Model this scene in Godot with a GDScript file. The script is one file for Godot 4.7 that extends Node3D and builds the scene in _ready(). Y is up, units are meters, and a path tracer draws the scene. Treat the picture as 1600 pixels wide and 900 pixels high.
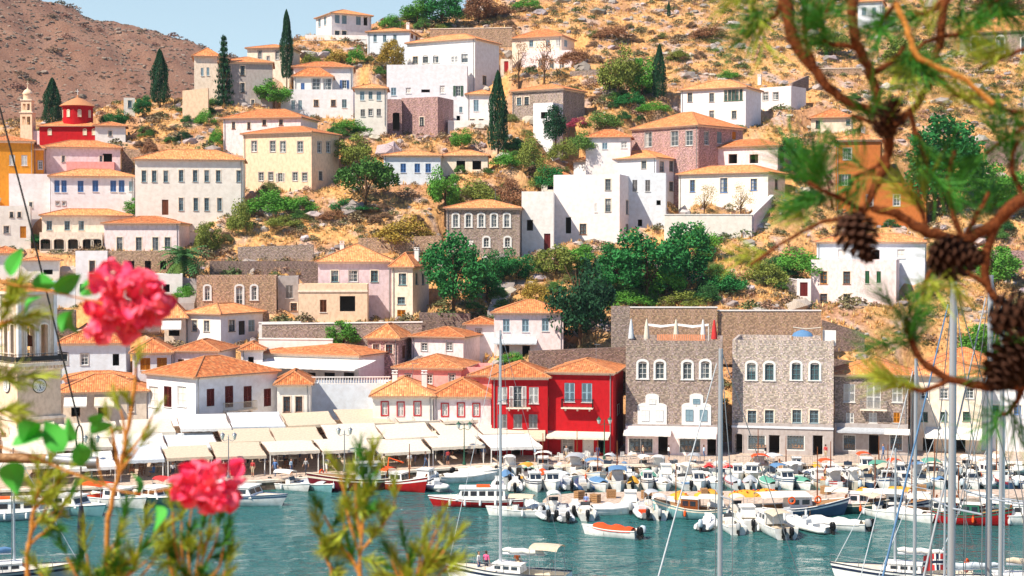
extends Node3D
# A harbour town on a hillside, built in metres: camera at the origin's column, 25 m above the water, looking along -Z.

var M := {}
var meshes := {}
var taken := {}
var rng := RandomNumberGenerator.new()

class MB:
	var v := PackedVector3Array()
	var n := PackedVector3Array()
	var u := PackedVector2Array()
	var c := PackedColorArray()
	var col := Color.WHITE
	func tri(a: Vector3, b: Vector3, d: Vector3, ua := Vector2.ZERO, ub := Vector2.ZERO, ud := Vector2.ZERO) -> void:
		var k := (b - a).cross(d - a).normalized()
		v.append_array([a, d, b])
		n.append_array([k, k, k])
		u.append_array([ua, ud, ub])
		c.append_array([col, col, col])
	func quad(a: Vector3, b: Vector3, d: Vector3, e: Vector3, ua := Vector2.ZERO, ub := Vector2.ZERO, ud := Vector2.ZERO, ue := Vector2.ZERO) -> void:
		tri(a, b, d, ua, ub, ud)
		tri(a, d, e, ua, ud, ue)
	func box(o: Vector3, s: Vector3, b := Basis.IDENTITY) -> void:
		var h := s * 0.5
		var p := []
		for i in 8:
			p.append(o + b * Vector3(h.x if i & 1 else -h.x, h.y if i & 2 else -h.y, h.z if i & 4 else -h.z))
		for f in [[4, 5, 7, 6], [1, 0, 2, 3], [5, 1, 3, 7], [0, 4, 6, 2], [6, 7, 3, 2], [0, 1, 5, 4]]:
			quad(p[f[0]], p[f[1]], p[f[2]], p[f[3]])
	func loft(rings: Array, closed := true, cap := true) -> void:
		var m: int = rings[0].size()
		var r := rings.size()
		var nn := []
		for i in r:
			var row := PackedVector3Array()
			for j in m:
				var du: Vector3 = rings[i][(j + 1) % m if closed else mini(j + 1, m - 1)] - rings[i][(j - 1 + m) % m if closed else maxi(j - 1, 0)]
				var dv: Vector3 = rings[mini(i + 1, r - 1)][j] - rings[maxi(i - 1, 0)][j]
				var k := du.cross(dv)
				row.append(k.normalized() if k.length() > 1e-9 else Vector3.UP)
			nn.append(row)
		for i in r - 1:
			for j in (m if closed else m - 1):
				var j2 := (j + 1) % m
				var q := [[i, j], [i, j2], [i + 1, j2], [i + 1, j]]
				for k in [0, 2, 1, 0, 3, 2]:
					v.append(rings[q[k][0]][q[k][1]])
					n.append(nn[q[k][0]][q[k][1]])
					u.append(Vector2(float(q[k][1]), float(q[k][0])))
					c.append(col)
		if cap and closed:
			for e in [0, r - 1]:
				var mid := Vector3.ZERO
				for p in rings[e]:
					mid += p
				mid /= m
				for j in m:
					if e == 0:
						tri(mid, rings[e][(j + 1) % m], rings[e][j])
					else:
						tri(mid, rings[e][j], rings[e][(j + 1) % m])
	func tube(pts: Array, rad, sides := 6) -> void:
		var rings := []
		var ref := Vector3.UP
		for i in pts.size():
			var d: Vector3 = pts[mini(i + 1, pts.size() - 1)] - pts[maxi(i - 1, 0)]
			d = d.normalized()
			if absf(d.dot(ref)) > 0.9:
				ref = Vector3.RIGHT if absf(d.x) < 0.8 else Vector3.BACK
			var x := ref.cross(d).normalized()
			var y := d.cross(x)
			ref = y
			var rr: float = rad[i] if rad is Array else rad
			var ring := PackedVector3Array()
			for k in sides:
				var a := TAU * k / sides
				ring.append(pts[i] + (x * cos(a) + y * sin(a)) * rr)
			rings.append(ring)
		loft(rings)
	func lathe(prof: Array, sides := 10, o := Vector3.ZERO) -> void:
		var rings := []
		for p in prof:
			var ring := PackedVector3Array()
			for k in sides:
				var a := -TAU * k / sides
				ring.append(o + Vector3(cos(a) * p[0], p[1], sin(a) * p[0]))
			rings.append(ring)
		loft(rings)
	func done() -> ArrayMesh:
		var a := []
		a.resize(Mesh.ARRAY_MAX)
		a[Mesh.ARRAY_VERTEX] = v
		a[Mesh.ARRAY_NORMAL] = n
		a[Mesh.ARRAY_TEX_UV] = u
		a[Mesh.ARRAY_COLOR] = c
		var m := ArrayMesh.new()
		m.add_surface_from_arrays(Mesh.PRIMITIVE_TRIANGLES, a)
		return m

func numbered(s: String) -> String:
	taken[s] = taken.get(s, -1) + 1
	return s if taken[s] == 0 else "%s_%03d" % [s, taken[s]]

func thing(called: String, label: String, category: String, group := "") -> Node3D:
	var o := Node3D.new()
	o.name = numbered(called)
	add_child(o)
	meta(o, label, category, group)
	return o

func meta(o: Node, label: String, category: String, group := "") -> void:
	o.set_meta("label", label)
	o.set_meta("category", category)
	if group:
		o.set_meta("group", group)

func part(called: String, mesh: Mesh, m: Material, parent: Node, xf := Transform3D.IDENTITY) -> MeshInstance3D:
	var o := MeshInstance3D.new()
	o.name = called if parent != self else numbered(called)
	o.mesh = mesh
	o.material_override = m
	o.transform = xf
	parent.add_child(o, true)
	return o

func structure(called: String, mesh: Mesh, m: Material) -> MeshInstance3D:
	var o := part(called, mesh, m, self)
	o.set_meta("kind", "structure")
	return o

func many(called: String, mesh: Mesh, m: Material, xfs: Array, cols: Array, parent: Node = self) -> MultiMeshInstance3D:
	var mm := MultiMesh.new()
	mm.transform_format = MultiMesh.TRANSFORM_3D
	mm.use_colors = true
	mm.mesh = mesh
	mm.instance_count = xfs.size()
	for i in xfs.size():
		mm.set_instance_transform(i, xfs[i])
		mm.set_instance_color(i, cols[i])
	var o := MultiMeshInstance3D.new()
	o.name = called if parent != self else numbered(called)
	o.multimesh = mm
	o.material_override = m
	parent.add_child(o, true)
	o.set_meta("kind", "stuff")
	return o

# ---------------------------------------------------------------- materials
func noise_tex(freq: float, a: Color, b: Color, size := 512, oct := 5, mid := 0.5, seed_ := 1, kind := FastNoiseLite.TYPE_SIMPLEX_SMOOTH) -> NoiseTexture2D:
	var f := FastNoiseLite.new()
	f.noise_type = kind
	f.frequency = freq
	f.fractal_octaves = oct
	f.fractal_gain = 0.6
	f.seed = seed_
	var t := NoiseTexture2D.new()
	t.width = size
	t.height = size
	t.seamless = true
	t.noise = f
	var g := Gradient.new()
	g.offsets = PackedFloat32Array([0.0, maxf(mid - 0.28, 0.02), mid, minf(mid + 0.28, 0.98)])
	g.colors = PackedColorArray([a, a.lerp(b, 0.2), a.lerp(b, 0.6), b])
	t.color_ramp = g
	return t

func mat(called: String, c: Color, rough := 0.9, tex: Texture2D = null, scale := 0.25, world := false) -> StandardMaterial3D:
	var m := StandardMaterial3D.new()
	m.resource_name = called
	m.albedo_color = c
	m.roughness = rough
	m.metallic_specular = 0.35
	if tex:
		m.albedo_texture = tex
		m.uv1_triplanar = true
		m.uv1_world_triplanar = world
		m.uv1_scale = Vector3.ONE * scale
		m.uv1_triplanar_sharpness = 8.0
	M[called] = m
	return m

func bump(m: StandardMaterial3D, tex: Texture2D, cm: float) -> void:
	m.heightmap_enabled = true
	m.heightmap_texture = tex
	m.heightmap_scale = cm

func masonry(seed_: int) -> Array:
	# courses of rough stone over a 4 m square: colour and relief
	var s := 512
	var r := RandomNumberGenerator.new()
	r.seed = seed_
	var im := Image.create(s, s, false, Image.FORMAT_RGB8)
	var hi := Image.create(s, s, false, Image.FORMAT_RGB8)
	im.fill(Color(0.8, 0.76, 0.73))
	hi.fill(Color(0.25, 0.25, 0.25))
	var y := 0
	while y < s:
		var h := mini(r.randi_range(16, 34), s - y)
		if s - y - h < 10:
			h = s - y
		var x := 0
		var off := r.randi_range(0, 40)
		while x < s:
			var w := mini(r.randi_range(16, 46), s - x)
			if s - x - w < 14:
				w = s - x
			var t := r.randf_range(0.58, 1.0)
			var k := Color(t, t * r.randf_range(0.93, 0.99), t * r.randf_range(0.88, 1.0))
			var g := r.randf_range(0.55, 1.0)
			for yy in range(y + 2, y + h - 1):
				for xx in range(x + 2, x + w - 1):
					var e := mini(mini(xx - x, x + w - xx), mini(yy - y, y + h - yy))
					var q := k * r.randf_range(0.9, 1.06)
					q.a = 1.0
					im.set_pixel((xx + off) % s, yy, q)
					var z := g * minf(1.0, 0.55 + e * 0.12)
					hi.set_pixel((xx + off) % s, yy, Color(z, z, z))
			x += w
		y += h
	return [ImageTexture.create_from_image(im), ImageTexture.create_from_image(hi)]

func roof_tiles(seed_: int, worn := 0.12) -> Array:
	# barrel tiles over a 4 m square: 16 channels, 10 courses; u runs along the eave, v up the slope
	var s := 512
	var r := RandomNumberGenerator.new()
	r.seed = seed_
	var im := Image.create(s, s, false, Image.FORMAT_RGB8)
	var hi := Image.create(s, s, false, Image.FORMAT_RGB8)
	var cw := s / 16
	var ch := s / 10.0
	var tone := {}
	var moss := FastNoiseLite.new()
	moss.frequency = 0.012
	moss.seed = seed_
	for y in s:
		for x in s:
			var cx := x / cw
			var ry := int(y / ch)
			var k := cx * 100 + ry
			if not tone.has(k):
				var t := r.randf_range(0.84, 1.04)
				var w := r.randf()
				var q := Color(1.0, 0.69, 0.47)
				if w < 0.16:
					q = Color(1.0, 0.78, 0.58)
				elif w < 0.18 + worn:
					q = Color(0.9, 0.6, 0.42)
				tone[k] = q * t
			var a := float(x % cw) / cw
			var fy := fmod(y, ch) / ch
			var z := 0.25 + 0.6 * absf(sin(a * PI)) + 0.15 * (1.0 - fy)
			if a < 0.1 or a > 0.9:
				z *= 0.6
			var b: Color = tone[k] * r.randf_range(0.92, 1.03)
			b = b.lerp(Color(0.55, 0.45, 0.36), clampf(moss.get_noise_2d(minf(x, s - x) * 2.0, minf(y, s - y) * 2.0) * 2.0 - 0.3, 0.0, 0.7) * worn * 2.0)
			b.a = 1.0
			im.set_pixel(x, y, b)
			hi.set_pixel(x, y, Color(z, z, z))
	return [ImageTexture.create_from_image(im), ImageTexture.create_from_image(hi)]

func c8(r: int, g: int, b: int) -> Color:
	return Color(r / 255.0, g / 255.0, b / 255.0)

func make_materials() -> void:
	var plaster := noise_tex(0.012, Color(0.93, 0.92, 0.91), Color(1, 1, 1), 512, 6, 0.42, 3)
	var streaks := noise_tex(0.02, Color(0.89, 0.87, 0.85), Color(1, 1, 1), 512, 7, 0.36, 6)
	var grain := noise_tex(0.03, Color(0.55, 0.55, 0.55), Color(1, 1, 1), 512, 5, 0.5, 9)
	var fine := noise_tex(0.03, Color(0.9, 0.9, 0.9), Color(1, 1, 1), 256, 4, 0.45, 19)
	var rough := noise_tex(0.02, Color(0.0, 0.0, 0.0), Color(1, 1, 1), 512, 6, 0.5, 5)
	for w in [["white", 238, 236, 235], ["whitewarm", 240, 234, 226], ["whitecool", 232, 232, 238], ["whitepink", 238, 230, 230], ["cream", 242, 226, 208], ["pink", 242, 166, 162], ["pinkwhite", 238, 222, 224], ["peach", 242, 210, 180], ["ochre", 226, 150, 48], ["orange", 186, 110, 54], ["red", 184, 20, 30], ["bluewhite", 220, 228, 238], ["grey", 176, 168, 166], ["lilac", 220, 200, 208], ["towerpeach", 226, 202, 178]]:
		var m := mat("wall_" + w[0], c8(w[1], w[2], w[3]), 0.92, plaster, 0.13)
		bump(m, rough, 0.35)
		if w[0] in ["cream", "peach", "lilac", "grey", "pinkwhite", "pink", "ochre", "orange", "towerpeach", "red"]:
			m.albedo_texture = streaks
			m.uv1_scale = Vector3(0.16, 0.1, 0.16)
	var st := masonry(11)
	for w in [["stone", 200, 188, 180], ["stonepink", 222, 190, 190], ["stonegrey", 232, 226, 220], ["stonetan", 222, 194, 168], ["stonedark", 166, 150, 144], ["stonewhite", 242, 238, 236]]:
		var m := mat("wall_" + w[0], c8(w[1], w[2], w[3]), 0.95, st[0], 0.36)
		bump(m, st[1], 3.0)
	var rt := roof_tiles(21)
	var ro := roof_tiles(22, 0.34)
	for w in [["tile0", 250, 234, 216, 0], ["tile1", 240, 214, 196, 0], ["tile2", 252, 240, 226, 0], ["tile3", 228, 200, 180, 1], ["tileold0", 226, 204, 188, 1], ["tileold1", 210, 184, 166, 1], ["tileold2", 234, 216, 198, 1], ["tileold3", 220, 190, 168, 1]]:
		var m := mat("roof_" + w[0], c8(w[1], w[2], w[3]), 0.85)
		m.albedo_texture = (ro if w[4] else rt)[0]
		m.uv1_scale = Vector3(0.25, 0.25, 1)
		bump(m, (ro if w[4] else rt)[1], 7.0)
	mat("ridge", c8(226, 158, 112), 0.85, grain, 0.6)
	mat("fascia", c8(214, 170, 140), 0.85, grain, 0.5)
	for w in [["white", 232, 232, 230], ["blue", 84, 128, 190], ["lightblue", 158, 188, 204], ["greyblue", 128, 156, 170], ["maroon", 104, 34, 34], ["brown", 118, 70, 46], ["ochre", 206, 132, 36], ["green", 60, 110, 84], ["grey", 150, 150, 152], ["red", 190, 40, 44], ["dark", 46, 42, 44], ["teal", 96, 140, 150], ["black", 24, 24, 27], ["cream", 228, 214, 190]]:
		mat("paint_" + w[0], c8(w[1], w[2], w[3]), 0.55, fine, 0.7)
	var pane := mat("pane", Color(0.55, 0.62, 0.66, 0.16), 0.04)
	pane.transparency = BaseMaterial3D.TRANSPARENCY_ALPHA
	var tint := mat("tinted_glass", c8(40, 48, 58), 0.06)
	tint.metallic_specular = 0.6
	mat("room", c8(142, 126, 112), 0.95, fine, 0.5)
	mat("curtain", c8(222, 214, 206), 0.95)
	for w in [["cream", 224, 214, 198], ["white", 232, 230, 226], ["beige", 208, 192, 170], ["orange", 226, 150, 110], ["grey", 176, 182, 190], ["blue", 96, 136, 178], ["red", 206, 60, 60], ["green", 96, 160, 140], ["yellow", 226, 168, 62], ["pale", 206, 214, 222], ["orangered", 232, 84, 40]]:
		var m := mat("cloth_" + w[0], c8(w[1], w[2], w[3]), 0.95, fine, 0.3)
		m.backlight_enabled = true
		m.backlight = c8(w[1], w[2], w[3]) * 0.35
	for w in [["white", 240, 240, 240], ["red", 176, 28, 30], ["maroon", 110, 26, 40], ["blue", 58, 84, 120], ["teal", 120, 168, 176], ["darkteal", 36, 74, 80], ["cream", 232, 222, 204], ["navy", 34, 44, 70], ["grey", 160, 164, 168], ["paleblue", 190, 206, 218], ["green", 50, 110, 90], ["black", 22, 22, 26]]:
		var m := mat("gel_" + w[0], c8(w[1], w[2], w[3]), 0.28, grain, 0.35)
		m.albedo_texture = noise_tex(0.02, Color(0.88, 0.88, 0.87), Color(1, 1, 1), 128, 4, 0.4, 4) if w[0] == "white" else M["gel_white"].albedo_texture
	mat("varnish", c8(150, 84, 40), 0.4, noise_tex(0.06, Color(0.6, 0.55, 0.5), Color(1, 1, 1), 256, 4, 0.5, 8), 0.8)
	mat("deckwood", c8(190, 150, 108), 0.7, M["varnish"].albedo_texture, 0.8)
	var alu := mat("aluminium", c8(190, 196, 204), 0.42)
	alu.metallic = 0.55
	mat("steel", c8(150, 156, 162), 0.4).metallic = 0.7
	mat("iron", c8(44, 46, 48), 0.6)
	mat("pole_green", c8(40, 84, 66), 0.5)
	mat("rubber", c8(30, 31, 33), 0.7)
	mat("tube_grey", c8(206, 208, 210), 0.55)
	mat("rope", c8(120, 112, 104), 0.9)
	mat("lamp_glass", c8(196, 210, 206), 0.25)
	mat("buoy_orange", c8(236, 92, 34), 0.5)
	mat("concrete", c8(208, 188, 172), 0.92, noise_tex(0.02, Color(0.72, 0.7, 0.68), Color(1, 1, 1), 512, 6, 0.45, 14), 0.16)
	bump(M["concrete"], rough, 2.0)
	mat("quay_wall", c8(150, 130, 112), 0.95, st[0], 0.2)
	mat("bark", c8(112, 84, 62), 0.95, grain, 1.0)
	mat("bark_orange", c8(134, 74, 38), 0.9, noise_tex(0.05, Color(0.42, 0.36, 0.32), Color(1, 1, 1), 256, 5, 0.45, 31), 9.0)
	bump(M["bark_orange"], rough, 0.3)
	mat("shoot", c8(226, 160, 78), 0.85, M["bark_orange"].albedo_texture, 14.0)
	mat("cone", c8(78, 48, 34), 0.85, M["bark_orange"].albedo_texture, 16.0)
	for w in [["green", 96, 158, 58], ["deep", 48, 124, 62], ["dark", 36, 82, 52], ["olive", 134, 146, 66], ["yellow", 176, 150, 66], ["dry", 166, 122, 92], ["pine", 74, 118, 50], ["palm", 78, 126, 72], ["pinkbush", 178, 76, 104], ["cactus", 104, 142, 66]]:
		var m := mat("leaf_" + w[0], c8(w[1], w[2], w[3]), 0.75)
		m.vertex_color_use_as_albedo = true
		m.backlight_enabled = true
		m.backlight = Color(0.32, 0.36, 0.2)
	for w in [["needle", 62, 128, 44], ["needle_yellow", 166, 180, 66], ["leaf_near", 70, 168, 62], ["bract", 255, 112, 140]]:
		var m := mat(w[0], c8(w[1], w[2], w[3]), 0.6)
		m.vertex_color_use_as_albedo = true
		m.backlight_enabled = true
		m.backlight = Color(0.4, 0.45, 0.25) if w[0] != "bract" else Color(0.6, 0.35, 0.4)
	for w in ["ground", "rock", "grass", "skin", "undergrowth"]:
		var m := mat(w, Color.WHITE, 0.95)
		m.vertex_color_use_as_albedo = true
	M["ground"].albedo_texture = noise_tex(0.02, Color(0.68, 0.64, 0.6), Color(1, 1, 1), 1024, 7, 0.5, 41)
	M["ground"].uv1_triplanar = true
	M["ground"].uv1_world_triplanar = true
	M["ground"].uv1_scale = Vector3.ONE * 0.06
	bump(M["ground"], rough, 25.0)
	M["rock"].albedo_texture = grain
	M["rock"].uv1_triplanar = true
	M["rock"].uv1_scale = Vector3.ONE * 0.8
	var water := mat("water", c8(42, 98, 97), 0.04)
	water.metallic_specular = 0.5
	var wf := FastNoiseLite.new()
	wf.frequency = 0.012
	wf.fractal_octaves = 5
	wf.fractal_gain = 0.55
	wf.seed = 77
	var wt := NoiseTexture2D.new()
	wt.width = 1024
	wt.height = 1024
	wt.seamless = true
	wt.noise = wf
	water.uv1_scale = Vector3(0.055, 0.1, 1)
	bump(water, wt, 34.0)

# ---------------------------------------------------------------- buildings
func wall_face(mb: MB, o: Vector3, ux: Vector3, w: float, y0: float, y1: float, holes: Array, deep := 0.2) -> void:
	# a wall sheet from o along ux, with real openings [x0, x1, low, high] and their reveals
	var xs := [0.0, w]
	var ys := [y0, y1]
	for h in holes:
		xs.append_array([clampf(h[0], 0.0, w), clampf(h[1], 0.0, w)])
		ys.append_array([clampf(h[2], y0, y1), clampf(h[3], y0, y1)])
	xs.sort()
	ys.sort()
	var inward := -ux.cross(Vector3.UP)
	for i in xs.size() - 1:
		for j in ys.size() - 1:
			if xs[i + 1] - xs[i] < 1e-4 or ys[j + 1] - ys[j] < 1e-4:
				continue
			var mx: float = (xs[i] + xs[i + 1]) / 2
			var my: float = (ys[j] + ys[j + 1]) / 2
			var free := true
			for h in holes:
				if mx > h[0] and mx < h[1] and my > h[2] and my < h[3]:
					free = false
			if free:
				mb.quad(o + ux * xs[i] + Vector3.UP * ys[j], o + ux * xs[i + 1] + Vector3.UP * ys[j], o + ux * xs[i + 1] + Vector3.UP * ys[j + 1], o + ux * xs[i] + Vector3.UP * ys[j + 1])
	for h in holes:
		var a: Vector3 = o + ux * h[0] + Vector3.UP * h[2]
		var b: Vector3 = o + ux * h[1] + Vector3.UP * h[2]
		var e: Vector3 = o + ux * h[1] + Vector3.UP * h[3]
		var f: Vector3 = o + ux * h[0] + Vector3.UP * h[3]
		var d := inward * deep
		mb.quad(a, a + d, b + d, b)
		mb.quad(b, b + d, e + d, e)
		mb.quad(e, e + d, f + d, f)
		mb.quad(f, f + d, a + d, a)

func bars(mb: MB, w: float, h: float, z: float, t: float, nx: int, ny: int, deep := 0.06) -> void:
	mb.box(Vector3(-w / 2 + t / 2, 0, z), Vector3(t, h, deep))
	mb.box(Vector3(w / 2 - t / 2, 0, z), Vector3(t, h, deep))
	mb.box(Vector3(0, h / 2 - t / 2, z), Vector3(w - 2 * t, t, deep))
	mb.box(Vector3(0, -h / 2 + t / 2, z), Vector3(w - 2 * t, t, deep))
	for i in range(1, nx):
		mb.box(Vector3(-w / 2 + w * i / nx, 0, z), Vector3(t * 0.7, h - 2 * t, deep * 0.8))
	for j in range(1, ny):
		mb.box(Vector3(0, -h / 2 + h * j / ny, z), Vector3(w - 2 * t, t * 0.6, deep * 0.7))

func louvres(w: float, h: float) -> ArrayMesh:
	var mb := MB.new()
	var t := 0.07
	mb.box(Vector3(-w / 2 + t / 2, 0, 0), Vector3(t, h, 0.05))
	mb.box(Vector3(w / 2 - t / 2, 0, 0), Vector3(t, h, 0.05))
	for y in [-h / 2 + t / 2, 0.0, h / 2 - t / 2]:
		mb.box(Vector3(0, y, 0), Vector3(w - 2 * t, t, 0.05))
	var k := maxi(3, int(h / 0.11))
	for i in k:
		mb.box(Vector3(0, -h / 2 + h * (i + 0.5) / k, 0), Vector3(w - 2 * t, h / k * 0.92, 0.012), Basis(Vector3.RIGHT, 0.6))
	return mb.done()

func arch(w: float, h: float, t: float, z0: float, z1: float, mb: MB, peak := 0.0) -> void:
	# a raised surround: jambs and an arched head round an opening of w by h (h to the spring line)
	var inner := [Vector3(-w / 2, -h / 2, 0), Vector3(-w / 2, h / 2, 0)]
	var outer := [Vector3(-w / 2 - t, -h / 2 - t * 0.4, 0), Vector3(-w / 2 - t, h / 2, 0)]
	for i in range(1, 7):
		var a := PI - PI * i / 7
		inner.append(Vector3(cos(a) * w / 2, h / 2 + sin(a) * w * 0.22, 0))
		outer.append(Vector3(cos(a) * (w / 2 + t), h / 2 + sin(a) * (w * 0.32 + t * 0.8 + peak), 0))
	inner.append_array([Vector3(w / 2, h / 2, 0), Vector3(w / 2, -h / 2, 0)])
	outer.append_array([Vector3(w / 2 + t, h / 2, 0), Vector3(w / 2 + t, -h / 2 - t * 0.4, 0)])
	var f := Vector3(0, 0, z1)
	var b := Vector3(0, 0, z0)
	for i in inner.size() - 1:
		mb.quad(outer[i] + f, inner[i] + f, inner[i + 1] + f, outer[i + 1] + f)
		mb.quad(outer[i] + b, outer[i] + f, outer[i + 1] + f, outer[i + 1] + b)
		mb.quad(inner[i] + f, inner[i] + b, inner[i + 1] + b, inner[i + 1] + f)
	mb.box(Vector3(0, -h / 2 - t * 0.2, (z0 + z1) / 2), Vector3(w + 2.4 * t, t * 0.5, z1 - z0 + 0.04))

func cached(key: String, make: Callable) -> Mesh:
	if not meshes.has(key):
		meshes[key] = make.call()
	return meshes[key]

func room(o: Node3D, w: float, h: float, deep := 1.6) -> void:
	# the space behind an opening: back, sides, floor and ceiling
	part("room", cached("room%.2f_%.2f_%.1f" % [w, h, deep], func():
		var mb := MB.new()
		var a := w / 2 + 0.1
		var b := h / 2 + 0.08
		var n := -0.2
		var f := -0.2 - deep
		mb.quad(Vector3(-a, -b, f), Vector3(a, -b, f), Vector3(a, b, f), Vector3(-a, b, f))
		mb.quad(Vector3(-a, -b, n), Vector3(-a, -b, f), Vector3(-a, b, f), Vector3(-a, b, n))
		mb.quad(Vector3(a, -b, f), Vector3(a, -b, n), Vector3(a, b, n), Vector3(a, b, f))
		mb.quad(Vector3(-a, -b, n), Vector3(a, -b, n), Vector3(a, -b, f), Vector3(-a, -b, f))
		mb.quad(Vector3(-a, b, f), Vector3(a, b, f), Vector3(a, b, n), Vector3(-a, b, n))
		return mb.done()), M["room"], o)

func glazing(parent: Node3D, xf: Transform3D, code: String, col: String, w: float, h: float) -> void:
	# one window or door, set 0.2 m into its opening; local +Z looks out of the house
	w = snappedf(w, 0.05)
	h = snappedf(h, 0.05)
	var key := "%s_%.2f_%.2f" % [code, w, h]
	var fm: Material = M["paint_" + col] if M.has("paint_" + col) else M["paint_white"]
	var back := Transform3D(Basis.IDENTITY, Vector3(0, 0, -0.17))
	match code:
		"hole":
			return
		"pane", "surround", "blind":
			var o := part("window", cached("f" + key, func():
				var mb := MB.new()
				bars(mb, w, h, -0.13, 0.07, 2, 3 if h > w * 1.2 else 2)
				mb.box(Vector3(0, -h / 2 - 0.04, 0.03), Vector3(w + 0.16, 0.07, 0.14))
				return mb.done()), fm, parent, xf)
			part("curtain" if code == "blind" else "pane", cached("p" + key, func(): return sheet(w, h)), M["curtain"] if code == "blind" else M["pane"], o, back)
			if code == "pane":
				part("architrave", cached("a" + key, func():
					var g := MB.new()
					bars(g, w + 0.26, h + 0.26, 0.012, 0.13, 1, 1, 0.05)
					return g.done()), M["wall_grey"] if fm == M["paint_white"] else M["wall_cream"], o)
			if code != "blind":
				room(o, w, h)
				var cv := int(absf(xf.origin.x * 13.0 + xf.origin.y * 7.0)) % 5
				if cv < 2:
					part("curtain", cached("c%.2f_%.2f_%d" % [w, h, cv], func():
						var g := MB.new()
						g.box(Vector3(0, h * 0.25 if cv else 0.0, 0), Vector3(w * 0.96, h * 0.45, 0.02) if cv else Vector3(w * 0.34, h * 0.96, 0.03))
						return g.done()), M["curtain"], o, Transform3D(Basis.IDENTITY, Vector3(0.0 if cv else -w * 0.3, 0, -0.26)))
			if code == "surround":
				part("surround", cached("s" + key, func():
					var mb := MB.new()
					arch(w, h, 0.24, 0.004, 0.09, mb)
					return mb.done()), M["paint_white"], o)
		"shut":
			var o := part("window", cached("f" + key, func():
				var mb := MB.new()
				mb.box(Vector3(0, -h / 2 - 0.04, 0.03), Vector3(w + 0.16, 0.07, 0.14))
				bars(mb, w, h, -0.15, 0.05, 1, 1)
				return mb.done()), M["paint_white"], parent, xf)
			for s in [-1, 1]:
				part("shutter", cached("l%.2f_%.2f" % [w / 2, h], func(): return louvres(w / 2 - 0.02, h - 0.03)), fm, o, Transform3D(Basis.IDENTITY, Vector3(s * w / 4, 0, -0.07)))
		"open":
			var o := part("window", cached("f" + key, func():
				var mb := MB.new()
				bars(mb, w, h, -0.13, 0.07, 2, 3)
				return mb.done()), M["paint_white"], parent, xf)
			part("pane", cached("p" + key, func(): return sheet(w, h)), M["pane"], o, back)
			room(o, w, h)
			for s in [-1, 1]:
				part("shutter", cached("l%.2f_%.2f" % [w / 2, h], func(): return louvres(w / 2 - 0.02, h - 0.03)), fm, o, Transform3D(Basis(Vector3.UP, s * 0.12), Vector3(s * (w * 0.74), 0, 0.06)))
		"framed":
			var o := part("window", cached("f" + key, func():
				var mb := MB.new()
				bars(mb, w + 0.24, h + 0.24, 0.02, 0.13, 1, 1, 0.08)
				return mb.done()), fm, parent, xf)
			part("pane", cached("p" + key, func(): return sheet(w, h)), M["pane"], o, back)
			for s in [-1, 1]:
				part("shutter", cached("l%.2f_%.2f" % [w / 2, h], func(): return louvres(w / 2 - 0.02, h - 0.03)), M["paint_white"], o, Transform3D(Basis(Vector3.UP, 0.0), Vector3(s * w / 4, 0, -0.1)))
		"door":
			var o := part("door", cached("f" + key, func():
				var mb := MB.new()
				bars(mb, w, h, -0.1, 0.1, 2, 1, 0.1)
				mb.box(Vector3(0, 0, -0.14), Vector3(w - 0.1, h - 0.1, 0.05))
				for s in [-1, 1]:
					for k in [-0.26, 0.2]:
						mb.box(Vector3(s * w / 4, h * k, -0.105), Vector3(w * 0.3, h * 0.32, 0.03))
				return mb.done()), fm, parent, xf)
			part("handle", cached("doorhandle", func():
				var mb := MB.new()
				mb.lathe([[0.0, 0.0], [0.03, 0.01], [0.04, 0.05], [0.0, 0.07]], 6)
				return mb.done()), M["iron"], o, Transform3D(Basis(Vector3.RIGHT, PI / 2), Vector3(0.1, -h * 0.05, -0.05)))
		"shop":
			var o := part("shop_window", cached("f" + key, func():
				var mb := MB.new()
				bars(mb, w, h, -0.1, 0.1, maxi(1, int(w / 1.3)), 1, 0.1)
				return mb.done()), fm, parent, xf)
			part("pane", cached("p" + key, func(): return sheet(w, h)), M["pane"], o, back)
			room(o, w, h, 4.2)
			for i in 3:
				part("display", cached("display%.1f" % w, func():
					var g := MB.new()
					for j in 5:
						g.box(Vector3(w * (j - 2) * 0.17, 0.1 + 0.08 * (j % 3), 0), Vector3(w * 0.1, 0.3 + 0.12 * (j % 2), 0.2))
					g.box(Vector3(0, -0.06, 0), Vector3(w * 0.9, 0.05, 0.4))
					return g.done()), M["paint_" + ["ochre", "greyblue", "cream"][i]], o, Transform3D(Basis.IDENTITY, Vector3(0, -h * 0.34 + i * h * 0.3, -0.9 - 0.2 * i)))
		"open_arch":
			var o := part("archway", cached("f" + key, func():
				var mb := MB.new()
				arch(w, h - w * 0.3, 0.12, 0.004, 0.06, mb)
				return mb.done()), M["wall_" + col] if M.has("wall_" + col) else M["paint_white"], parent, xf)
			room(o, w, h, 4.2)
		_:
			var o := part("opening", cached("f" + key, func():
				var mb := MB.new()
				bars(mb, w, h, -0.14, 0.06, 1, 1)
				return mb.done()), fm, parent, xf)
			room(o, w, h, 4.2)

func sheet(w: float, h: float) -> ArrayMesh:
	var mb := MB.new()
	mb.box(Vector3.ZERO, Vector3(w, h, 0.02))
	return mb.done()

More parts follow.
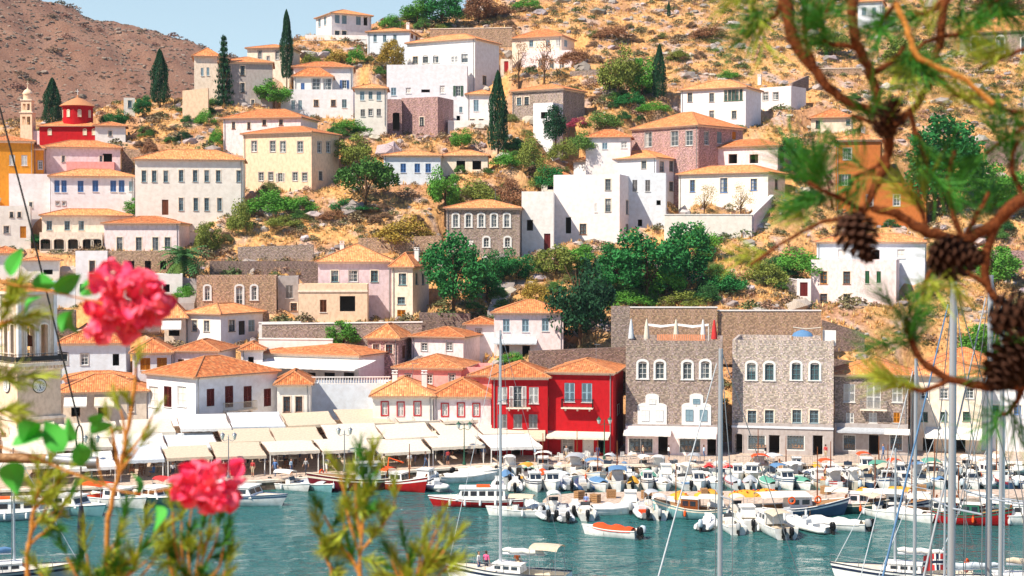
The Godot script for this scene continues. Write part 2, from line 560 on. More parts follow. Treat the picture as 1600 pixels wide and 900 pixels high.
func roof_mesh(w: float, d: float, rise: float, kind: String, over := 0.4) -> Array:
	# tile slopes and, apart, the ridge and hip caps and the eaves board; footprint x in [-w/2, w/2], z in [-d, 0], y from 0
	var mb := MB.new()
	var caps := MB.new()
	var eave := MB.new()
	var a := Vector3(-w / 2 - over, 0, over)
	var b := Vector3(w / 2 + over, 0, over)
	var c := Vector3(w / 2 + over, 0, -d - over)
	var e := Vector3(-w / 2 - over, 0, -d - over)
	var W := w + 2 * over
	var D := d + 2 * over
	var r0: Vector3
	var r1: Vector3
	if kind == "shed":
		var b2 := c + Vector3(0, rise, 0)
		var a2 := e + Vector3(0, rise, 0)
		var L := Vector2(D, rise).length()
		mb.quad(a, b, b2, a2, Vector2(0, 0), Vector2(W, 0), Vector2(W, L), Vector2(0, L))
		mb.quad(a, a2, e, e)
		mb.quad(b, c, b2, b2)
		mb.quad(c, e, a2, b2)
	else:
		if kind == "gable":
			r0 = Vector3(a.x, rise, -d / 2)
			r1 = Vector3(b.x, rise, -d / 2)
		elif W >= D:
			r0 = Vector3(a.x + D / 2, rise, -d / 2)
			r1 = Vector3(b.x - D / 2, rise, -d / 2)
		else:
			r0 = Vector3(0, rise, a.z - W / 2)
			r1 = Vector3(0, rise, e.z + W / 2)
		var faces: Array
		if W >= D or kind == "gable":
			faces = [[a, b, r1, r0], [b, c, r1], [c, e, r0, r1], [e, a, r0]]
		else:
			faces = [[a, b, r0], [b, c, r1, r0], [c, e, r1], [e, a, r0, r1]]
		for f in faces:
			var ux: Vector3 = (f[1] - f[0]).normalized()
			var nn: Vector3 = (f[1] - f[0]).cross(f[2] - f[0]).normalized()
			var uy := nn.cross(ux)
			var q := []
			for p in f:
				q.append(Vector2((p - f[0]).dot(ux), (p - f[0]).dot(uy)))
			mb.tri(f[0], f[1], f[2], q[0], q[1], q[2])
			if f.size() == 4:
				mb.tri(f[0], f[2], f[3], q[0], q[2], q[3])
		var lines := [[r0, r1]] if r0.distance_to(r1) > 0.3 else []
		if kind != "gable":
			if W >= D:
				lines.append_array([[a, r0], [e, r0], [b, r1], [c, r1]])
			else:
				lines.append_array([[a, r0], [b, r0], [c, r1], [e, r1]])
		for l in lines:
			var k: Vector3 = l[1] - l[0]
			var nseg := maxi(2, int(k.length() / 0.42))
			for i in nseg:
				caps.tube([l[0] + k * (float(i) / nseg), l[0] + k * (float(i + 1) / nseg)], [0.13, 0.1], 5)
	mb.quad(a, e, c, b)
	for l in [[a, b], [b, c], [c, e], [e, a]]:
		var k: Vector3 = l[1] - l[0]
		var out := k.normalized().cross(Vector3.DOWN)
		eave.box((l[0] + l[1]) / 2 + Vector3(0, -0.075, 0) + out * -0.05, Vector3(k.length() - (0.2 if absf(k.x) < 0.01 else 0.0), 0.15, 0.1), Basis(k.normalized(), Vector3.UP, k.normalized().cross(Vector3.UP)))
	return [mb.done(), caps.done() if caps.v.size() else null, eave.done()]

func block(root: Node3D, xf: Transform3D, k: Dictionary) -> void:
	# one box of a house: x in [-w/2, w/2], z in [-d, 0], front at z = 0, y from -7 (foundation) to h
	var w: float = k.w
	var d: float = k.d
	var h: float = k.h
	var holes := [[], [], []]
	var wins := []
	for q in k.get("wins", []):
		for x in q.slice(6):
			wins.append([q[0], x, q[5], q[3], q[4], q[1], q[2]])
	var roof_kind: String = k.get("roof", "hip")
	for q in wins:
		holes[q[0]].append([q[1] - q[3] / 2, q[1] + q[3] / 2, q[2] - q[4] / 2, q[2] + q[4] / 2])
	var mb := MB.new()
	var low := -7.0
	var top: float = h
	var fl := Vector3(-w / 2, 0, 0)
	var fr := Vector3(w / 2, 0, 0)
	var br := Vector3(w / 2, 0, -d)
	var bl := Vector3(-w / 2, 0, -d)
	wall_face(mb, fl, Vector3.RIGHT, w, low, top, holes[0])
	wall_face(mb, fr, Vector3.FORWARD, d, low, top, holes[1])
	wall_face(mb, br, Vector3.LEFT, w, low, top, [])
	wall_face(mb, bl, Vector3.BACK, d, low, top, holes[2])
	if roof_kind == "flat":
		var up := Vector3.UP
		var t := 0.3
		var s := 0.7
		# parapet, its cap and the roof slab below it
		for f in [[fl, fr], [fr, br], [br, bl], [bl, fl]]:
			var m: Vector3 = (f[0] + f[1]) / 2
			var x: Vector3 = (f[1] - f[0]).normalized()
			var inn := -x.cross(Vector3.UP)
			mb.quad(f[1] + inn * t + x * -t + up * (top - s), f[0] + inn * t + x * t + up * (top - s), f[0] + inn * t + x * t + up * top, f[1] + inn * t + x * -t + up * top)
			mb.quad(f[0] + up * top, f[1] + up * top, f[1] + inn * t - x * t + up * top, f[0] + inn * t + x * t + up * top)
		mb.quad(fl + Vector3(t, top - s, -t), fr + Vector3(-t, top - s, -t), br + Vector3(-t, top - s, t), bl + Vector3(t, top - s, t))
	var tone: String = k.wall
	if tone == "white":
		tone = ["white", "whitewarm", "whitecool", "whitepink"][int(absf(k.p[0]) * 7 + absf(k.p[2])) % 4]
	var wall: Material = M["wall_" + tone]
	part("wall", mb.done(), wall, root, xf)
	if roof_kind != "flat":
		var r := roof_mesh(w, d, k.rise, roof_kind)
		var o := part("roof", r[0], M["roof_%s%d" % [k.get("tile", "tile"), int(absf(k.p[0]) * 3 + absf(k.p[2]) * 5) % 4]], root, xf * Transform3D(Basis.IDENTITY, Vector3(0, top + 0.15, 0)))
		if r[1]:
			part("ridge_tiles", r[1], M["ridge"], o).set_meta("kind", "stuff")
		part("eaves", r[2], M["fascia"], o)
		for q in k.get("chim", []):
			part("chimney", cached("chimney", func():
				var c := MB.new()
				c.box(Vector3(0, 0.4, 0), Vector3(0.6, 1.6, 0.5))
				c.box(Vector3(0, 1.25, 0), Vector3(0.74, 0.1, 0.64))
				c.box(Vector3(-0.2, 1.4, 0), Vector3(0.1, 0.2, 0.5))
				c.box(Vector3(0.2, 1.4, 0), Vector3(0.1, 0.2, 0.5))
				c.box(Vector3(0, 1.54, 0), Vector3(0.7, 0.08, 0.6))
				return c.done()), M["wall_white"], o, Transform3D(Basis.IDENTITY, Vector3(q[0], k.rise * 0.55, q[1])))
	for q in wins:
		var face := Transform3D.IDENTITY
		match int(q[0]):
			0:
				face = Transform3D(Basis.IDENTITY, fl + Vector3(q[1], q[2], 0))
			1:
				face = Transform3D(Basis(Vector3.UP, PI / 2), fr + Vector3(0, q[2], -q[1]))
			2:
				face = Transform3D(Basis(Vector3.UP, -PI / 2), bl + Vector3(0, q[2], q[1]))
		glazing(root, xf * face, q[5], q[6], q[3], q[4])
	if roof_kind != "flat" and h > 3.5:
		var corn := MB.new()
		corn.box(Vector3(0, h - 0.12, -d / 2), Vector3(w + 0.18, 0.16, d + 0.18))
		corn.box(Vector3(0, h + 0.02, -d / 2), Vector3(w + 0.34, 0.12, d + 0.34))
		part("cornice", corn.done(), M["wall_cream"], root, xf)
		var pipe := MB.new()
		var px := w / 2 - 0.3 if int(w * 10) % 2 else -w / 2 + 0.3
		pipe.tube([Vector3(px, h + 0.02, 0.32), Vector3(px, h - 0.2, 0.1), Vector3(px, -0.5, 0.08)], 0.05, 6)
		part("drainpipe", pipe.done(), M["paint_grey"], root, xf)
		if int(w * 100) % 3 == 0:
			part("aerial", cached("aerial", func():
				var g := MB.new()
				g.tube([Vector3(0, -0.6, 0), Vector3(0, 2.2, 0)], 0.025, 5)
				for j in 5:
					g.box(Vector3(0.1 + j * 0.14, 2.05, 0), Vector3(0.02, 0.02, 0.7 - j * 0.06))
				g.box(Vector3(0.35, 2.05, 0), Vector3(0.8, 0.03, 0.03))
				return g.done()), M["steel"], root, xf * Transform3D(Basis(Vector3.UP, w), Vector3(w * 0.15, h + k.rise * 0.8, -d * 0.5)))
	for q in k.get("trim", []):
		trim(root, xf, q, w, d, h)

func trim(root: Node3D, xf: Transform3D, q: Array, w: float, d: float, h: float) -> void:
	var fl := Vector3(-w / 2, 0, 0)
	var kind: String = q[0]
	if kind == "band":      # a moulding across the front at height q[1], of tone q[2]
		var mb := MB.new()
		mb.box(Vector3(0, q[1], 0.06), Vector3(w + 0.1, 0.22, 0.12))
		part("string_course", mb.done(), M["wall_" + q[2]], root, xf)
	elif kind == "balcony":  # [x, y, width, rail colour]
		var mb := MB.new()
		mb.box(fl + Vector3(q[1], q[2], 0.45), Vector3(q[3], 0.14, 0.9))
		for s in [-0.38, 0.0, 0.38]:
			mb.box(fl + Vector3(q[1] + s * q[3], q[2] - 0.2, 0.25), Vector3(0.16, 0.3, 0.5))
		var o := part("balcony", mb.done(), M["wall_cream"], root, xf)
		var rl := MB.new()
		rail(rl, [fl + Vector3(q[1] - q[3] / 2 + 0.05, q[2] + 0.07, 0.02), fl + Vector3(q[1] - q[3] / 2 + 0.05, q[2] + 0.07, 0.85), fl + Vector3(q[1] + q[3] / 2 - 0.05, q[2] + 0.07, 0.85), fl + Vector3(q[1] + q[3] / 2 - 0.05, q[2] + 0.07, 0.02)], 0.95)
		part("railing", rl.done(), M["paint_" + q[4]], o)
	elif kind == "awning":  # [x, top, width, reach, drop, cloth]
		var a := part("awning", awning_mesh(q[3], q[4], q[5], 0.2), M["cloth_" + q[6]], root, xf * Transform3D(Basis.IDENTITY, fl + Vector3(q[1], q[2], 0.03)))
		for s in [-0.46, 0.46]:
			var mb := MB.new()
			mb.tube([Vector3(q[3] * s, -q[5] - 0.35, 0.02), Vector3(q[3] * s, -q[5] - 0.05, q[4] - 0.05)], 0.025, 5)
			part("awning_arm", mb.done(), M["paint_white"], a)
	elif kind == "balustrade":
		var mb := MB.new()
		mb.box(Vector3(0, h + 0.85, -0.12), Vector3(w, 0.12, 0.2))
		mb.box(Vector3(0, h + 0.06, -0.12), Vector3(w, 0.1, 0.2))
		var o := part("balustrade", mb.done(), M["wall_white"], root, xf)
		for i in int(w / 0.32):
			part("baluster", cached("baluster", func():
				var g := MB.new()
				g.lathe([[0.05, 0.1], [0.09, 0.3], [0.05, 0.5], [0.07, 0.8]], 6)
				return g.done()), M["wall_white"], o, Transform3D(Basis.IDENTITY, Vector3(-w / 2 + 0.2 + i * 0.32, h, -0.12)))
	elif kind == "pilaster":
		var mb := MB.new()
		for s in [-1, 1]:
			mb.box(Vector3(s * (w / 2 - 0.24), h / 2, 0.04), Vector3(0.5, h, 0.09))
		part("corner_strip", mb.done(), M["wall_" + q[1]], root, xf)
	elif kind == "ornate":  # the double window with a small arched one over it: [x, y centre, width, height, pane code]
		var o := part("triple_window", cached("ornate%.1f_%.1f" % [q[3], q[4]], func():
			var mb := MB.new()
			var W: float = q[3]
			var H: float = q[4]
			mb.box(Vector3(0, -H * 0.2, 0.04), Vector3(W, H * 0.6, 0.12))
			mb.box(Vector3(0, H * 0.22, 0.05), Vector3(W * 0.46, H * 0.38, 0.12))
			for s in [-1, 0, 1]:
				var r: float = W * (0.27 if s else 0.24)
				var y: float = H * (0.1 if s else 0.41)
				var pts := []
				for i in 9:
					var a := PI * i / 8
					pts.append(Vector3(s * W * 0.24 + cos(a) * r, y + sin(a) * r * 0.45, 0))
				for i in 8:
					mb.tri(Vector3(s * W * 0.24, y, 0.115), pts[i] + Vector3(0, 0, 0.115), pts[i + 1] + Vector3(0, 0, 0.115))
					mb.quad(pts[i], pts[i + 1], pts[i + 1] + Vector3(0, 0, 0.115), pts[i] + Vector3(0, 0, 0.115))
			return mb.done()), M["paint_white"], root, xf * Transform3D(Basis.IDENTITY, fl + Vector3(q[1], q[2], 0)))
		for s in [[-0.24, -0.18, 0.26, 0.36], [0.24, -0.18, 0.26, 0.36], [0.0, 0.26, 0.24, 0.16]]:
			var ww: float = q[3] * s[2]
			var hh: float = q[4] * s[3]
			var mb := MB.new()
			bars(mb, ww, hh, 0.0, 0.06, 2, 2)
			mb.box(Vector3(0, 0, -0.01), Vector3(ww - 0.1, hh - 0.1, 0.02))
			part("casement", mb.done(), M["paint_" + q[5]], o, Transform3D(Basis.IDENTITY, Vector3(q[3] * s[0], q[4] * s[1], 0.15)))

func rail(mb: MB, pts: Array, h: float, gap := 0.14) -> void:
	for i in pts.size() - 1:
		var k: Vector3 = pts[i + 1] - pts[i]
		var ln := k.length()
		var b := Basis(k.normalized(), Vector3.UP, k.normalized().cross(Vector3.UP))
		var mid: Vector3 = (pts[i] + pts[i + 1]) / 2
		mb.box(mid + Vector3(0, h, 0), Vector3(ln, 0.05, 0.05), b)
		mb.box(mid + Vector3(0, 0.1, 0), Vector3(ln, 0.035, 0.035), b)
		var n := maxi(1, int(ln / gap))
		for j in n + 1:
			mb.box(pts[i] + k * (float(j) / n) + Vector3(0, h / 2, 0), Vector3(0.024, h, 0.024), b)

func awning_mesh(w: float, reach: float, drop: float, val: float) -> ArrayMesh:
	# a sloping cloth with slight sag between its rafters, and a scalloped valance
	var mb := MB.new()
	var nx := maxi(6, int(w / 0.5))
	var rows := []
	for j in 6:
		var t := j / 5.0
		var row := PackedVector3Array()
		for i in nx + 1:
			var x := -w / 2 + w * i / nx
			row.append(Vector3(x, -drop * t - 0.06 * sin(PI * t) - 0.025 * absf(sin(x * 1.6)) * sin(PI * t), reach * t))
		rows.append(row)
	var row2 := PackedVector3Array()
	for i in nx + 1:
		row2.append(rows[5][i] + Vector3(0, -val * (0.85 + 0.15 * (i % 2)), 0.015))
	rows.append(rows[5])
	rows.append(row2)
	mb.loft(rows, false, false)
	return mb.done()

func house(q: Dictionary) -> void:
	var o := thing(q.n, q.l, q.get("c", "house"), q.get("g", "houses of the hillside town"))
	var at := Vector3(q.b[0].p[0], q.b[0].p[1], q.b[0].p[2])
	o.position = at
	for k in q.b:
		block(o, Transform3D(Basis(Vector3.UP, k.p[3]), Vector3(k.p[0], k.p[1], k.p[2]) - at), k)

# ---------------------------------------------------------------- land
var pads := []
var hill_noise := FastNoiseLite.new()

func curve_at(t: Array, x: float) -> float:
	if x <= t[0][0]:
		return t[0][1]
	for i in t.size() - 1:
		if x <= t[i + 1][0]:
			return lerpf(t[i][1], t[i + 1][1], (x - t[i][0]) / (t[i + 1][0] - t[i][0]))
	return t[-1][1]

func land(x: float, d: float) -> float:
	var a := curve_at(PROFILE, d)
	var b := curve_at(CREST, x)
	var h := maxf(0.0, 4.0 - absf(a - b)) / 4.0
	var t := minf(a, b) - h * h
	if x < 0 and d > 345:
		t -= 0.35 * (d - 345) * minf(1.0, -x / 20.0)
	return t

func land_built(x: float, d: float) -> float:
	# the slope, roughened, with a level terrace cut for each building
	var t := land(x, d)
	if d > 184:
		t += hill_noise.get_noise_2d(x * 1.0, d * 1.0) * 1.0 * clampf((d - 184) / 20.0, 0.0, 1.0)
	var best := 0.0
	var to := t
	for p in pads:
		var dx: float = x - p[0]
		var dz: float = -d - p[1]
		if dx * dx + dz * dz > p[6]:
			continue
		var c := cos(p[2])
		var s := sin(p[2])
		var lx := dx * c - dz * s
		var lz := dx * s + dz * c
		var ox := maxf(absf(lx) - p[3] / 2, 0.0)
		var oz := maxf(maxf(lz, -lz - p[4]), 0.0)
		var w := 1.0 - smoothstep(0.4, 3.4, sqrt(ox * ox + oz * oz))
		if w > best:
			best = w
			to = p[5]
	t = lerpf(t, minf(to, t + 3.0) - 0.05, best)
	# open ground in front of every facade, so that none is buried
	for p in pads:
		var dx: float = x - p[0]
		var dz: float = -d - p[1]
		if dx * dx + dz * dz > p[6] + 260.0:
			continue
		var c := cos(p[2])
		var s := sin(p[2])
		var lx := dx * c - dz * s
		var lz := dx * s + dz * c
		if lz > -p[4] and lz < 13.0:
			t = minf(t, p[5] - 0.05 + maxf(0.0, absf(lx) - p[3] / 2 - 0.3) * 1.2 + maxf(0.0, lz - 6.0) * 0.5)
	return t

func near_pad(x: float, d: float, m: float) -> bool:
	for p in pads:
		var dx: float = x - p[0]
		var dz: float = -d - p[1]
		if dx * dx + dz * dz > p[6]:
			continue
		var c := cos(p[2])
		var s := sin(p[2])
		var lx := dx * c - dz * s
		var lz := dx * s + dz * c
		if absf(lx) < p[3] / 2 + m and lz < m and lz > -p[4] - m:
			return true
	return false

func smooth_grid(called: String, pts: Array, cols: Array, m: Material) -> void:
	var r := pts.size()
	var k: int = pts[0].size()
	var st := SurfaceTool.new()
	st.begin(Mesh.PRIMITIVE_TRIANGLES)
	st.set_smooth_group(0)
	for i in r:
		for j in k:
			st.set_color(cols[i][j])
			st.set_uv(Vector2(pts[i][j].x, pts[i][j].z))
			st.add_vertex(pts[i][j])
	for i in r - 1:
		for j in k - 1:
			var a := i * k + j
			for q in [a, a + k, a + 1, a + 1, a + k, a + k + 1]:
				st.add_index(q)
	st.generate_normals()
	structure(called, st.commit(), m)

func hill_colour(x: float, d: float) -> Color:
	# dry grass, bare soil and pale rock in patches (linear values)
	var g := hill_noise.get_noise_2d(x * 2.3 + 90, d * 2.3) * 0.5 + 0.5
	var q := hill_noise.get_noise_2d(x * 5.1 - 40, d * 5.1 + 300) * 0.5 + 0.5
	var c := Color(0.78, 0.45, 0.18).lerp(Color(0.52, 0.28, 0.16), clampf((g - 0.45) * 4.0, 0, 1))
	c = c.lerp(Color(0.58, 0.45, 0.4), clampf((q - 0.56) * 7.0, 0, 1))
	return c.lerp(Color(0.7, 0.42, 0.2), clampf((0.34 - q) * 5.0, 0, 1))

func make_land() -> void:
	hill_noise.seed = 5
	hill_noise.frequency = 0.035
	hill_noise.fractal_octaves = 4
	var pts := []
	var cols := []
	var d := 172.0
	while d < 460.0:
		var row := PackedVector3Array()
		var crow := PackedColorArray()
		var x := -190.0
		while x <= 190.0:
			row.append(Vector3(x, land_built(x, d), -d))
			crow.append(hill_colour(x, d))
			x += 1.4 if absf(x) < 125 else 5.0
		pts.append(row)
		cols.append(crow)
		d += 1.25 if d < 350 else 4.0
	smooth_grid("town_hill", pts, cols, M["ground"])
	# the bare hill far behind on the left, and low ground between
	pts = []
	cols = []
	var ridge := [[-620.0, 190.0], [-240.0, 150.0], [-200.0, 133.0], [-165.0, 121.5], [-137.0, 113.5], [-110.0, 104.0], [-70.0, 86.0], [-20.0, 66.0], [120.0, 30.0]]
	for i in 60:
		var row := PackedVector3Array()
		var crow := PackedColorArray()
		var t := i / 59.0
		var z := lerpf(360.0, 800.0, t)
		for j in 150:
			var x := lerpf(-520.0, 130.0, j / 149.0)
			var hh := curve_at(ridge, x * 700.0 / maxf(z, 1.0)) * z / 700.0 + hill_noise.get_noise_2d(x * 0.8, 7.0) * 4.0
			var y := lerpf(20.0, hh, smoothstep(0.0, 1.0, clampf((z - 360.0) / 330.0, 0, 1)))
			if z > 700.0:
				y = hh - (z - 700.0) * 0.35
			y += hill_noise.get_noise_2d(x * 1.1, z * 1.1) * 4.0 * clampf((z - 370.0) / 80.0, 0, 1)
			row.append(Vector3(x, y, -z))
			var g := hill_noise.get_noise_2d(x * 2.0, z * 2.0 + 50.0) * 0.5 + 0.5
			crow.append(Color(0.27, 0.14, 0.095).lerp(Color(0.38, 0.22, 0.155), clampf((g - 0.35) * 3.0, 0, 1)))
		pts.append(row)
		cols.append(crow)
	smooth_grid("far_hill", pts, cols, M["ground"])
	far_pts = pts
	# the steep bank the photographer stands on
	pts = []
	cols = []
	for i in 30:
		var row := PackedVector3Array()
		var crow := PackedColorArray()
		var z := 30.0 - 58.0 * i / 29.0
		for j in 40:
			var x := -40.0 + 80.0 * j / 39.0
			var y := 23.4 + minf(0.0, z + 4.6) * 1.05 if z < 0.6 else 23.4 + (z - 0.6) * 0.3
			row.append(Vector3(x, maxf(y, -1.0) + hill_noise.get_noise_2d(x * 8, z * 8) * 0.1, z))
			crow.append(hill_colour(x * 3, z * 3 + 500))
		pts.append(row)
		cols.append(crow)
	smooth_grid("near_bank", pts, cols, M["ground"])

var far_pts := []

func scatter() -> void:
	rng.seed = 71
	# dry grass tufts and loose rock over the slopes, too many to count
	var tuft := MB.new()
	for i in 13:
		var a := rng.randf() * TAU
		var lean := rng.randf_range(0.1, 0.55)
		var o := Vector3(cos(a), 0, sin(a)) * rng.randf_range(0.0, 0.22)
		var t := o + Vector3(cos(a) * lean, rng.randf_range(0.4, 0.9), sin(a) * lean)
		var s := Vector3(-sin(a), 0, cos(a)) * 0.06
		tuft.tri(o - s, o + s, t)
	var tm := tuft.done()
	var xs := []
	var cs := []
	var rx := [[], [], []]
	var rc := [[], [], []]
	var bx := []
	var bc := []
	for i in 80000:
		var d := rng.randf_range(190, 385)
		var x := rng.randf_range(-0.37, 0.37) * d
		if near_pad(x, d, 0.7):
			continue
		var g := hill_noise.get_noise_2d(x * 5.1 - 40, d * 5.1 + 300) * 0.5 + 0.5
		var y := land_built(x, d)
		var k := rng.randf()
		if k < 0.62:
			if g > 0.6 and rng.randf() < 0.7:
				continue
			var s := rng.randf_range(0.5, 1.25)
			xs.append(Transform3D(Basis(Vector3.UP, rng.randf() * TAU).scaled(Vector3(s, s * rng.randf_range(0.6, 1.1), s)), Vector3(x, y - 0.05, -d)))
			cs.append(Color(0.72, 0.42, 0.14).lerp(Color(0.85, 0.62, 0.3), rng.randf()) if rng.randf() < 0.8 else Color(0.42, 0.3, 0.12))
		elif k < 0.78 and (g > 0.6 or rng.randf() < 0.1):
			var s := rng.randf_range(0.15, 0.55) if rng.randf() < 0.9 else rng.randf_range(0.6, 1.4)
			if g > 0.62:
				s *= rng.randf_range(1.0, 2.0)
			var q := rng.randi() % 3
			rx[q].append(Transform3D(Basis(Vector3(rng.randf() - 0.5, 1, rng.randf() - 0.5).normalized(), rng.randf() * TAU).scaled(Vector3(s, s * rng.randf_range(0.5, 0.9), s)), Vector3(x, y + s * 0.1, -d)))
			var t := rng.randf_range(0.34, 0.78)
			rc[q].append(Color(t, t * rng.randf_range(0.8, 0.92), t * rng.randf_range(0.74, 0.9)))
		elif k > 0.93:
			var s := rng.randf_range(0.5, 1.4) * (1.0 if rng.randf() < 0.85 else 1.7)
			bx.append(Transform3D(Basis(Vector3.UP, rng.randf() * TAU).scaled(Vector3(s, s * 0.8, s)), Vector3(x, y, -d)))
			bc.append(Color(0.09, 0.14, 0.05).lerp(Color(0.34, 0.2, 0.14), rng.randf()))
	many("dry_grass", tm, M["grass"], xs, cs)
	for q in 3:
		many("hillside_rocks", rock_mesh(q), M["rock"], rx[q], rc[q])
	# scrub and stones on the far hill
	var fx := [[], []]
	var fc := [[], []]
	for i in 30000:
		var a := rng.randi_range(8, 46)
		var b := rng.randi_range(0, 120)
		var p: Vector3 = far_pts[a][b].lerp(far_pts[a + 1][b + 1], rng.randf()).lerp(far_pts[a + 1][b], rng.randf() * 0.5)
		var k := 1 if rng.randf() < 0.66 else 0
		var s := rng.randf_range(0.3, 0.85) * (1.0 if rng.randf() < 0.96 else 1.7)
		if k == 0 and rng.randf() < 0.03:
			s = rng.randf_range(2.5, 4.5)
		fx[k].append(Transform3D(Basis(Vector3.UP, rng.randf() * TAU).scaled(Vector3(s, s * 0.7, s)), p))
		if k == 0:
			fc[k].append(Color(0.12, 0.11, 0.06).lerp(Color(0.26, 0.13, 0.1), rng.randf()))
		else:
			var t := rng.randf_range(0.2, 0.52)
			fc[k].append(Color(t, t * 0.78, t * 0.62))
	var ux := []
	var uc := []
	for q in UNDERGROWTH:
		ux.append(Transform3D(Basis(Vector3.UP, rng.randf() * TAU).scaled(Vector3(q[3], q[3] * rng.randf_range(0.55, 0.85), q[3])), Vector3(q[0], land_built(q[0], -q[2]) - 0.1, q[2])))
		uc.append([Color(0.05, 0.17, 0.045), Color(0.1, 0.23, 0.05), Color(0.2, 0.22, 0.07), Color(0.27, 0.17, 0.11)][q[4]] * rng.randf_range(0.8, 1.2))
	many("slope_undergrowth", crown_mesh("bush", 2), M["undergrowth"], ux, uc)
	var sm := scrub_mesh()
	many("hill_scrub", sm, M["grass"], bx, bc)
	many("far_hill_scrub", sm, M["grass"], fx[0], fc[0])
	many("far_hill_stones", rock_mesh(1), M["rock"], fx[1], fc[1])

func rock_mesh(s: int) -> ArrayMesh:
	var r := RandomNumberGenerator.new()
	r.seed = 300 + s
	var mb := MB.new()
	var pts := []
	for i in 5:
		var ring := PackedVector3Array()
		var a := PI * i / 4
		for j in 7:
			var b := -TAU * j / 7 + i * 0.3
			var k := r.randf_range(0.75, 1.2)
			ring.append(Vector3(sin(a) * cos(b), -cos(a) * 0.8, sin(a) * sin(b)) * k)
		pts.append(ring)
	for i in 4:
		for j in 7:
			mb.quad(pts[i][j], pts[i][(j + 1) % 7], pts[i + 1][(j + 1) % 7], pts[i + 1][j])
	return mb.done()

func scrub_mesh() -> ArrayMesh:
	var r := RandomNumberGenerator.new()
	r.seed = 17
	var mb := MB.new()
	for i in 150:
		var p := Vector3(r.randfn(), 0, r.randfn()) * 0.42
		p.y = maxf(0.05, (1.0 - p.length() * 0.8) * r.randf_range(0.2, 1.0))
		leaf(mb, p, 0.17, r)
	return mb.done()

func leaf(mb: MB, p: Vector3, s: float, r: RandomNumberGenerator, up := 0.0) -> void:
	var d := Vector3(r.randfn(), r.randfn() + up, r.randfn()).normalized()
	var e := d.cross(Vector3(r.randfn(), r.randfn(), r.randfn())).normalized()
	mb.tri(p - e * s * 0.42, p + e * s * 0.42, p + d * s)
	mb.tri(p + e * s * 0.42, p - e * s * 0.42, p - d * s * 0.6)

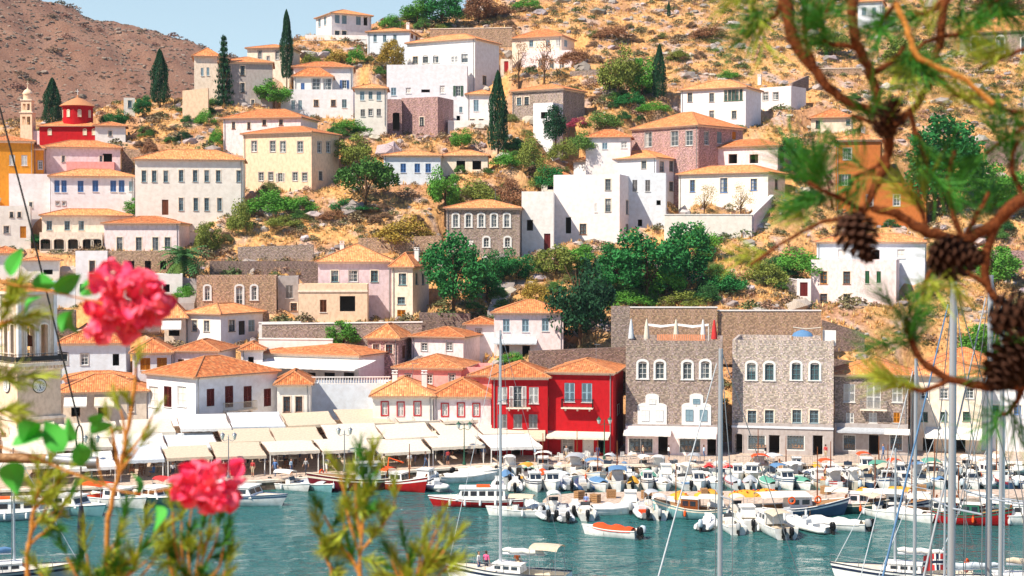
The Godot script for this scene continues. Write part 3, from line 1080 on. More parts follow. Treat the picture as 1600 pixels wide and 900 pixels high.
# ---------------------------------------------------------------- trees
func crown_mesh(kind: String, v: int) -> ArrayMesh:
	# unit crown: 1 m tall, about 1 m across, base at y = 0
	var r := RandomNumberGenerator.new()
	r.seed = hash(kind) % 10000 + v * 17
	var mb := MB.new()
	var tone := func(k: float): mb.col = Color(k * r.randf_range(0.9, 1.1), k * r.randf_range(0.94, 1.06), k * r.randf_range(0.85, 1.1))
	match kind:
		"cypress":
			for i in 9000:
				var t := pow(r.randf(), 0.8)
				var w := 0.5 * pow(sin(PI * pow(clampf(t * 0.96 + 0.04, 0, 1), 0.6)), 0.62) * (0.94 + 0.1 * sin(t * 13 + v * 2))
				var a := r.randf() * TAU
				var q := w * sqrt(r.randf_range(0.4, 1.0)) * (0.88 + 0.16 * sin(a * 5 + t * 9 + v))
				tone.call(r.randf_range(0.6, 1.15))
				leaf(mb, Vector3(cos(a) * q, t * 0.985, sin(a) * q), 0.03, r, 1.4)
		"norfolk":
			for lay in 13:
				var t := 0.1 + lay * 0.068
				var w := 0.5 * (1.02 - t) + 0.05
				for b in 6:
					var a := TAU * b / 6 + lay * 0.7 + r.randf() * 0.4
					var ln := w * r.randf_range(0.7, 1.1)
					for i in 46:
						var q := r.randf() * ln
						tone.call(r.randf_range(0.6, 1.2))
						leaf(mb, Vector3(cos(a) * q + r.randfn() * 0.02, t - q * 0.12 + q * q * 0.3 + r.randfn() * 0.012, sin(a) * q + r.randfn() * 0.02), 0.035, r, 0.6)
		"palm":
			for f in 60:
				var a := r.randf() * TAU
				var up := r.randf_range(-0.5, 1.2)
				var ln := r.randf_range(0.5, 0.68)
				var p := Vector3(0, 0.55, 0)
				var dir := Vector3(cos(a), up, sin(a)).normalized()
				tone.call(r.randf_range(0.7, 1.2) if up > -0.3 else 0.8)
				if up < -0.25:
					mb.col = Color(0.9, 0.62, 0.3)
				for i in 10:
					var nx := p + dir * ln * 0.1
					var side := dir.cross(Vector3.UP).normalized()
					for s in [-1, 1]:
						var tip: Vector3 = p + side * s * 0.17 * sin(PI * (i + 1.5) / 12.0) + dir * 0.07 + Vector3(0, -0.03, 0)
						mb.tri(p, p + dir * 0.05, tip)
					dir = (dir + Vector3(0, -0.11, 0)).normalized()
					p = nx
		_:
			var nclump := 26 if kind == "round" else (17 if kind == "pine" else (22 if kind == "bush" else 15))
			var per := 190 if kind != "bare" else 60
			for q in nclump:
				var a := r.randf() * TAU
				var t := r.randf()
				var c: Vector3
				var s: float
				if kind == "round":
					var ph := acos(1 - 1.75 * t)
					c = Vector3(sin(ph) * cos(a) * 0.34, 0.5 + cos(ph) * 0.34, sin(ph) * sin(a) * 0.34) * r.randf_range(0.75, 1.1)
					c.y += 0.05
					s = r.randf_range(0.12, 0.2)
				elif kind == "pine":
					var k := sqrt(t)
					c = Vector3(cos(a) * 0.4 * k, 0.32 + 0.55 * (1 - k * k * 0.7) * r.randf_range(0.6, 1.0), sin(a) * 0.4 * k)
					s = r.randf_range(0.1, 0.17)
				elif kind == "bush":
					var k := sqrt(t)
					c = Vector3(cos(a) * 0.42 * k, 0.14 + 0.62 * (1 - k * k) * r.randf_range(0.5, 1.0), sin(a) * 0.42 * k)
					s = r.randf_range(0.13, 0.22)
				else:
					c = Vector3(cos(a) * 0.4 * t, r.randf_range(0.35, 0.95), sin(a) * 0.4 * t)
					s = r.randf_range(0.12, 0.2)
				var kk := r.randf_range(0.72, 1.22)
				for i in per:
					var p := Vector3(r.randfn(), r.randfn() * 0.7, r.randfn()).normalized() * pow(r.randf(), 0.4) * s
					tone.call(kk * r.randf_range(0.75, 1.25))
					leaf(mb, c + p, 0.034 if kind != "bare" else 0.024, r, 0.3)
	return mb.done()

func trunk_mesh(kind: String, v: int) -> ArrayMesh:
	var r := RandomNumberGenerator.new()
	r.seed = 900 + v
	var mb := MB.new()
	mb.tube([Vector3(0, -0.25, 0), Vector3(0.01, 0.15, 0), Vector3(0.02, 0.4, 0.01), Vector3(0, 0.75 if kind != "palm" else 0.56, 0)], [0.045, 0.035, 0.026, 0.01 if kind != "palm" else 0.03], 7)
	if kind in ["round", "pine", "bare", "norfolk"]:
		for i in 9:
			var a := r.randf() * TAU
			var y := r.randf_range(0.18, 0.5)
			var e := Vector3(cos(a) * 0.34, y + r.randf_range(0.2, 0.42), sin(a) * 0.34)
			mb.tube([Vector3(0.015, y, 0), Vector3(0, y, 0).lerp(e, 0.55) + Vector3(0, 0.04, 0), e], [0.016, 0.01, 0.004], 5)
	return mb.done()

func tree(q: Array) -> void:
	# [kind, leaf colour, x, y, z, height, width, name, label]
	var v := int(absf(q[2]) * 10) % 3
	var kind: String = q[0]
	var o := thing(q[7], q[8], "shrub" if kind == "bush" else "tree", "trees and shrubs of the hillside")
	o.position = Vector3(q[2], q[3], q[4])
	var b := Basis(Vector3.UP, q[2] * 1.7).scaled(Vector3(q[6], q[5], q[6]))
	if kind != "bush":
		part("trunk", cached("trunk_%s_%d" % [kind, v], func(): return trunk_mesh(kind, v)), M["bark"], o, Transform3D(Basis.IDENTITY.scaled(Vector3(minf(q[6], q[5] * 0.6), q[5], minf(q[6], q[5] * 0.6))), Vector3.ZERO))
	part("crown", cached("crown_%s_%d" % [kind, v], func(): return crown_mesh(kind, v)), M["leaf_" + q[1]], o, Transform3D(b, Vector3(0, q[5] * 0.06 if kind == "cypress" else 0.0, 0)))

func retaining_wall(q: Array) -> void:
	# [name, label, material, x0, z0, x1, z1, low0, top0, low1, top1, thick, capped]
	var o := thing(q[0], q[1], "wall", "garden and terrace walls")
	o.position = Vector3(q[3], q[7], q[4])
	var a := Vector3(0, 0, 0)
	var b := Vector3(q[5] - q[3], 0, q[6] - q[4])
	var n: Vector3 = b.normalized().cross(Vector3.UP) * q[11] * 0.5
	var mb := MB.new()
	var p := []
	for s in [n, -n]:
		p.append_array([a + s + Vector3(0, -2, 0), b + s + Vector3(0, q[9] - q[7] - 2, 0), b + s + Vector3(0, q[10] - q[7], 0), a + s + Vector3(0, q[8] - q[7], 0)])
	mb.quad(p[0], p[1], p[2], p[3])
	mb.quad(p[5], p[4], p[7], p[6])
	mb.quad(p[3], p[2], p[6], p[7])
	mb.quad(p[4], p[0], p[3], p[7])
	mb.quad(p[1], p[5], p[6], p[2])
	part("masonry", mb.done(), M["wall_" + q[2]], o)
	if q[12]:
		var c := MB.new()
		var k: Vector3 = p[2] - p[3]
		var mid: Vector3 = (p[2] + p[3] + p[6] + p[7]) / 4
		var up: Vector3 = n.normalized().cross(k.normalized())
		c.box(mid + Vector3(0, 0.08, 0), Vector3(k.length() + 0.1, 0.15, q[11] + 0.16), Basis(k.normalized(), -up if up.y < 0 else up, n.normalized()))
		part("coping", c.done(), M["wall_" + q[12]], o)

# ---------------------------------------------------------------- landmarks
func clock_tower(x: float, z: float, turn: float) -> void:
	var o := thing("clock_tower", "pale stone clock tower with an open belfry and iron gallery at the left", "tower")
	o.position = Vector3(x, 0.9, z)
	o.rotation.y = turn
	var w := 5.0
	var mb := MB.new()
	mb.box(Vector3(0, 2.2, 0), Vector3(w + 0.5, 6.4, w + 0.5))
	mb.box(Vector3(0, 8.2, 0), Vector3(w, 5.6, w))
	part("shaft", mb.done(), M["wall_towerpeach"], o)
	for y in [[5.5, 0.5], [11.0, 0.5]]:
		var c := MB.new()
		c.box(Vector3(0, y[0], 0), Vector3(w + 0.75, 0.28, w + 0.75))
		c.box(Vector3(0, y[0] - 0.22, 0), Vector3(w + 0.4, 0.16, w + 0.4))
		part("cornice", c.done(), M["wall_cream"], o)
	var fl := MB.new()
	fl.box(Vector3(0, 11.35, 0), Vector3(w + 1.2, 0.36, w + 1.2))
	var gal := part("gallery", fl.done(), M["wall_cream"], o)
	for f in 4:
		var b := Basis(Vector3.UP, f * PI / 2)
		for i in 13:
			var k := MB.new()
			k.box(Vector3(-w / 2 + w * i / 12.0, 11.05, w / 2 + 0.3), Vector3(0.2, 0.34, 0.5))
			part("corbel", k.done(), M["wall_towerpeach"], gal, Transform3D(b, Vector3.ZERO))
		var rl := MB.new()
		rail(rl, [Vector3(-w / 2 - 0.5, 11.5, w / 2 + 0.5), Vector3(w / 2 + 0.5, 11.5, w / 2 + 0.5)], 1.0, 0.2)
		rl.box(Vector3(0, 12.0, w / 2 + 0.5), Vector3(w + 0.9, 0.5, 0.02))
		part("railing", rl.done(), M["iron"], gal, Transform3D(b, Vector3.ZERO))
	# belfry: corner piers, a middle column on each face, twin arched lights
	var ww := w - 0.7
	var h0 := 11.6
	var h1 := 18.9
	for f in 4:
		var b := Transform3D(Basis(Vector3.UP, f * PI / 2), Vector3.ZERO)
		var q := MB.new()
		wall_face(q, Vector3(-ww / 2, 0, ww / 2), Vector3.RIGHT, ww, h0, h1, [[ww * 0.22, ww * 0.42, h0 + 0.3, h0 + 4.2], [ww * 0.58, ww * 0.78, h0 + 0.3, h0 + 4.2]], 0.45)
		part("belfry_wall", q.done(), M["wall_towerpeach"], o, b)
		for s in [-0.18, 0.18]:
			var a := MB.new()
			arch(ww * 0.2, 3.5, 0.16, 0.004, 0.1, a)
			part("arched_light", a.done(), M["wall_cream"], o, b * Transform3D(Basis.IDENTITY, Vector3(s * ww, h0 + 2.1, ww / 2)))
		var bg := MB.new()
		arch(ww * 0.66, 3.8, 0.1, 0.004, 0.07, bg, 0.5)
		part("relieving_arch", bg.done(), M["wall_cream"], o, b * Transform3D(Basis.IDENTITY, Vector3(0, h0 + 2.8, ww / 2)))
		var p := MB.new()
		for s in [-1, 1]:
			p.box(Vector3(s * (ww / 2 - 0.1), (h0 + h1) / 2, ww / 2 + 0.05), Vector3(0.34, h1 - h0, 0.16))
		p.box(Vector3(0, h0 + 1.7, ww / 2 + 0.06), Vector3(0.3, 3.2, 0.16))
		part("pilaster", p.done(), M["wall_white"], o, b)
		# the dial on every face
		var d := MB.new()
		var ring := []
		for r in [[0.72, 0.0], [0.72, 0.12], [0.6, 0.14], [0.58, 0.08], [0.0, 0.08]]:
			ring.append(r)
		d.lathe(ring, 24)
		var cl := part("clock_face", d.done(), M["paint_white"], o, b * Transform3D(Basis(Vector3.RIGHT, PI / 2), Vector3(0, 9.0, w / 2)))
		for i in 12:
			var t := MB.new()
			var a := TAU * i / 12
			t.box(Vector3(sin(a) * 0.48, 0.1, cos(a) * 0.48), Vector3(0.05, 0.02, 0.14), Basis(Vector3.UP, a))
			part("hour_mark", t.done(), M["iron"], cl)
		for a in [[0.3, 0.32, 0.08], [2.9, 0.46, 0.05]]:
			var t := MB.new()
			t.box(Vector3(sin(a[0]) * a[1] / 2, 0.12, cos(a[0]) * a[1] / 2), Vector3(a[2], 0.02, a[1]), Basis(Vector3.UP, a[0]))
			part("clock_hand", t.done(), M["iron"], cl)
		var r2 := MB.new()
		r2.lathe([[0.78, 0.0], [0.82, 0.06], [0.74, 0.1], [0.72, 0.02]], 24)
		part("clock_rim", r2.done(), M["iron"], cl)
	var top := MB.new()
	top.box(Vector3(0, h1 + 0.15, 0), Vector3(ww + 0.7, 0.3, ww + 0.7))
	part("cornice", top.done(), M["wall_cream"], o)
	var r := roof_mesh(ww, ww, 0.9, "hip", 0.3)
	part("roof", r[0], M["roof_tile1"], o, Transform3D(Basis.IDENTITY, Vector3(0, h1 + 0.32, ww / 2)))
	var bell := MB.new()
	bell.lathe([[0.05, 1.2], [0.35, 1.1], [0.42, 0.7], [0.5, 0.3], [0.68, 0.0], [0.0, 0.02]], 14)
	part("bell", bell.done(), M["varnish"], o, Transform3D(Basis.IDENTITY, Vector3(0, h0 + 1.6, 0)))
	var kk := MB.new()
	wall_face(kk, Vector3.ZERO, Vector3.RIGHT, 0.9, 0.0, 1.6, [[0.12, 0.78, 0.12, 1.48]], 0.2)
	part("door_frame", kk.done(), M["paint_brown"], o, Transform3D(Basis.IDENTITY, Vector3(-0.9, 0.6, w / 2 + 0.27)))

func church(p: Vector3) -> void:
	var o := thing("church", "red domed church with tiled drum roof on the left slope", "church")
	o.position = p
	var mb := MB.new()
	mb.box(Vector3(0, 0.2, 0), Vector3(10.5, 5.0, 8))
	part("nave", mb.done(), M["wall_red"], o)
	var r := roof_mesh(10.5, 8, 1.3, "hip", 0.35)
	var rf := part("roof", r[0], M["roof_tile1"], o, Transform3D(Basis.IDENTITY, Vector3(0, 2.75, 4)))
	part("ridge_tiles", r[1], M["ridge"], rf)
	part("eaves", r[2], M["fascia"], rf)
	var drum := MB.new()
	drum.lathe([[2.75, 2.6], [2.75, 6.2], [2.9, 6.3], [2.9, 6.5]], 8, Vector3(0.6, 0, 0.6))
	var dr := part("drum", drum.done(), M["wall_red"], o)
	for i in 8:
		var a := TAU * (i + 0.5) / 8
		var w := MB.new()
		arch(0.45, 1.1, 0.1, 0.0, 0.08, w)
		w.box(Vector3(0, 0, 0.02), Vector3(0.45, 1.1, 0.03))
		part("drum_window", w.done(), M["paint_cream"], dr, Transform3D(Basis(Vector3.UP, -a + PI / 2), Vector3(0.6 + cos(a) * 2.55, 5.0, 0.6 + sin(a) * 2.55)))
	var dome := MB.new()
	dome.lathe([[3.2, 6.45], [3.0, 6.62], [2.2, 7.15], [1.2, 7.65], [0.5, 7.95], [0.14, 8.1], [0.14, 8.5], [0.0, 8.55]], 16, Vector3(0.6, 0, 0.6))
	var dm := part("dome", dome.done(), M["ridge"], o)
	var cr := MB.new()
	cr.box(Vector3(0.6, 9.0, 0.6), Vector3(0.08, 1.1, 0.08))
	cr.box(Vector3(0.6, 9.15, 0.6), Vector3(0.55, 0.08, 0.08))
	part("cross", cr.done(), M["paint_white"], dm)
	for s in [-3.4, 2.8, 4.4]:
		var w := MB.new()
		arch(0.5, 0.9, 0.1, 0.0, 0.08, w)
		w.box(Vector3(0, 0, 0.02), Vector3(0.5, 0.9, 0.03))
		part("window", w.done(), M["paint_cream"], o, Transform3D(Basis.IDENTITY, Vector3(s, 1.6, 4.0)))
	var porch := MB.new()
	porch.box(Vector3(-6.8, -0.2, 1.0), Vector3(3.2, 4.2, 5.0))
	part("side_chapel", porch.done(), M["wall_pinkwhite"], o)

func bell_tower(p: Vector3) -> void:
	var o := thing("bell_tower", "slender tan church bell tower with a small dome and cross", "tower")
	o.position = p
	var w := 2.1
	var mb := MB.new()
	mb.box(Vector3(0, 0.5, 0), Vector3(w, 5.0, w))
	part("shaft", mb.done(), M["wall_peach"], o)
	var y := 3.0
	for s in [[1.0, 2.4], [0.86, 2.0]]:
		var ww: float = w * s[0]
		for f in 4:
			var b := Transform3D(Basis(Vector3.UP, f * PI / 2), Vector3.ZERO)
			var q := MB.new()
			wall_face(q, Vector3(-ww / 2, 0, ww / 2), Vector3.RIGHT, ww, y, y + s[1], [[ww * 0.16, ww * 0.44, y + 0.3, y + s[1] * 0.72], [ww * 0.56, ww * 0.84, y + 0.3, y + s[1] * 0.72]], 0.3)
			part("belfry_wall", q.done(), M["wall_peach"], o, b)
		var c := MB.new()
		c.box(Vector3(0, y + s[1] + 0.09, 0), Vector3(ww + 0.3, 0.18, ww + 0.3))
		part("cornice", c.done(), M["wall_cream"], o)
		y += s[1] + 0.18
	var d := MB.new()
	d.lathe([[0.8, y], [0.8, y + 0.9], [0.95, y + 1.0], [0.85, y + 1.3], [0.55, y + 1.7], [0.14, y + 1.95], [0.06, y + 2.3], [0, y + 2.3]], 10)
	var dm := part("dome", d.done(), M["wall_peach"], o)
	var cr := MB.new()
	cr.box(Vector3(0, y + 2.75, 0), Vector3(0.07, 1.0, 0.07))
	cr.box(Vector3(0, y + 2.9, 0), Vector3(0.45, 0.07, 0.07))
	part("cross", cr.done(), M["paint_cream"], dm)

func prism(called: String, plan: Array, low: float, top: float, m: Material) -> MeshInstance3D:
	# a slab with the plan given clockwise seen from above as [x, z]
	var mb := MB.new()
	var pv := PackedVector2Array()
	for p in plan:
		pv.append(Vector2(p[0], p[1]))
	var idx := Geometry2D.triangulate_polygon(pv)
	for i in range(0, idx.size(), 3):
		var a := pv[idx[i]]
		var b := pv[idx[i + 1]]
		var c := pv[idx[i + 2]]
		var k := [Vector3(a.x, top, a.y), Vector3(b.x, top, b.y), Vector3(c.x, top, c.y)]
		if (k[1] - k[0]).cross(k[2] - k[0]).y < 0:
			k.reverse()
		mb.tri(k[0], k[1], k[2])
	for i in pv.size():
		var a := pv[i]
		var b := pv[(i + 1) % pv.size()]
		mb.quad(Vector3(a.x, low, a.y), Vector3(b.x, low, b.y), Vector3(b.x, top, b.y), Vector3(a.x, top, a.y))
	return structure(called, mb.done(), m)

func make_water() -> void:
	# the basin: gentle chop as real relief near the middle, level beyond
	var f := FastNoiseLite.new()
	f.frequency = 0.16
	f.fractal_octaves = 3
	f.seed = 8
	var pts := []
	var cols := []
	var z := -176.0
	while z < -12.0:
		var row := PackedVector3Array()
		var crow := PackedColorArray()
		var x := -400.0
		while x <= 400.0:
			row.append(Vector3(x, f.get_noise_2d(x * 0.6, z * 1.5) * 0.07, z))
			crow.append(Color.WHITE)
			x += 0.75 if absf(x) < 66 else 16.0
		pts.push_front(row)
		cols.append(crow)
		z += 0.6 if z < -100 else 3.0
	pts.reverse()
	smooth_grid("harbour_water", pts, cols, M["water"])

func make_quay() -> void:
	var edge := []
	for p in QUAY:
		edge.append(p)
	var plan := edge.duplicate()
	plan.append_array([[230.0, -190.0], [-230.0, -190.0]])
	var pave := prism("quay_pavement", plan, -2.0, 1.0, M["concrete"])
	for i in edge.size() - 1:
		var a := Vector3(edge[i][0], 0, edge[i][1])
		var b := Vector3(edge[i + 1][0], 0, edge[i + 1][1])
		var k := b - a
		var n := k.normalized().cross(Vector3.UP)
		var n_st := maxi(1, int(k.length() / 2.2))
		var wall := MB.new()
		wall.quad(a + n * 0.03 + Vector3(0, -1.5, 0), b + n * 0.03 + Vector3(0, -1.5, 0), b + n * 0.03 + Vector3(0, 0.78, 0), a + n * 0.03 + Vector3(0, 0.78, 0))
		part("quay_face", wall.done(), M["quay_wall"], pave)
		if k.length() > 80:
			continue
		for j in n_st:
			var s := MB.new()
			var c := a + k * ((j + 0.5) / n_st)
			s.box(c + Vector3(0, 0.92, 0) - n * 0.18, Vector3(k.length() / n_st - 0.03, 0.24, 0.52), Basis(k.normalized(), Vector3.UP, -n))
			part("edge_stone", s.done(), M["wall_cream"], pave)
	prism("jetty", JETTY, -1.5, 0.62, M["concrete"])

func restaurant_awnings() -> void:
	# big cloth canopies in two tiers over the restaurant terraces; local x along the quay, z towards the water
	var o := Vector3(QF[0], 1.0, QF[1])
	var turn: float = QF[2]
	var b := Basis(Vector3.UP, turn)
	rng.seed = 4
	var words := range(10).map(ordinal)
	for tier in 3:
		var run := -0.6 + tier * 0.9
		for i in 10:
			var w := rng.randf_range(4.4, 6.2)
			var x := run + w / 2
			run += w + rng.randf_range(0.12, 0.5)
			var back: float = [-5.9, -10.8, -15.6][tier] + rng.randf_range(-0.4, 0.4)
			var reach: float = [4.5, 4.9, 5.2][tier] + rng.randf_range(-0.5, 0.5)
			var top: float = [2.85, 3.75, 4.85][tier] + rng.randf_range(-0.25, 0.3)
			var drop: float = [0.75, 0.9, 1.0][tier] + rng.randf_range(-0.2, 0.3)
			var t := thing("restaurant_awning", "%s cream restaurant canopy from the left in the %s row" % [words[i], ["front, water side", "middle", "rear, wall side"][tier]], "awning", "cream canopies over the restaurant terraces")
			t.position = o + b * Vector3(x, 0, back)
			t.rotation = Vector3(0, turn + rng.randf_range(-0.03, 0.03), rng.randf_range(-0.02, 0.02))
			part("canopy", awning_mesh(w, reach, drop, 0.34), M["cloth_" + ["cream", "beige", "cream", "white", "beige", "cream", "pale", "cream"][(i * 3 + tier * 5) % 8]], t, Transform3D(Basis.IDENTITY, Vector3(0, top, 0)))
			for s in [-1, 1]:
				var r := MB.new()
				r.tube([Vector3(s * (w / 2 - 0.05), top - 0.1, 0.1), Vector3(s * (w / 2 - 0.05), top - drop - 0.12, reach - 0.05)], 0.05, 6)
				part("rafter", r.done(), M["paint_brown"], t)
				var p := MB.new()
				p.tube([Vector3(s * (w / 2 - 0.15), 0.0, reach - 0.15), Vector3(s * (w / 2 - 0.15), top - drop - 0.08, reach - 0.15)], 0.06, 7)
				part("post", p.done(), M["paint_white"], t)
			var bm := MB.new()
			bm.box(Vector3(0, top - drop - 0.12, reach - 0.15), Vector3(w, 0.1, 0.08))
			part("front_beam", bm.done(), M["paint_white"], t)
	# the terrace back walls under the canopies: a dark shopfront row
	for i in 6:
		var t := thing("restaurant", "%s timber fronted restaurant from the left under the canopies" % words[i], "restaurant", "restaurants under the canopies")
		t.position = o + b * Vector3(4.0 + i * 8.8, 0, -15.9)
		t.rotation.y = turn
		var mb := MB.new()
		mb.box(Vector3(0, 1.9, -0.2), Vector3(8.6, 3.8, 0.3))
		part("wall", mb.done(), M["wall_cream"] if i % 2 else M["wall_stonetan"], t)
		for s in [-2.8, 0.0, 2.8]:
			glazing(t, Transform3D(Basis.IDENTITY, Vector3(s, 1.3, 0.12)), "shop" if s else "door", "brown" if i % 2 else "maroon", 2.1 if s else 1.3, 2.2)
	for i in 58:
		var x := rng.randf_range(1.0, 53.0)
		var z := rng.randf_range(-13.0, -3.4)
		if i % 3 == 0:
			var t := thing("cafe_table", "cafe table with pale cloth under the restaurant canopies", "table", "cafe tables under the canopies")
			t.position = o + b * Vector3(x, 0, z)
			var k := MB.new()
			k.box(Vector3(0, 0.74, 0), Vector3(0.9, 0.04, 0.9))
			part("table_top", k.done(), M["cloth_white"], t)
			for l in 4:
				part("leg", cached("table_leg", func():
					var g := MB.new()
					g.tube([Vector3(0, 0, 0), Vector3(0, 0.72, 0)], 0.03, 5)
					return g.done()), M["iron"], t, Transform3D(Basis.IDENTITY, Vector3(-0.36 if l & 1 else 0.36, 0, -0.36 if l & 2 else 0.36)))
		else:
			chair(o + b * Vector3(x, 0, z), rng.randf() * TAU, "dark cafe chair under the restaurant canopies", "varnish" if i % 2 else "paint_brown")

func chair(p: Vector3, turn: float, label: String, m: String) -> void:
	var t := thing("cafe_chair", label, "chair", "cafe chairs under the canopies" if "canopies" in label else "cafe chairs on the quay")
	t.position = p
	t.rotation.y = turn
	part("seat", cached("chair_seat", func():
		var g := MB.new()
		g.box(Vector3(0, 0.46, 0), Vector3(0.44, 0.05, 0.44))
		return g.done()), M[m], t)
	part("backrest", cached("chair_back", func():
		var g := MB.new()
		for y in [0.62, 0.74, 0.86]:
			g.box(Vector3(0, y, -0.2), Vector3(0.44, 0.07, 0.03))
		for s in [-0.2, 0.2]:
			g.box(Vector3(s, 0.68, -0.215), Vector3(0.04, 0.44, 0.03))
		return g.done()), M[m], t)
	for l in 4:
		part("leg", cached("chair_leg", func():
			var g := MB.new()
			g.box(Vector3(0, 0.22, 0), Vector3(0.04, 0.44, 0.04))
			return g.done()), M[m], t, Transform3D(Basis.IDENTITY, Vector3(-0.19 if l & 1 else 0.19, 0, -0.19 if l & 2 else 0.19)))

func street_lamp(p: Vector3, label: String, green := false) -> void:
	var t := thing("street_lamp", label, "lamp", "twin lantern street lamps on the quay")
	t.position = p
	var m: Material = M["pole_green"] if green else M["steel"]
	var pole := MB.new()
	pole.lathe([[0.2, 0.0], [0.2, 0.25], [0.11, 0.4], [0.09, 1.2], [0.06, 1.3], [0.05, 4.2], [0.07, 4.3], [0.0, 4.6]], 10)
	part("pole", pole.done(), m, t)
	var arm := MB.new()
	arm.tube([Vector3(-0.62, 4.0, 0), Vector3(-0.4, 3.85, 0), Vector3(0, 4.05, 0), Vector3(0.4, 3.85, 0), Vector3(0.62, 4.0, 0)], 0.035, 6)
	part("crossarm", arm.done(), m, t)
	for s in [-1, 1]:
		var g := MB.new()
		g.lathe([[0.0, 4.0], [0.12, 4.02], [0.24, 4.45], [0.22, 4.5]], 6, Vector3(s * 0.62, 0, 0))
		var l := part("lantern", g.done(), M["lamp_glass"], t)
		var c := MB.new()
		c.lathe([[0.28, 4.49], [0.2, 4.62], [0.06, 4.72], [0.03, 4.85], [0.0, 4.86]], 6, Vector3(s * 0.62, 0, 0))
		part("lantern_cap", c.done(), m, l)

func closed_parasol(p: Vector3, label: String, m: String) -> void:
	var t := thing("closed_parasol", label, "parasol", "closed parasols on the roof terrace")
	t.position = p
	var c := MB.new()
	var rings := []
	for q in [[0.04, 3.1], [0.09, 2.9], [0.16, 2.4], [0.22, 1.8], [0.27, 1.2], [0.3, 0.85]]:
		var ring := PackedVector3Array()
		for k in 16:
			var a := -TAU * k / 16
			var r: float = q[0] * (1.0 + 0.28 * (k % 2))
			ring.append(Vector3(cos(a) * r, q[1], sin(a) * r))
		rings.push_front(ring)
	c.loft(rings)
	part("folded_cloth", c.done(), M["cloth_" + m], t)
	var pole := MB.new()
	pole.lathe([[0.3, 0.0], [0.3, 0.08], [0.04, 0.12], [0.03, 3.15], [0.0, 3.2]], 8)
	part("pole", pole.done(), M["aluminium"], t)

func roof_terrace(p: Vector3, turn: float, w: float) -> void:
	var t := thing("terrace_pergola", "white cloth pergola on the roof terrace of the brown stone mansion", "pergola")
	t.position = p
	t.rotation.y = turn
	for x in [-w / 2, 0.0, w / 2]:
		for z in [0.0, -2.6]:
			var g := MB.new()
			g.box(Vector3(x, 1.1, z), Vector3(0.1, 2.2, 0.1))
			part("post", g.done(), M["paint_white"], t)
	for s in 2:
		var g := MB.new()
		g.loft([PackedVector3Array([Vector3(-w / 2 + s * w / 2, 2.3, 0.1), Vector3(-w / 4 + s * w / 2, 2.05, 0.1), Vector3(s * w / 2, 2.3, 0.1)]), PackedVector3Array([Vector3(-w / 2 + s * w / 2, 2.4, -2.7), Vector3(-w / 4 + s * w / 2, 2.2, -2.7), Vector3(s * w / 2, 2.4, -2.7)])], false)
		part("shade_cloth", g.done(), M["cloth_white"], t)
	var f := thing("terrace_fence", "low terracotta screen along the roof terrace edge", "fence")
	f.position = p + Basis(Vector3.UP, turn) * Vector3(0.6, 0.2, 2.85)
	f.rotation.y = turn
	for i in 26:
		var g := MB.new()
		g.box(Vector3(-w * 0.36 + w * 0.72 * i / 25.0, 0.85, 0), Vector3(w * 0.72 / 25.0 - 0.05, 0.75, 0.06))
		part("slat", g.done(), M["cloth_orange"], f)

func quay_railing(p0: Vector3, p1: Vector3, label: String) -> void:
	var t := thing("railing", label, "railing", "iron railings along the quay shops")
	t.position = p0
	var n := maxi(2, int(p0.distance_to(p1) / 2.0))
	var k := (p1 - p0) / n
	for i in n:
		var g := MB.new()
		rail(g, [k * i, k * (i + 1) * 1.0 - k * 0.03], 0.95, 0.16)
		part("rail_panel", g.done(), M["paint_grey"], t)

# ---------------------------------------------------------------- people: one continuous skin from a field of joined tapered bones
func person(p: Vector3, turn: float, label: String, pose: String, shirt: Color, legs: Color, hair: Color) -> void:
	var o := thing("person", label, "person", "people along the quay and on the boats")
	o.position = p
	o.rotation.y = turn
	var key := pose + str(shirt) + str(legs)
	o.add_child(body(key, pose, shirt, legs, hair), true)

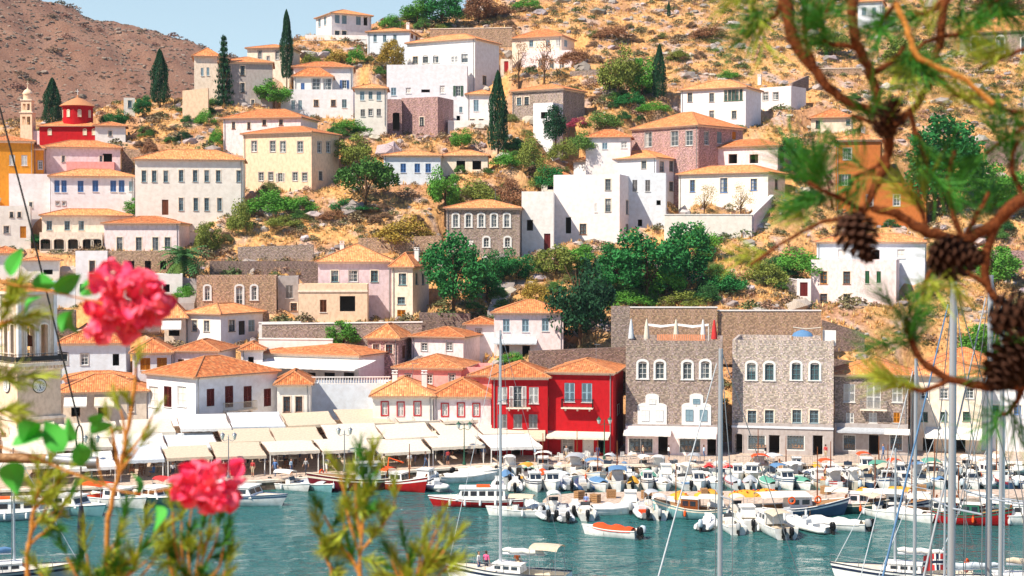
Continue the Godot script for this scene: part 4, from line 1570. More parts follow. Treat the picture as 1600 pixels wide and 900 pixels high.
func body(key: String, pose: String, shirt: Color, legs: Color, hair: Color) -> MeshInstance3D:
	var skin := Color(0.55, 0.3, 0.2)
	var bones := []
	var hip := 0.93
	if pose == "sit":
		hip = 0.52
	var step := 0.16 if pose == "walk" else 0.02
	for s in [-1, 1]:
		var knee := Vector3(s * 0.1, hip - 0.44, step * s * 0.7 + 0.03)
		var foot := Vector3(s * 0.11, hip - 0.86, step * s * 1.2 - 0.02)
		if pose == "sit":
			knee = Vector3(s * 0.12, hip + 0.02, 0.42)
			foot = Vector3(s * 0.12, hip - 0.43, 0.44)
		bones.append([Vector3(s * 0.09, hip, 0), knee, 0.085, 0.06, legs])
		bones.append([knee, foot, 0.06, 0.042, skin if pose != "walk" else legs])
		bones.append([foot + Vector3(0, -0.02, 0), foot + Vector3(0, -0.035, 0.14), 0.04, 0.035, Color(0.1, 0.09, 0.08)])
		var sh := Vector3(s * 0.19, hip + 0.5, 0)
		var el := sh + Vector3(s * 0.06, -0.28, -0.02 + step * -s * 0.6)
		var ha := el + Vector3(s * 0.0, -0.24, 0.08 + step * -s * 0.5)
		if pose == "sit":
			ha = el + Vector3(-s * 0.06, -0.04, 0.26)
		bones.append([Vector3(s * 0.14, hip + 0.49, 0), sh, 0.065, 0.055, shirt])
		bones.append([sh, el, 0.052, 0.04, shirt])
		bones.append([el, ha, 0.038, 0.028, skin])
		bones.append([ha, ha + Vector3(0, -0.09, 0.02), 0.032, 0.022, skin])
	bones.append([Vector3(0, hip, 0), Vector3(0, hip + 0.22, 0), 0.13, 0.115, legs if pose != "sit" else shirt])
	bones.append([Vector3(0, hip + 0.2, 0), Vector3(0, hip + 0.45, 0), 0.12, 0.13, shirt])
	bones.append([Vector3(0, hip + 0.5, 0), Vector3(0, hip + 0.62, 0.01), 0.06, 0.05, skin])
	bones.append([Vector3(0, hip + 0.66, 0.02), Vector3(0, hip + 0.75, 0.01), 0.08, 0.092, skin])
	bones.append([Vector3(0, hip + 0.72, -0.02), Vector3(0, hip + 0.78, -0.015), 0.088, 0.09, hair])
	bones.append([Vector3(0, hip + 0.68, 0.09), Vector3(0, hip + 0.7, 0.1), 0.02, 0.014, skin])
	var mesh := cached("body_" + key, func(): return surface_net(bones, 0.034))
	var m := MeshInstance3D.new()
	m.name = "body"
	m.mesh = mesh
	m.material_override = M["skin"]
	return m

func surface_net(bones: Array, cell: float) -> ArrayMesh:
	var lo := Vector3.INF
	var hi := -Vector3.INF
	for b in bones:
		for e in 2:
			lo = lo.min(b[e] - Vector3.ONE * (b[2] + cell * 2))
			hi = hi.max(b[e] + Vector3.ONE * (b[2] + cell * 2))
	var n := Vector3i(((hi - lo) / cell).ceil())
	var f := PackedFloat32Array()
	f.resize((n.x + 1) * (n.y + 1) * (n.z + 1))
	f.fill(9.0)
	var sx := 1
	var sy := n.x + 1
	var sz := (n.x + 1) * (n.y + 1)
	for b in bones:
		var a: Vector3 = b[0]
		var k: Vector3 = b[1] - b[0]
		var kk := maxf(k.length_squared(), 1e-9)
		var m: float = maxf(b[2], b[3]) + 0.08
		var q0 := Vector3i(((a.min(b[1]) - Vector3.ONE * m - lo) / cell).floor()).clamp(Vector3i.ZERO, n)
		var q1 := Vector3i(((a.max(b[1]) + Vector3.ONE * m - lo) / cell).ceil()).clamp(Vector3i.ZERO, n)
		for z in range(q0.z, q1.z + 1):
			for y in range(q0.y, q1.y + 1):
				for x in range(q0.x, q1.x + 1):
					var p := lo + Vector3(x, y, z) * cell
					var t := clampf((p - a).dot(k) / kk, 0, 1)
					var d: float = p.distance_to(a + k * t) - lerpf(b[2], b[3], t)
					var i := x + y * sy + z * sz
					var h := clampf(0.5 + 0.5 * (f[i] - d) / 0.03, 0, 1)
					f[i] = lerpf(f[i], d, h) - 0.03 * h * (1 - h) if f[i] < 8 else d
	var ids := {}
	var vs := PackedVector3Array()
	var cs := PackedColorArray()
	for z in n.z:
		for y in n.y:
			for x in n.x:
				var i := x + y * sy + z * sz
				var c := 0
				var acc := Vector3.ZERO
				var g := [f[i], f[i + 1], f[i + sy], f[i + sy + 1], f[i + sz], f[i + sz + 1], f[i + sz + sy], f[i + sz + sy + 1]]
				for e in [[0, 1], [2, 3], [4, 5], [6, 7], [0, 2], [1, 3], [4, 6], [5, 7], [0, 4], [1, 5], [2, 6], [3, 7]]:
					var u: float = g[e[0]]
					var w: float = g[e[1]]
					if (u < 0) != (w < 0):
						var t := u / (u - w)
						acc += Vector3(e[0] & 1, (e[0] >> 1) & 1, e[0] >> 2).lerp(Vector3(e[1] & 1, (e[1] >> 1) & 1, e[1] >> 2), t)
						c += 1
				if c:
					ids[i] = vs.size()
					var p := lo + (Vector3(x, y, z) + acc / c) * cell
					vs.append(p)
					var best := 9.0
					var col := Color.WHITE
					for b in bones:
						var k: Vector3 = b[1] - b[0]
						var t := clampf((p - b[0]).dot(k) / maxf(k.length_squared(), 1e-9), 0, 1)
						var d: float = p.distance_to(b[0] + k * t) - lerpf(b[2], b[3], t)
						if d < best:
							best = d
							col = b[4]
					cs.append(col)
	var st := SurfaceTool.new()
	st.begin(Mesh.PRIMITIVE_TRIANGLES)
	st.set_smooth_group(0)
	for i in vs.size():
		st.set_color(cs[i])
		st.add_vertex(vs[i])
	for i in ids:
		for ax in [[sx, sy, sz], [sy, sz, sx], [sz, sx, sy]]:
			var j: int = i + ax[0]
			if j >= f.size() or (f[i] < 0) == (f[j] < 0):
				continue
			var q := [i, i - ax[1], i - ax[1] - ax[2], i - ax[2]]
			if not (ids.has(q[1]) and ids.has(q[2]) and ids.has(q[3])):
				continue
			var w := [ids[q[0]], ids[q[1]], ids[q[2]], ids[q[3]]]
			var order := [0, 2, 1, 0, 3, 2] if f[i] < 0 else [0, 1, 2, 0, 2, 3]
			for k in order:
				st.add_index(w[k])
	st.generate_normals()
	return st.commit()

func jetty_clutter() -> void:
	rng.seed = 33
	for q in CLUTTER:
		var t := thing(q[0], q[1], q[2], "gear lying on the jetty")
		t.position = Vector3(q[3], 0.62, q[4])
		t.rotation.y = q[5]
		if q[0] == "net_heap":
			var rings := []
			for r in [[1.3, 0.0], [1.2, 0.2], [0.8, 0.42], [0.3, 0.55], [0.02, 0.58]]:
				var ring := PackedVector3Array()
				for k in 14:
					var a := -TAU * k / 14
					var m: float = r[0] * rng.randf_range(0.8, 1.15)
					ring.append(Vector3(cos(a) * m * 1.4, r[1] * rng.randf_range(0.8, 1.15), sin(a) * m * 0.7))
				rings.append(ring)
			var g := MB.new()
			g.loft(rings)
			part("net", g.done(), M["cloth_yellow"], t)
			for i in 7:
				var f := MB.new()
				f.lathe([[0.0, 0.0], [0.1, 0.04], [0.1, 0.14], [0.0, 0.18]], 7, Vector3(rng.randf_range(-1.2, 1.2), 0.4, rng.randf_range(-0.4, 0.5)))
				part("float", f.done(), M["buoy_orange"], t)
		else:
			for i in 4:
				var g := MB.new()
				g.box(Vector3(0, 0.12 + i * 0.2, 0), Vector3(0.9, 0.16, 0.6))
				part("slat", g.done(), M["deckwood"], t)
			for s in [-1, 1]:
				var g := MB.new()
				g.box(Vector3(s * 0.4, 0.42, 0.31), Vector3(0.08, 0.84, 0.03))
				part("post", g.done(), M["deckwood"], t)

func second_terrace(p: Vector3, turn: float) -> void:
	var t := thing("terrace_shelter", "pale timber frame with a low wall on the right mansion roof", "shelter")
	t.position = p
	t.rotation.y = turn
	for x in [-1.6, 1.8]:
		var g := MB.new()
		g.box(Vector3(x, 1.1, 0), Vector3(0.14, 2.2, 0.14))
		part("post", g.done(), M["deckwood"], t)
	var b := MB.new()
	b.tube([Vector3(-1.7, 2.15, 0), Vector3(0, 1.95, 0), Vector3(1.9, 2.15, 0)], 0.06, 6)
	part("beam", b.done(), M["cloth_cream"], t)
	var w := MB.new()
	w.box(Vector3(2.6, 0.9, -0.4), Vector3(1.6, 1.8, 0.3))
	part("screen_wall", w.done(), M["wall_white"], t)
	var u := thing("blue_parasol", "round blue parasol on the right mansion roof", "parasol")
	u.position = p + Basis(Vector3.UP, turn) * Vector3(-0.4, 0, 0.8)
	var c := MB.new()
	c.lathe([[1.25, 1.15], [1.05, 1.5], [0.6, 1.75], [0.05, 1.9], [0.0, 1.9]], 10)
	part("canopy", c.done(), M["cloth_blue"], u)
	var k := MB.new()
	k.tube([Vector3(0, 0, 0), Vector3(0, 1.9, 0)], 0.03, 6)
	part("pole", k.done(), M["aluminium"], u)

# ---------------------------------------------------------------- boats; bow towards local +X, y = 0 at the waterline
func hull_rings(L: float, B: float, H: float, rise: float, transom: float) -> Array:
	var rows := []
	var n := 13
	for i in n:
		var t := i / (n - 1.0)
		var x := -L / 2 + L * t
		var k := 1.0 - pow(maxf(0.0, (t - 0.42) / 0.58), 2.3)
		var b: float = B / 2 * maxf(0.02, lerpf(transom, 1.0, sin(minf(t / 0.45, 1.0) * PI / 2)) * k)
		var s := H * (1.0 + rise * pow(maxf(0.0, (t - 0.3) / 0.7), 2.0) + rise * 0.3 * pow(maxf(0.0, 0.3 - t) / 0.3, 2.0))
		var rake := 0.14 * L * pow(maxf(0.0, (t - 0.75) / 0.25), 1.5) * 0.5
		rows.append([x, b, s, rake])
	return rows

func hull(o: Node3D, L: float, B: float, H: float, rise: float, transom: float, m: String, stripe := "", deckm := "gel_cream") -> Array:
	var R := hull_rings(L, B, H, rise, transom)
	var rings := []
	for q in R:
		var x: float = q[0]
		var b: float = q[1]
		var s: float = q[2]
		rings.append(PackedVector3Array([Vector3(x + q[3], s, b), Vector3(x + q[3] * 0.7, s * 0.6, b * 0.96), Vector3(x + q[3] * 0.3, s * 0.15, b * 0.86), Vector3(x, -0.18, b * 0.6), Vector3(x, -0.32, 0), Vector3(x, -0.18, -b * 0.6), Vector3(x + q[3] * 0.3, s * 0.15, -b * 0.86), Vector3(x + q[3] * 0.7, s * 0.6, -b * 0.96), Vector3(x + q[3], s, -b)]))
	var mb := MB.new()
	for r in rings:
		r.reverse()
	mb.loft(rings, false, false)
	var first: PackedVector3Array = rings[0]
	for j in first.size() - 2:
		mb.tri(first[0], first[j + 1], first[j + 2])
	var h := part("hull", mb.done(), M["gel_" + m], o)
	# rail cap and deck: a foredeck, side decks and a sunken cockpit
	var cap := MB.new()
	for s in [-1, 1]:
		var pts := []
		for q in R:
			pts.append(Vector3(q[0] + q[3], q[2] + 0.01, q[1] * s))
		cap.tube(pts, 0.05, 5)
	part("rub_rail", cap.done(), M["gel_" + stripe] if stripe and M.has("gel_" + stripe) else M["gel_white"], h)
	var dk := MB.new()
	for i in R.size() - 1:
		var a: Array = R[i]
		var c: Array = R[i + 1]
		var fore: bool = i >= 7
		var ia: float = 0.0 if fore else maxf(0.0, a[1] - 0.28)
		var ic: float = 0.0 if fore else maxf(0.0, c[1] - 0.28)
		for s in [-1, 1]:
			var p := [Vector3(a[0] + a[3], a[2] - 0.02, s * a[1]), Vector3(c[0] + c[3], c[2] - 0.02, s * c[1]), Vector3(c[0] + c[3], c[2] + (0.06 if fore else -0.02), s * ic), Vector3(a[0] + a[3], a[2] + (0.06 if fore else -0.02), s * ia)]
			if s > 0:
				dk.quad(p[0], p[1], p[2], p[3])
			else:
				dk.quad(p[3], p[2], p[1], p[0])
			if not fore:
				var f := [Vector3(a[0], H * 0.3, s * ia), Vector3(c[0], H * 0.3, s * ic)]
				if s > 0:
					dk.quad(p[3], p[2], f[1], f[0])
				else:
					dk.quad(f[0], f[1], p[2], p[3])
		if not fore:
			dk.quad(Vector3(a[0], H * 0.3, ia), Vector3(c[0], H * 0.3, ic), Vector3(c[0], H * 0.3, -ic), Vector3(a[0], H * 0.3, -ia))
	var b7: Array = R[7]
	dk.quad(Vector3(b7[0], H * 0.3, b7[1]), Vector3(b7[0], H * 0.3, -b7[1]), Vector3(b7[0], b7[2], -b7[1]), Vector3(b7[0], b7[2], b7[1]))
	part("deck", dk.done(), M[deckm], o)
	if stripe:
		var st := MB.new()
		for s in [-1, 1]:
			var up := []
			var dn := []
			for q in R:
				up.append(Vector3(q[0] + q[3] * 0.9, q[2] * 0.86, (q[1] * 0.985 + 0.012) * s))
				dn.append(Vector3(q[0] + q[3] * 0.8, q[2] * 0.74, (q[1] * 0.975 + 0.014) * s))
			for i in up.size() - 1:
				if s > 0:
					st.quad(dn[i], dn[i + 1], up[i + 1], up[i])
				else:
					st.quad(up[i], up[i + 1], dn[i + 1], dn[i])
		part("stripe", st.done(), M["gel_" + stripe], h)
	return R

func outboard(o: Node3D, at: Vector3, s: float, m: String) -> void:
	var b := Transform3D(Basis(Vector3.FORWARD, rng.randf_range(-0.1, 0.25)).scaled(Vector3.ONE * s), at)
	var k := part("outboard", cached("outboard", func():
		var g := MB.new()
		var rings := []
		for q in [[0.02, 0.42, 0.2, 0.13], [0.12, 0.5, 0.3, 0.2], [0.4, 0.52, 0.31, 0.21], [0.62, 0.44, 0.26, 0.18], [0.7, 0.3, 0.16, 0.1]]:
			var ring := PackedVector3Array()
			for j in 10:
				var a := -TAU * j / 10
				ring.append(Vector3(-0.22 + cos(a) * q[2], q[0] + 0.35, sin(a) * q[3]))
			rings.append(ring)
		g.loft(rings)
		return g.done()), M["gel_" + m], o, b)
	part("outboard_leg", cached("outboard_leg", func():
		var g := MB.new()
		g.box(Vector3(-0.2, 0.05, 0), Vector3(0.2, 0.75, 0.12))
		g.box(Vector3(-0.24, -0.3, 0), Vector3(0.4, 0.04, 0.26))
		g.box(Vector3(-0.03, 0.2, 0), Vector3(0.12, 0.3, 0.26))
		return g.done()), M["rubber"], k)

func bimini(o: Node3D, x0: float, x1: float, y: float, w: float, m: String) -> void:
	var g := MB.new()
	var rows := []
	for i in 6:
		var t := i / 5.0
		var r := PackedVector3Array()
		for j in 7:
			var u := j / 6.0
			r.append(Vector3(lerpf(x0, x1, t), y + 0.12 * sin(PI * u) - 0.05 * pow(2 * t - 1, 2) - 0.16 * pow(absf(2 * u - 1), 6), lerpf(-w / 2, w / 2, u)))
		rows.append(r)
	g.loft(rows, false, false)
	var c := part("canopy", g.done(), M["cloth_" + m], o)
	for x in [x0 + 0.1, x1 - 0.1]:
		for s in [-1, 1]:
			var p := MB.new()
			p.tube([Vector3(x, 0.35, s * w * 0.48), Vector3(x, y - 0.1, s * w * 0.48)], 0.022, 5)
			part("canopy_pole", p.done(), M["aluminium"], c)

func cabin(o: Node3D, x0: float, x1: float, y0: float, h: float, w: float, m: String, nwin: int, slope := 0.35, roofm := "gel_white", winm := "tinted_glass") -> void:
	var g := MB.new()
	var a := [Vector3(x0, y0, -w / 2), Vector3(x1, y0, -w / 2), Vector3(x1, y0, w / 2), Vector3(x0, y0, w / 2)]
	var b := [Vector3(x0 + 0.08, y0 + h, -w / 2 * 0.9), Vector3(x1 - slope, y0 + h, -w / 2 * 0.9), Vector3(x1 - slope, y0 + h, w / 2 * 0.9), Vector3(x0 + 0.08, y0 + h, w / 2 * 0.9)]
	for i in 4:
		var j := (i + 1) % 4
		g.quad(a[j], a[i], b[i], b[j])
	g.quad(b[0], b[3], b[2], b[1])
	var c := part("cabin", g.done(), M[m], o)
	var r := MB.new()
	r.box(Vector3((b[0].x + b[1].x) / 2 + 0.05, y0 + h + 0.04, 0), Vector3(b[1].x - b[0].x + 0.4, 0.08, w * 0.98))
	part("cabin_roof", r.done(), M[roofm], o)
	var L := x1 - slope * 0.8 - x0 - 0.2
	for s in [-1, 1]:
		for i in nwin:
			var q := MB.new()
			var ww := L / nwin * 0.72
			var tilt := atan2(w * 0.05, h)
			q.box(Vector3.ZERO, Vector3(ww, h * 0.42, 0.02), Basis(Vector3.RIGHT, -s * tilt))
			part("cabin_window", q.done(), M[winm], c, Transform3D(Basis.IDENTITY, Vector3(x0 + 0.15 + L * (i + 0.5) / nwin, y0 + h * 0.62, s * (w / 2 * 0.938 + 0.012))))
	var fr := MB.new()
	var k := atan2(slope, h)
	fr.box(Vector3.ZERO, Vector3(0.02, h * 0.5, w * 0.38), Basis(Vector3.BACK, k))
	for s in [-1, 1]:
		part("windscreen", fr.done(), M[winm], c, Transform3D(Basis.IDENTITY, Vector3(x1 - slope * 0.6 + 0.015, y0 + h * 0.6, s * w * 0.22)))

func fender(o: Node3D, at: Vector3, m := "gel_white") -> void:
	part("fender", cached("fender", func():
		var g := MB.new()
		g.lathe([[0.0, -0.3], [0.09, -0.26], [0.12, -0.15], [0.12, 0.15], [0.08, 0.26], [0.02, 0.32], [0.015, 0.5], [0.0, 0.5]], 8)
		return g.done()), M[m], o, Transform3D(Basis.IDENTITY, at))

func lifebuoy(o: Node3D, xf: Transform3D) -> void:
	part("lifebuoy", cached("lifebuoy", func():
		var g := MB.new()
		var rings := []
		for i in 17:
			var a := TAU * i / 16
			var ring := PackedVector3Array()
			for j in 6:
				var b := TAU * j / 6
				ring.append(Vector3(cos(a) * (0.3 + 0.08 * cos(b)), sin(a) * (0.3 + 0.08 * cos(b)), 0.08 * sin(b)))
			rings.append(ring)
		g.loft(rings, true, false)
		return g.done()), M["buoy_orange"], o, xf)

func ordinal(i: int) -> String:
	var low := ["first", "second", "third", "fourth", "fifth", "sixth", "seventh", "eighth", "ninth", "tenth", "eleventh", "twelfth", "thirteenth", "fourteenth", "fifteenth", "sixteenth", "seventeenth", "eighteenth", "nineteenth", "twentieth"]
	if i < 20:
		return low[i]
	return ["twenty", "thirty", "forty"][(i + 1) / 10 - 2] + " " + low[(i + 1) % 10 - 1] if (i + 1) % 10 else ["twentieth", "thirtieth", "fortieth"][(i + 1) / 10 - 2]

func boat(q: Dictionary) -> void:
	var label: String = q.get("l", "")
	if not label:
		var say := {"paleblue": "pale blue", "teal": "turquoise", "darkteal": "dark teal", "orangered": "orange", "pale": "pale blue"}
		var h: String = q.get("h", "white")
		var c: String = q.get("c", "white")
		label = "%s %s, %s %s, %s from left %s" % [say.get(h, h), BOAT_KINDS[q.k], say.get(c, c), "cover" if q.k == "covered" else ("canopy" if q.get("b", 0) and q.k != "rib" else "seats"), ordinal(q.i), BOAT_WHERE[int(q.g)]]
	var o := thing(BOAT_NAMES[q.k], label, "boat", BOAT_ROWS[int(q.g)])
	o.position = Vector3(q.x, 0, q.z)
	o.rotation = Vector3(0, q.a, 0)
	var L: float = q.L
	var B: float = q.get("B", L * 0.36)
	var k: String = q.k
	var hm: String = q.get("h", "white")
	var cm: String = q.get("c", "white")
	rng.seed = int(absf(q.x) * 100 + absf(q.z) * 7)
	match k:
		"rib":
			var g := MB.new()
			var pts := []
			for s in [-1, 1]:
				var half := []
				for i in 9:
					var t := i / 8.0
					half.append(Vector3(lerpf(-L / 2, L / 2 - 0.3, t), 0.32 + 0.3 * pow(t, 3), s * (B / 2 - 0.25) * (1.0 - pow(maxf(0, (t - 0.5) / 0.5), 2.2))))
				if s > 0:
					half.reverse()
				pts.append_array(half)
			g.tube(pts, [0.14] + range(pts.size() - 2).map(func(_i): return 0.26) + [0.14], 9)
			part("inflatable_tube", g.done(), M["tube_grey"] if hm == "grey" else M["gel_" + hm], o)
			var f := MB.new()
			f.box(Vector3(-0.25, 0.18, 0), Vector3(L * 0.8, 0.22, B - 0.75))
			f.box(Vector3(-0.3, -0.05, 0), Vector3(L * 0.72, 0.4, B - 1.1))
			f.box(Vector3(-L / 2 + 0.12, 0.4, 0), Vector3(0.12, 0.5, B - 0.8))
			part("floor", f.done(), M["gel_grey"], o)
			var c := MB.new()
			c.box(Vector3(0.1, 0.62, 0), Vector3(0.5, 0.7, 0.7))
			c.box(Vector3(0.34, 1.1, 0), Vector3(0.05, 0.35, 0.66), Basis(Vector3.BACK, 0.4))
			part("console", c.done(), M["gel_white"], o)
			var st := MB.new()
			st.box(Vector3(-0.75, 0.5, 0), Vector3(0.5, 0.42, 0.9))
			part("seat", st.done(), M["cloth_" + cm], o)
		"cabin":
			var R := hull(o, L, B, 0.85, 0.35, 0.9, hm, q.get("s", ""))
			cabin(o, -L * 0.05, L * 0.27, 0.8, 0.95, B * 0.74, "gel_white", 2, 0.5)
			var w := MB.new()
			w.box(Vector3(-L * 0.3, 0.6, 0), Vector3(L * 0.14, 0.5, B * 0.6))
			part("bench", w.done(), M["cloth_" + cm], o)
			if q.get("b", 0):
				bimini(o, -L * 0.42, -L * 0.05, 2.1, B * 0.85, cm)
		"covered":
			hull(o, L, B, 0.65, 0.3, 0.85, hm, q.get("s", ""))
			var R := hull_rings(L, B, 0.65, 0.3, 0.85)
			var rows := []
			for i in range(1, 11):
				var row := PackedVector3Array()
				for j in 9:
					var u := j / 8.0
					row.append(Vector3(R[i][0], R[i][2] - 0.06 + (0.42 + 0.12 * sin(i * 1.7)) * sin(PI * u) * (1.0 if i > 1 else 0.5), lerpf(-1, 1, u) * (R[i][1] + 0.05)))
				rows.append(row)
			var g := MB.new()
			g.loft(rows, false, false)
			part("boat_cover", g.done(), M["cloth_" + cm], o)
		"caique":
			hull(o, L, B, 0.9, 0.75, 0.25, hm, q.get("s", "cream"), "deckwood")
			cabin(o, -L * 0.12, L * 0.14, 0.75, 1.05, B * 0.55, q.get("cab", "gel_white"), 2, 0.12)
			var mast := MB.new()
			mast.tube([Vector3(L * 0.22, 0.8, 0), Vector3(L * 0.22, 0.8 + L * 0.62, 0)], [0.07, 0.04], 7)
			part("mast", mast.done(), M["varnish"], o)
			var post := MB.new()
			post.box(Vector3(L / 2 + 0.2, 1.45, 0), Vector3(0.16, 0.9, 0.12), Basis(Vector3.BACK, -0.3))
			part("stem_post", post.done(), M["varnish"], o)
			bimini(o, -L * 0.42, L * 0.1 if q.get("b", 0) else -L * 0.12, 2.15, B * 0.86, cm)
			for s in [-1, 1]:
				fender(o, Vector3(0.3, 0.55, s * (B / 2 + 0.06)), "buoy_orange" if not q.get("b", 0) else "gel_white")
		"taxi":
			hull(o, L, B, 0.75, 0.3, 0.85, hm, "white")
			cabin(o, -L * 0.3, L * 0.26, 0.7, 1.05, B * 0.78, "gel_white", 5, 0.6)
			var rc := MB.new()
			rc.box(Vector3(-L * 0.05, 1.92, 0), Vector3(1.3, 0.18, 0.8))
			part("roof_raft", rc.done(), M["buoy_orange"], o)
			for s in [-1, 1]:
				for i in 5:
					fender(o, Vector3(-L * 0.36 + i * L * 0.17, 0.5, s * (B / 2 * (0.98 if i < 4 else 0.82) + 0.1)))
		"trawler":
			hull(o, L, B, 1.15, 0.6, 0.55, hm, "cream", "deckwood")
			cabin(o, -L * 0.22, L * 0.04, 1.0, 1.7, B * 0.5, "gel_paleblue", 2, 0.1)
			var m := MB.new()
			m.tube([Vector3(0.4, 1.0, 0), Vector3(0.4, 4.4, 0)], 0.06, 6)
			part("mast", m.done(), M["paint_white"], o)
			var cr := MB.new()
			cr.tube([Vector3(-0.2, 4.0, 0), Vector3(1.0, 4.0, 0)], 0.04, 5)
			part("yard", cr.done(), M["paint_white"], o)
			var boom := MB.new()
			boom.tube([Vector3(-L * 0.3, 1.2, 0.3), Vector3(-L * 0.32, 3.1, 0.3), Vector3(-L * 0.48, 2.5, 0.5)], 0.09, 6)
			part("crane_arm", boom.done(), M["buoy_orange"], o)
			for s in [-1, 1]:
				for i in 5:
					fender(o, Vector3(-L * 0.3 + i * L * 0.15, 0.7, s * (B / 2 + 0.05)))
			lifebuoy(o, Transform3D(Basis(Vector3.UP, PI / 2 * 0.5), Vector3(L * 0.4, 1.7, B * 0.25)))
			var net := MB.new()
			net.lathe([[0.0, 1.0], [0.7, 1.05], [0.55, 1.5], [0.2, 1.75], [0.0, 1.78]], 10, Vector3(-L * 0.36, -0.3, 0))
			part("net_pile", net.done(), M["cloth_blue"], o)
		_:
			hull(o, L, B, 0.62, 0.3, 0.88, hm, q.get("s", ""))
			var c := MB.new()
			c.box(Vector3(0.05, 0.65, 0), Vector3(0.55, 0.8, 0.7))
			part("console", c.done(), M["gel_white"], o)
			var ws := MB.new()
			ws.box(Vector3(0.36, 1.2, 0), Vector3(0.03, 0.42, 0.9), Basis(Vector3.BACK, 0.45))
			part("windscreen", ws.done(), M["tinted_glass"], o)
			var st := MB.new()
			st.box(Vector3(-L * 0.26, 0.5, 0), Vector3(0.5, 0.35, B * 0.6))
			part("seat", st.done(), M["cloth_" + cm], o)
			if q.get("b", 0):
				bimini(o, -L * 0.34, L * 0.12, 1.95, B * 0.82, cm)
	if q.get("e", 1) and k in ["rib", "cabin", "covered", "open"]:
		for s in ([-0.35, 0.35] if q.get("e", 1) == 2 else [0.0]):
			outboard(o, Vector3(-L / 2 - 0.12, 0.05, s), 1.0, "black" if rng.randf() < 0.6 else ("grey" if rng.randf() < 0.5 else "paleblue"))
	if k in ["open", "cabin"]:
		for s in [-1, 1]:
			fender(o, Vector3(rng.randf_range(-1, 0.6), 0.4, s * (B / 2 + 0.08)))
	for p in q.get("o", []):
		lifebuoy(o, Transform3D(Basis(Vector3.UP, p[3]), Vector3(p[0], p[1], p[2])))

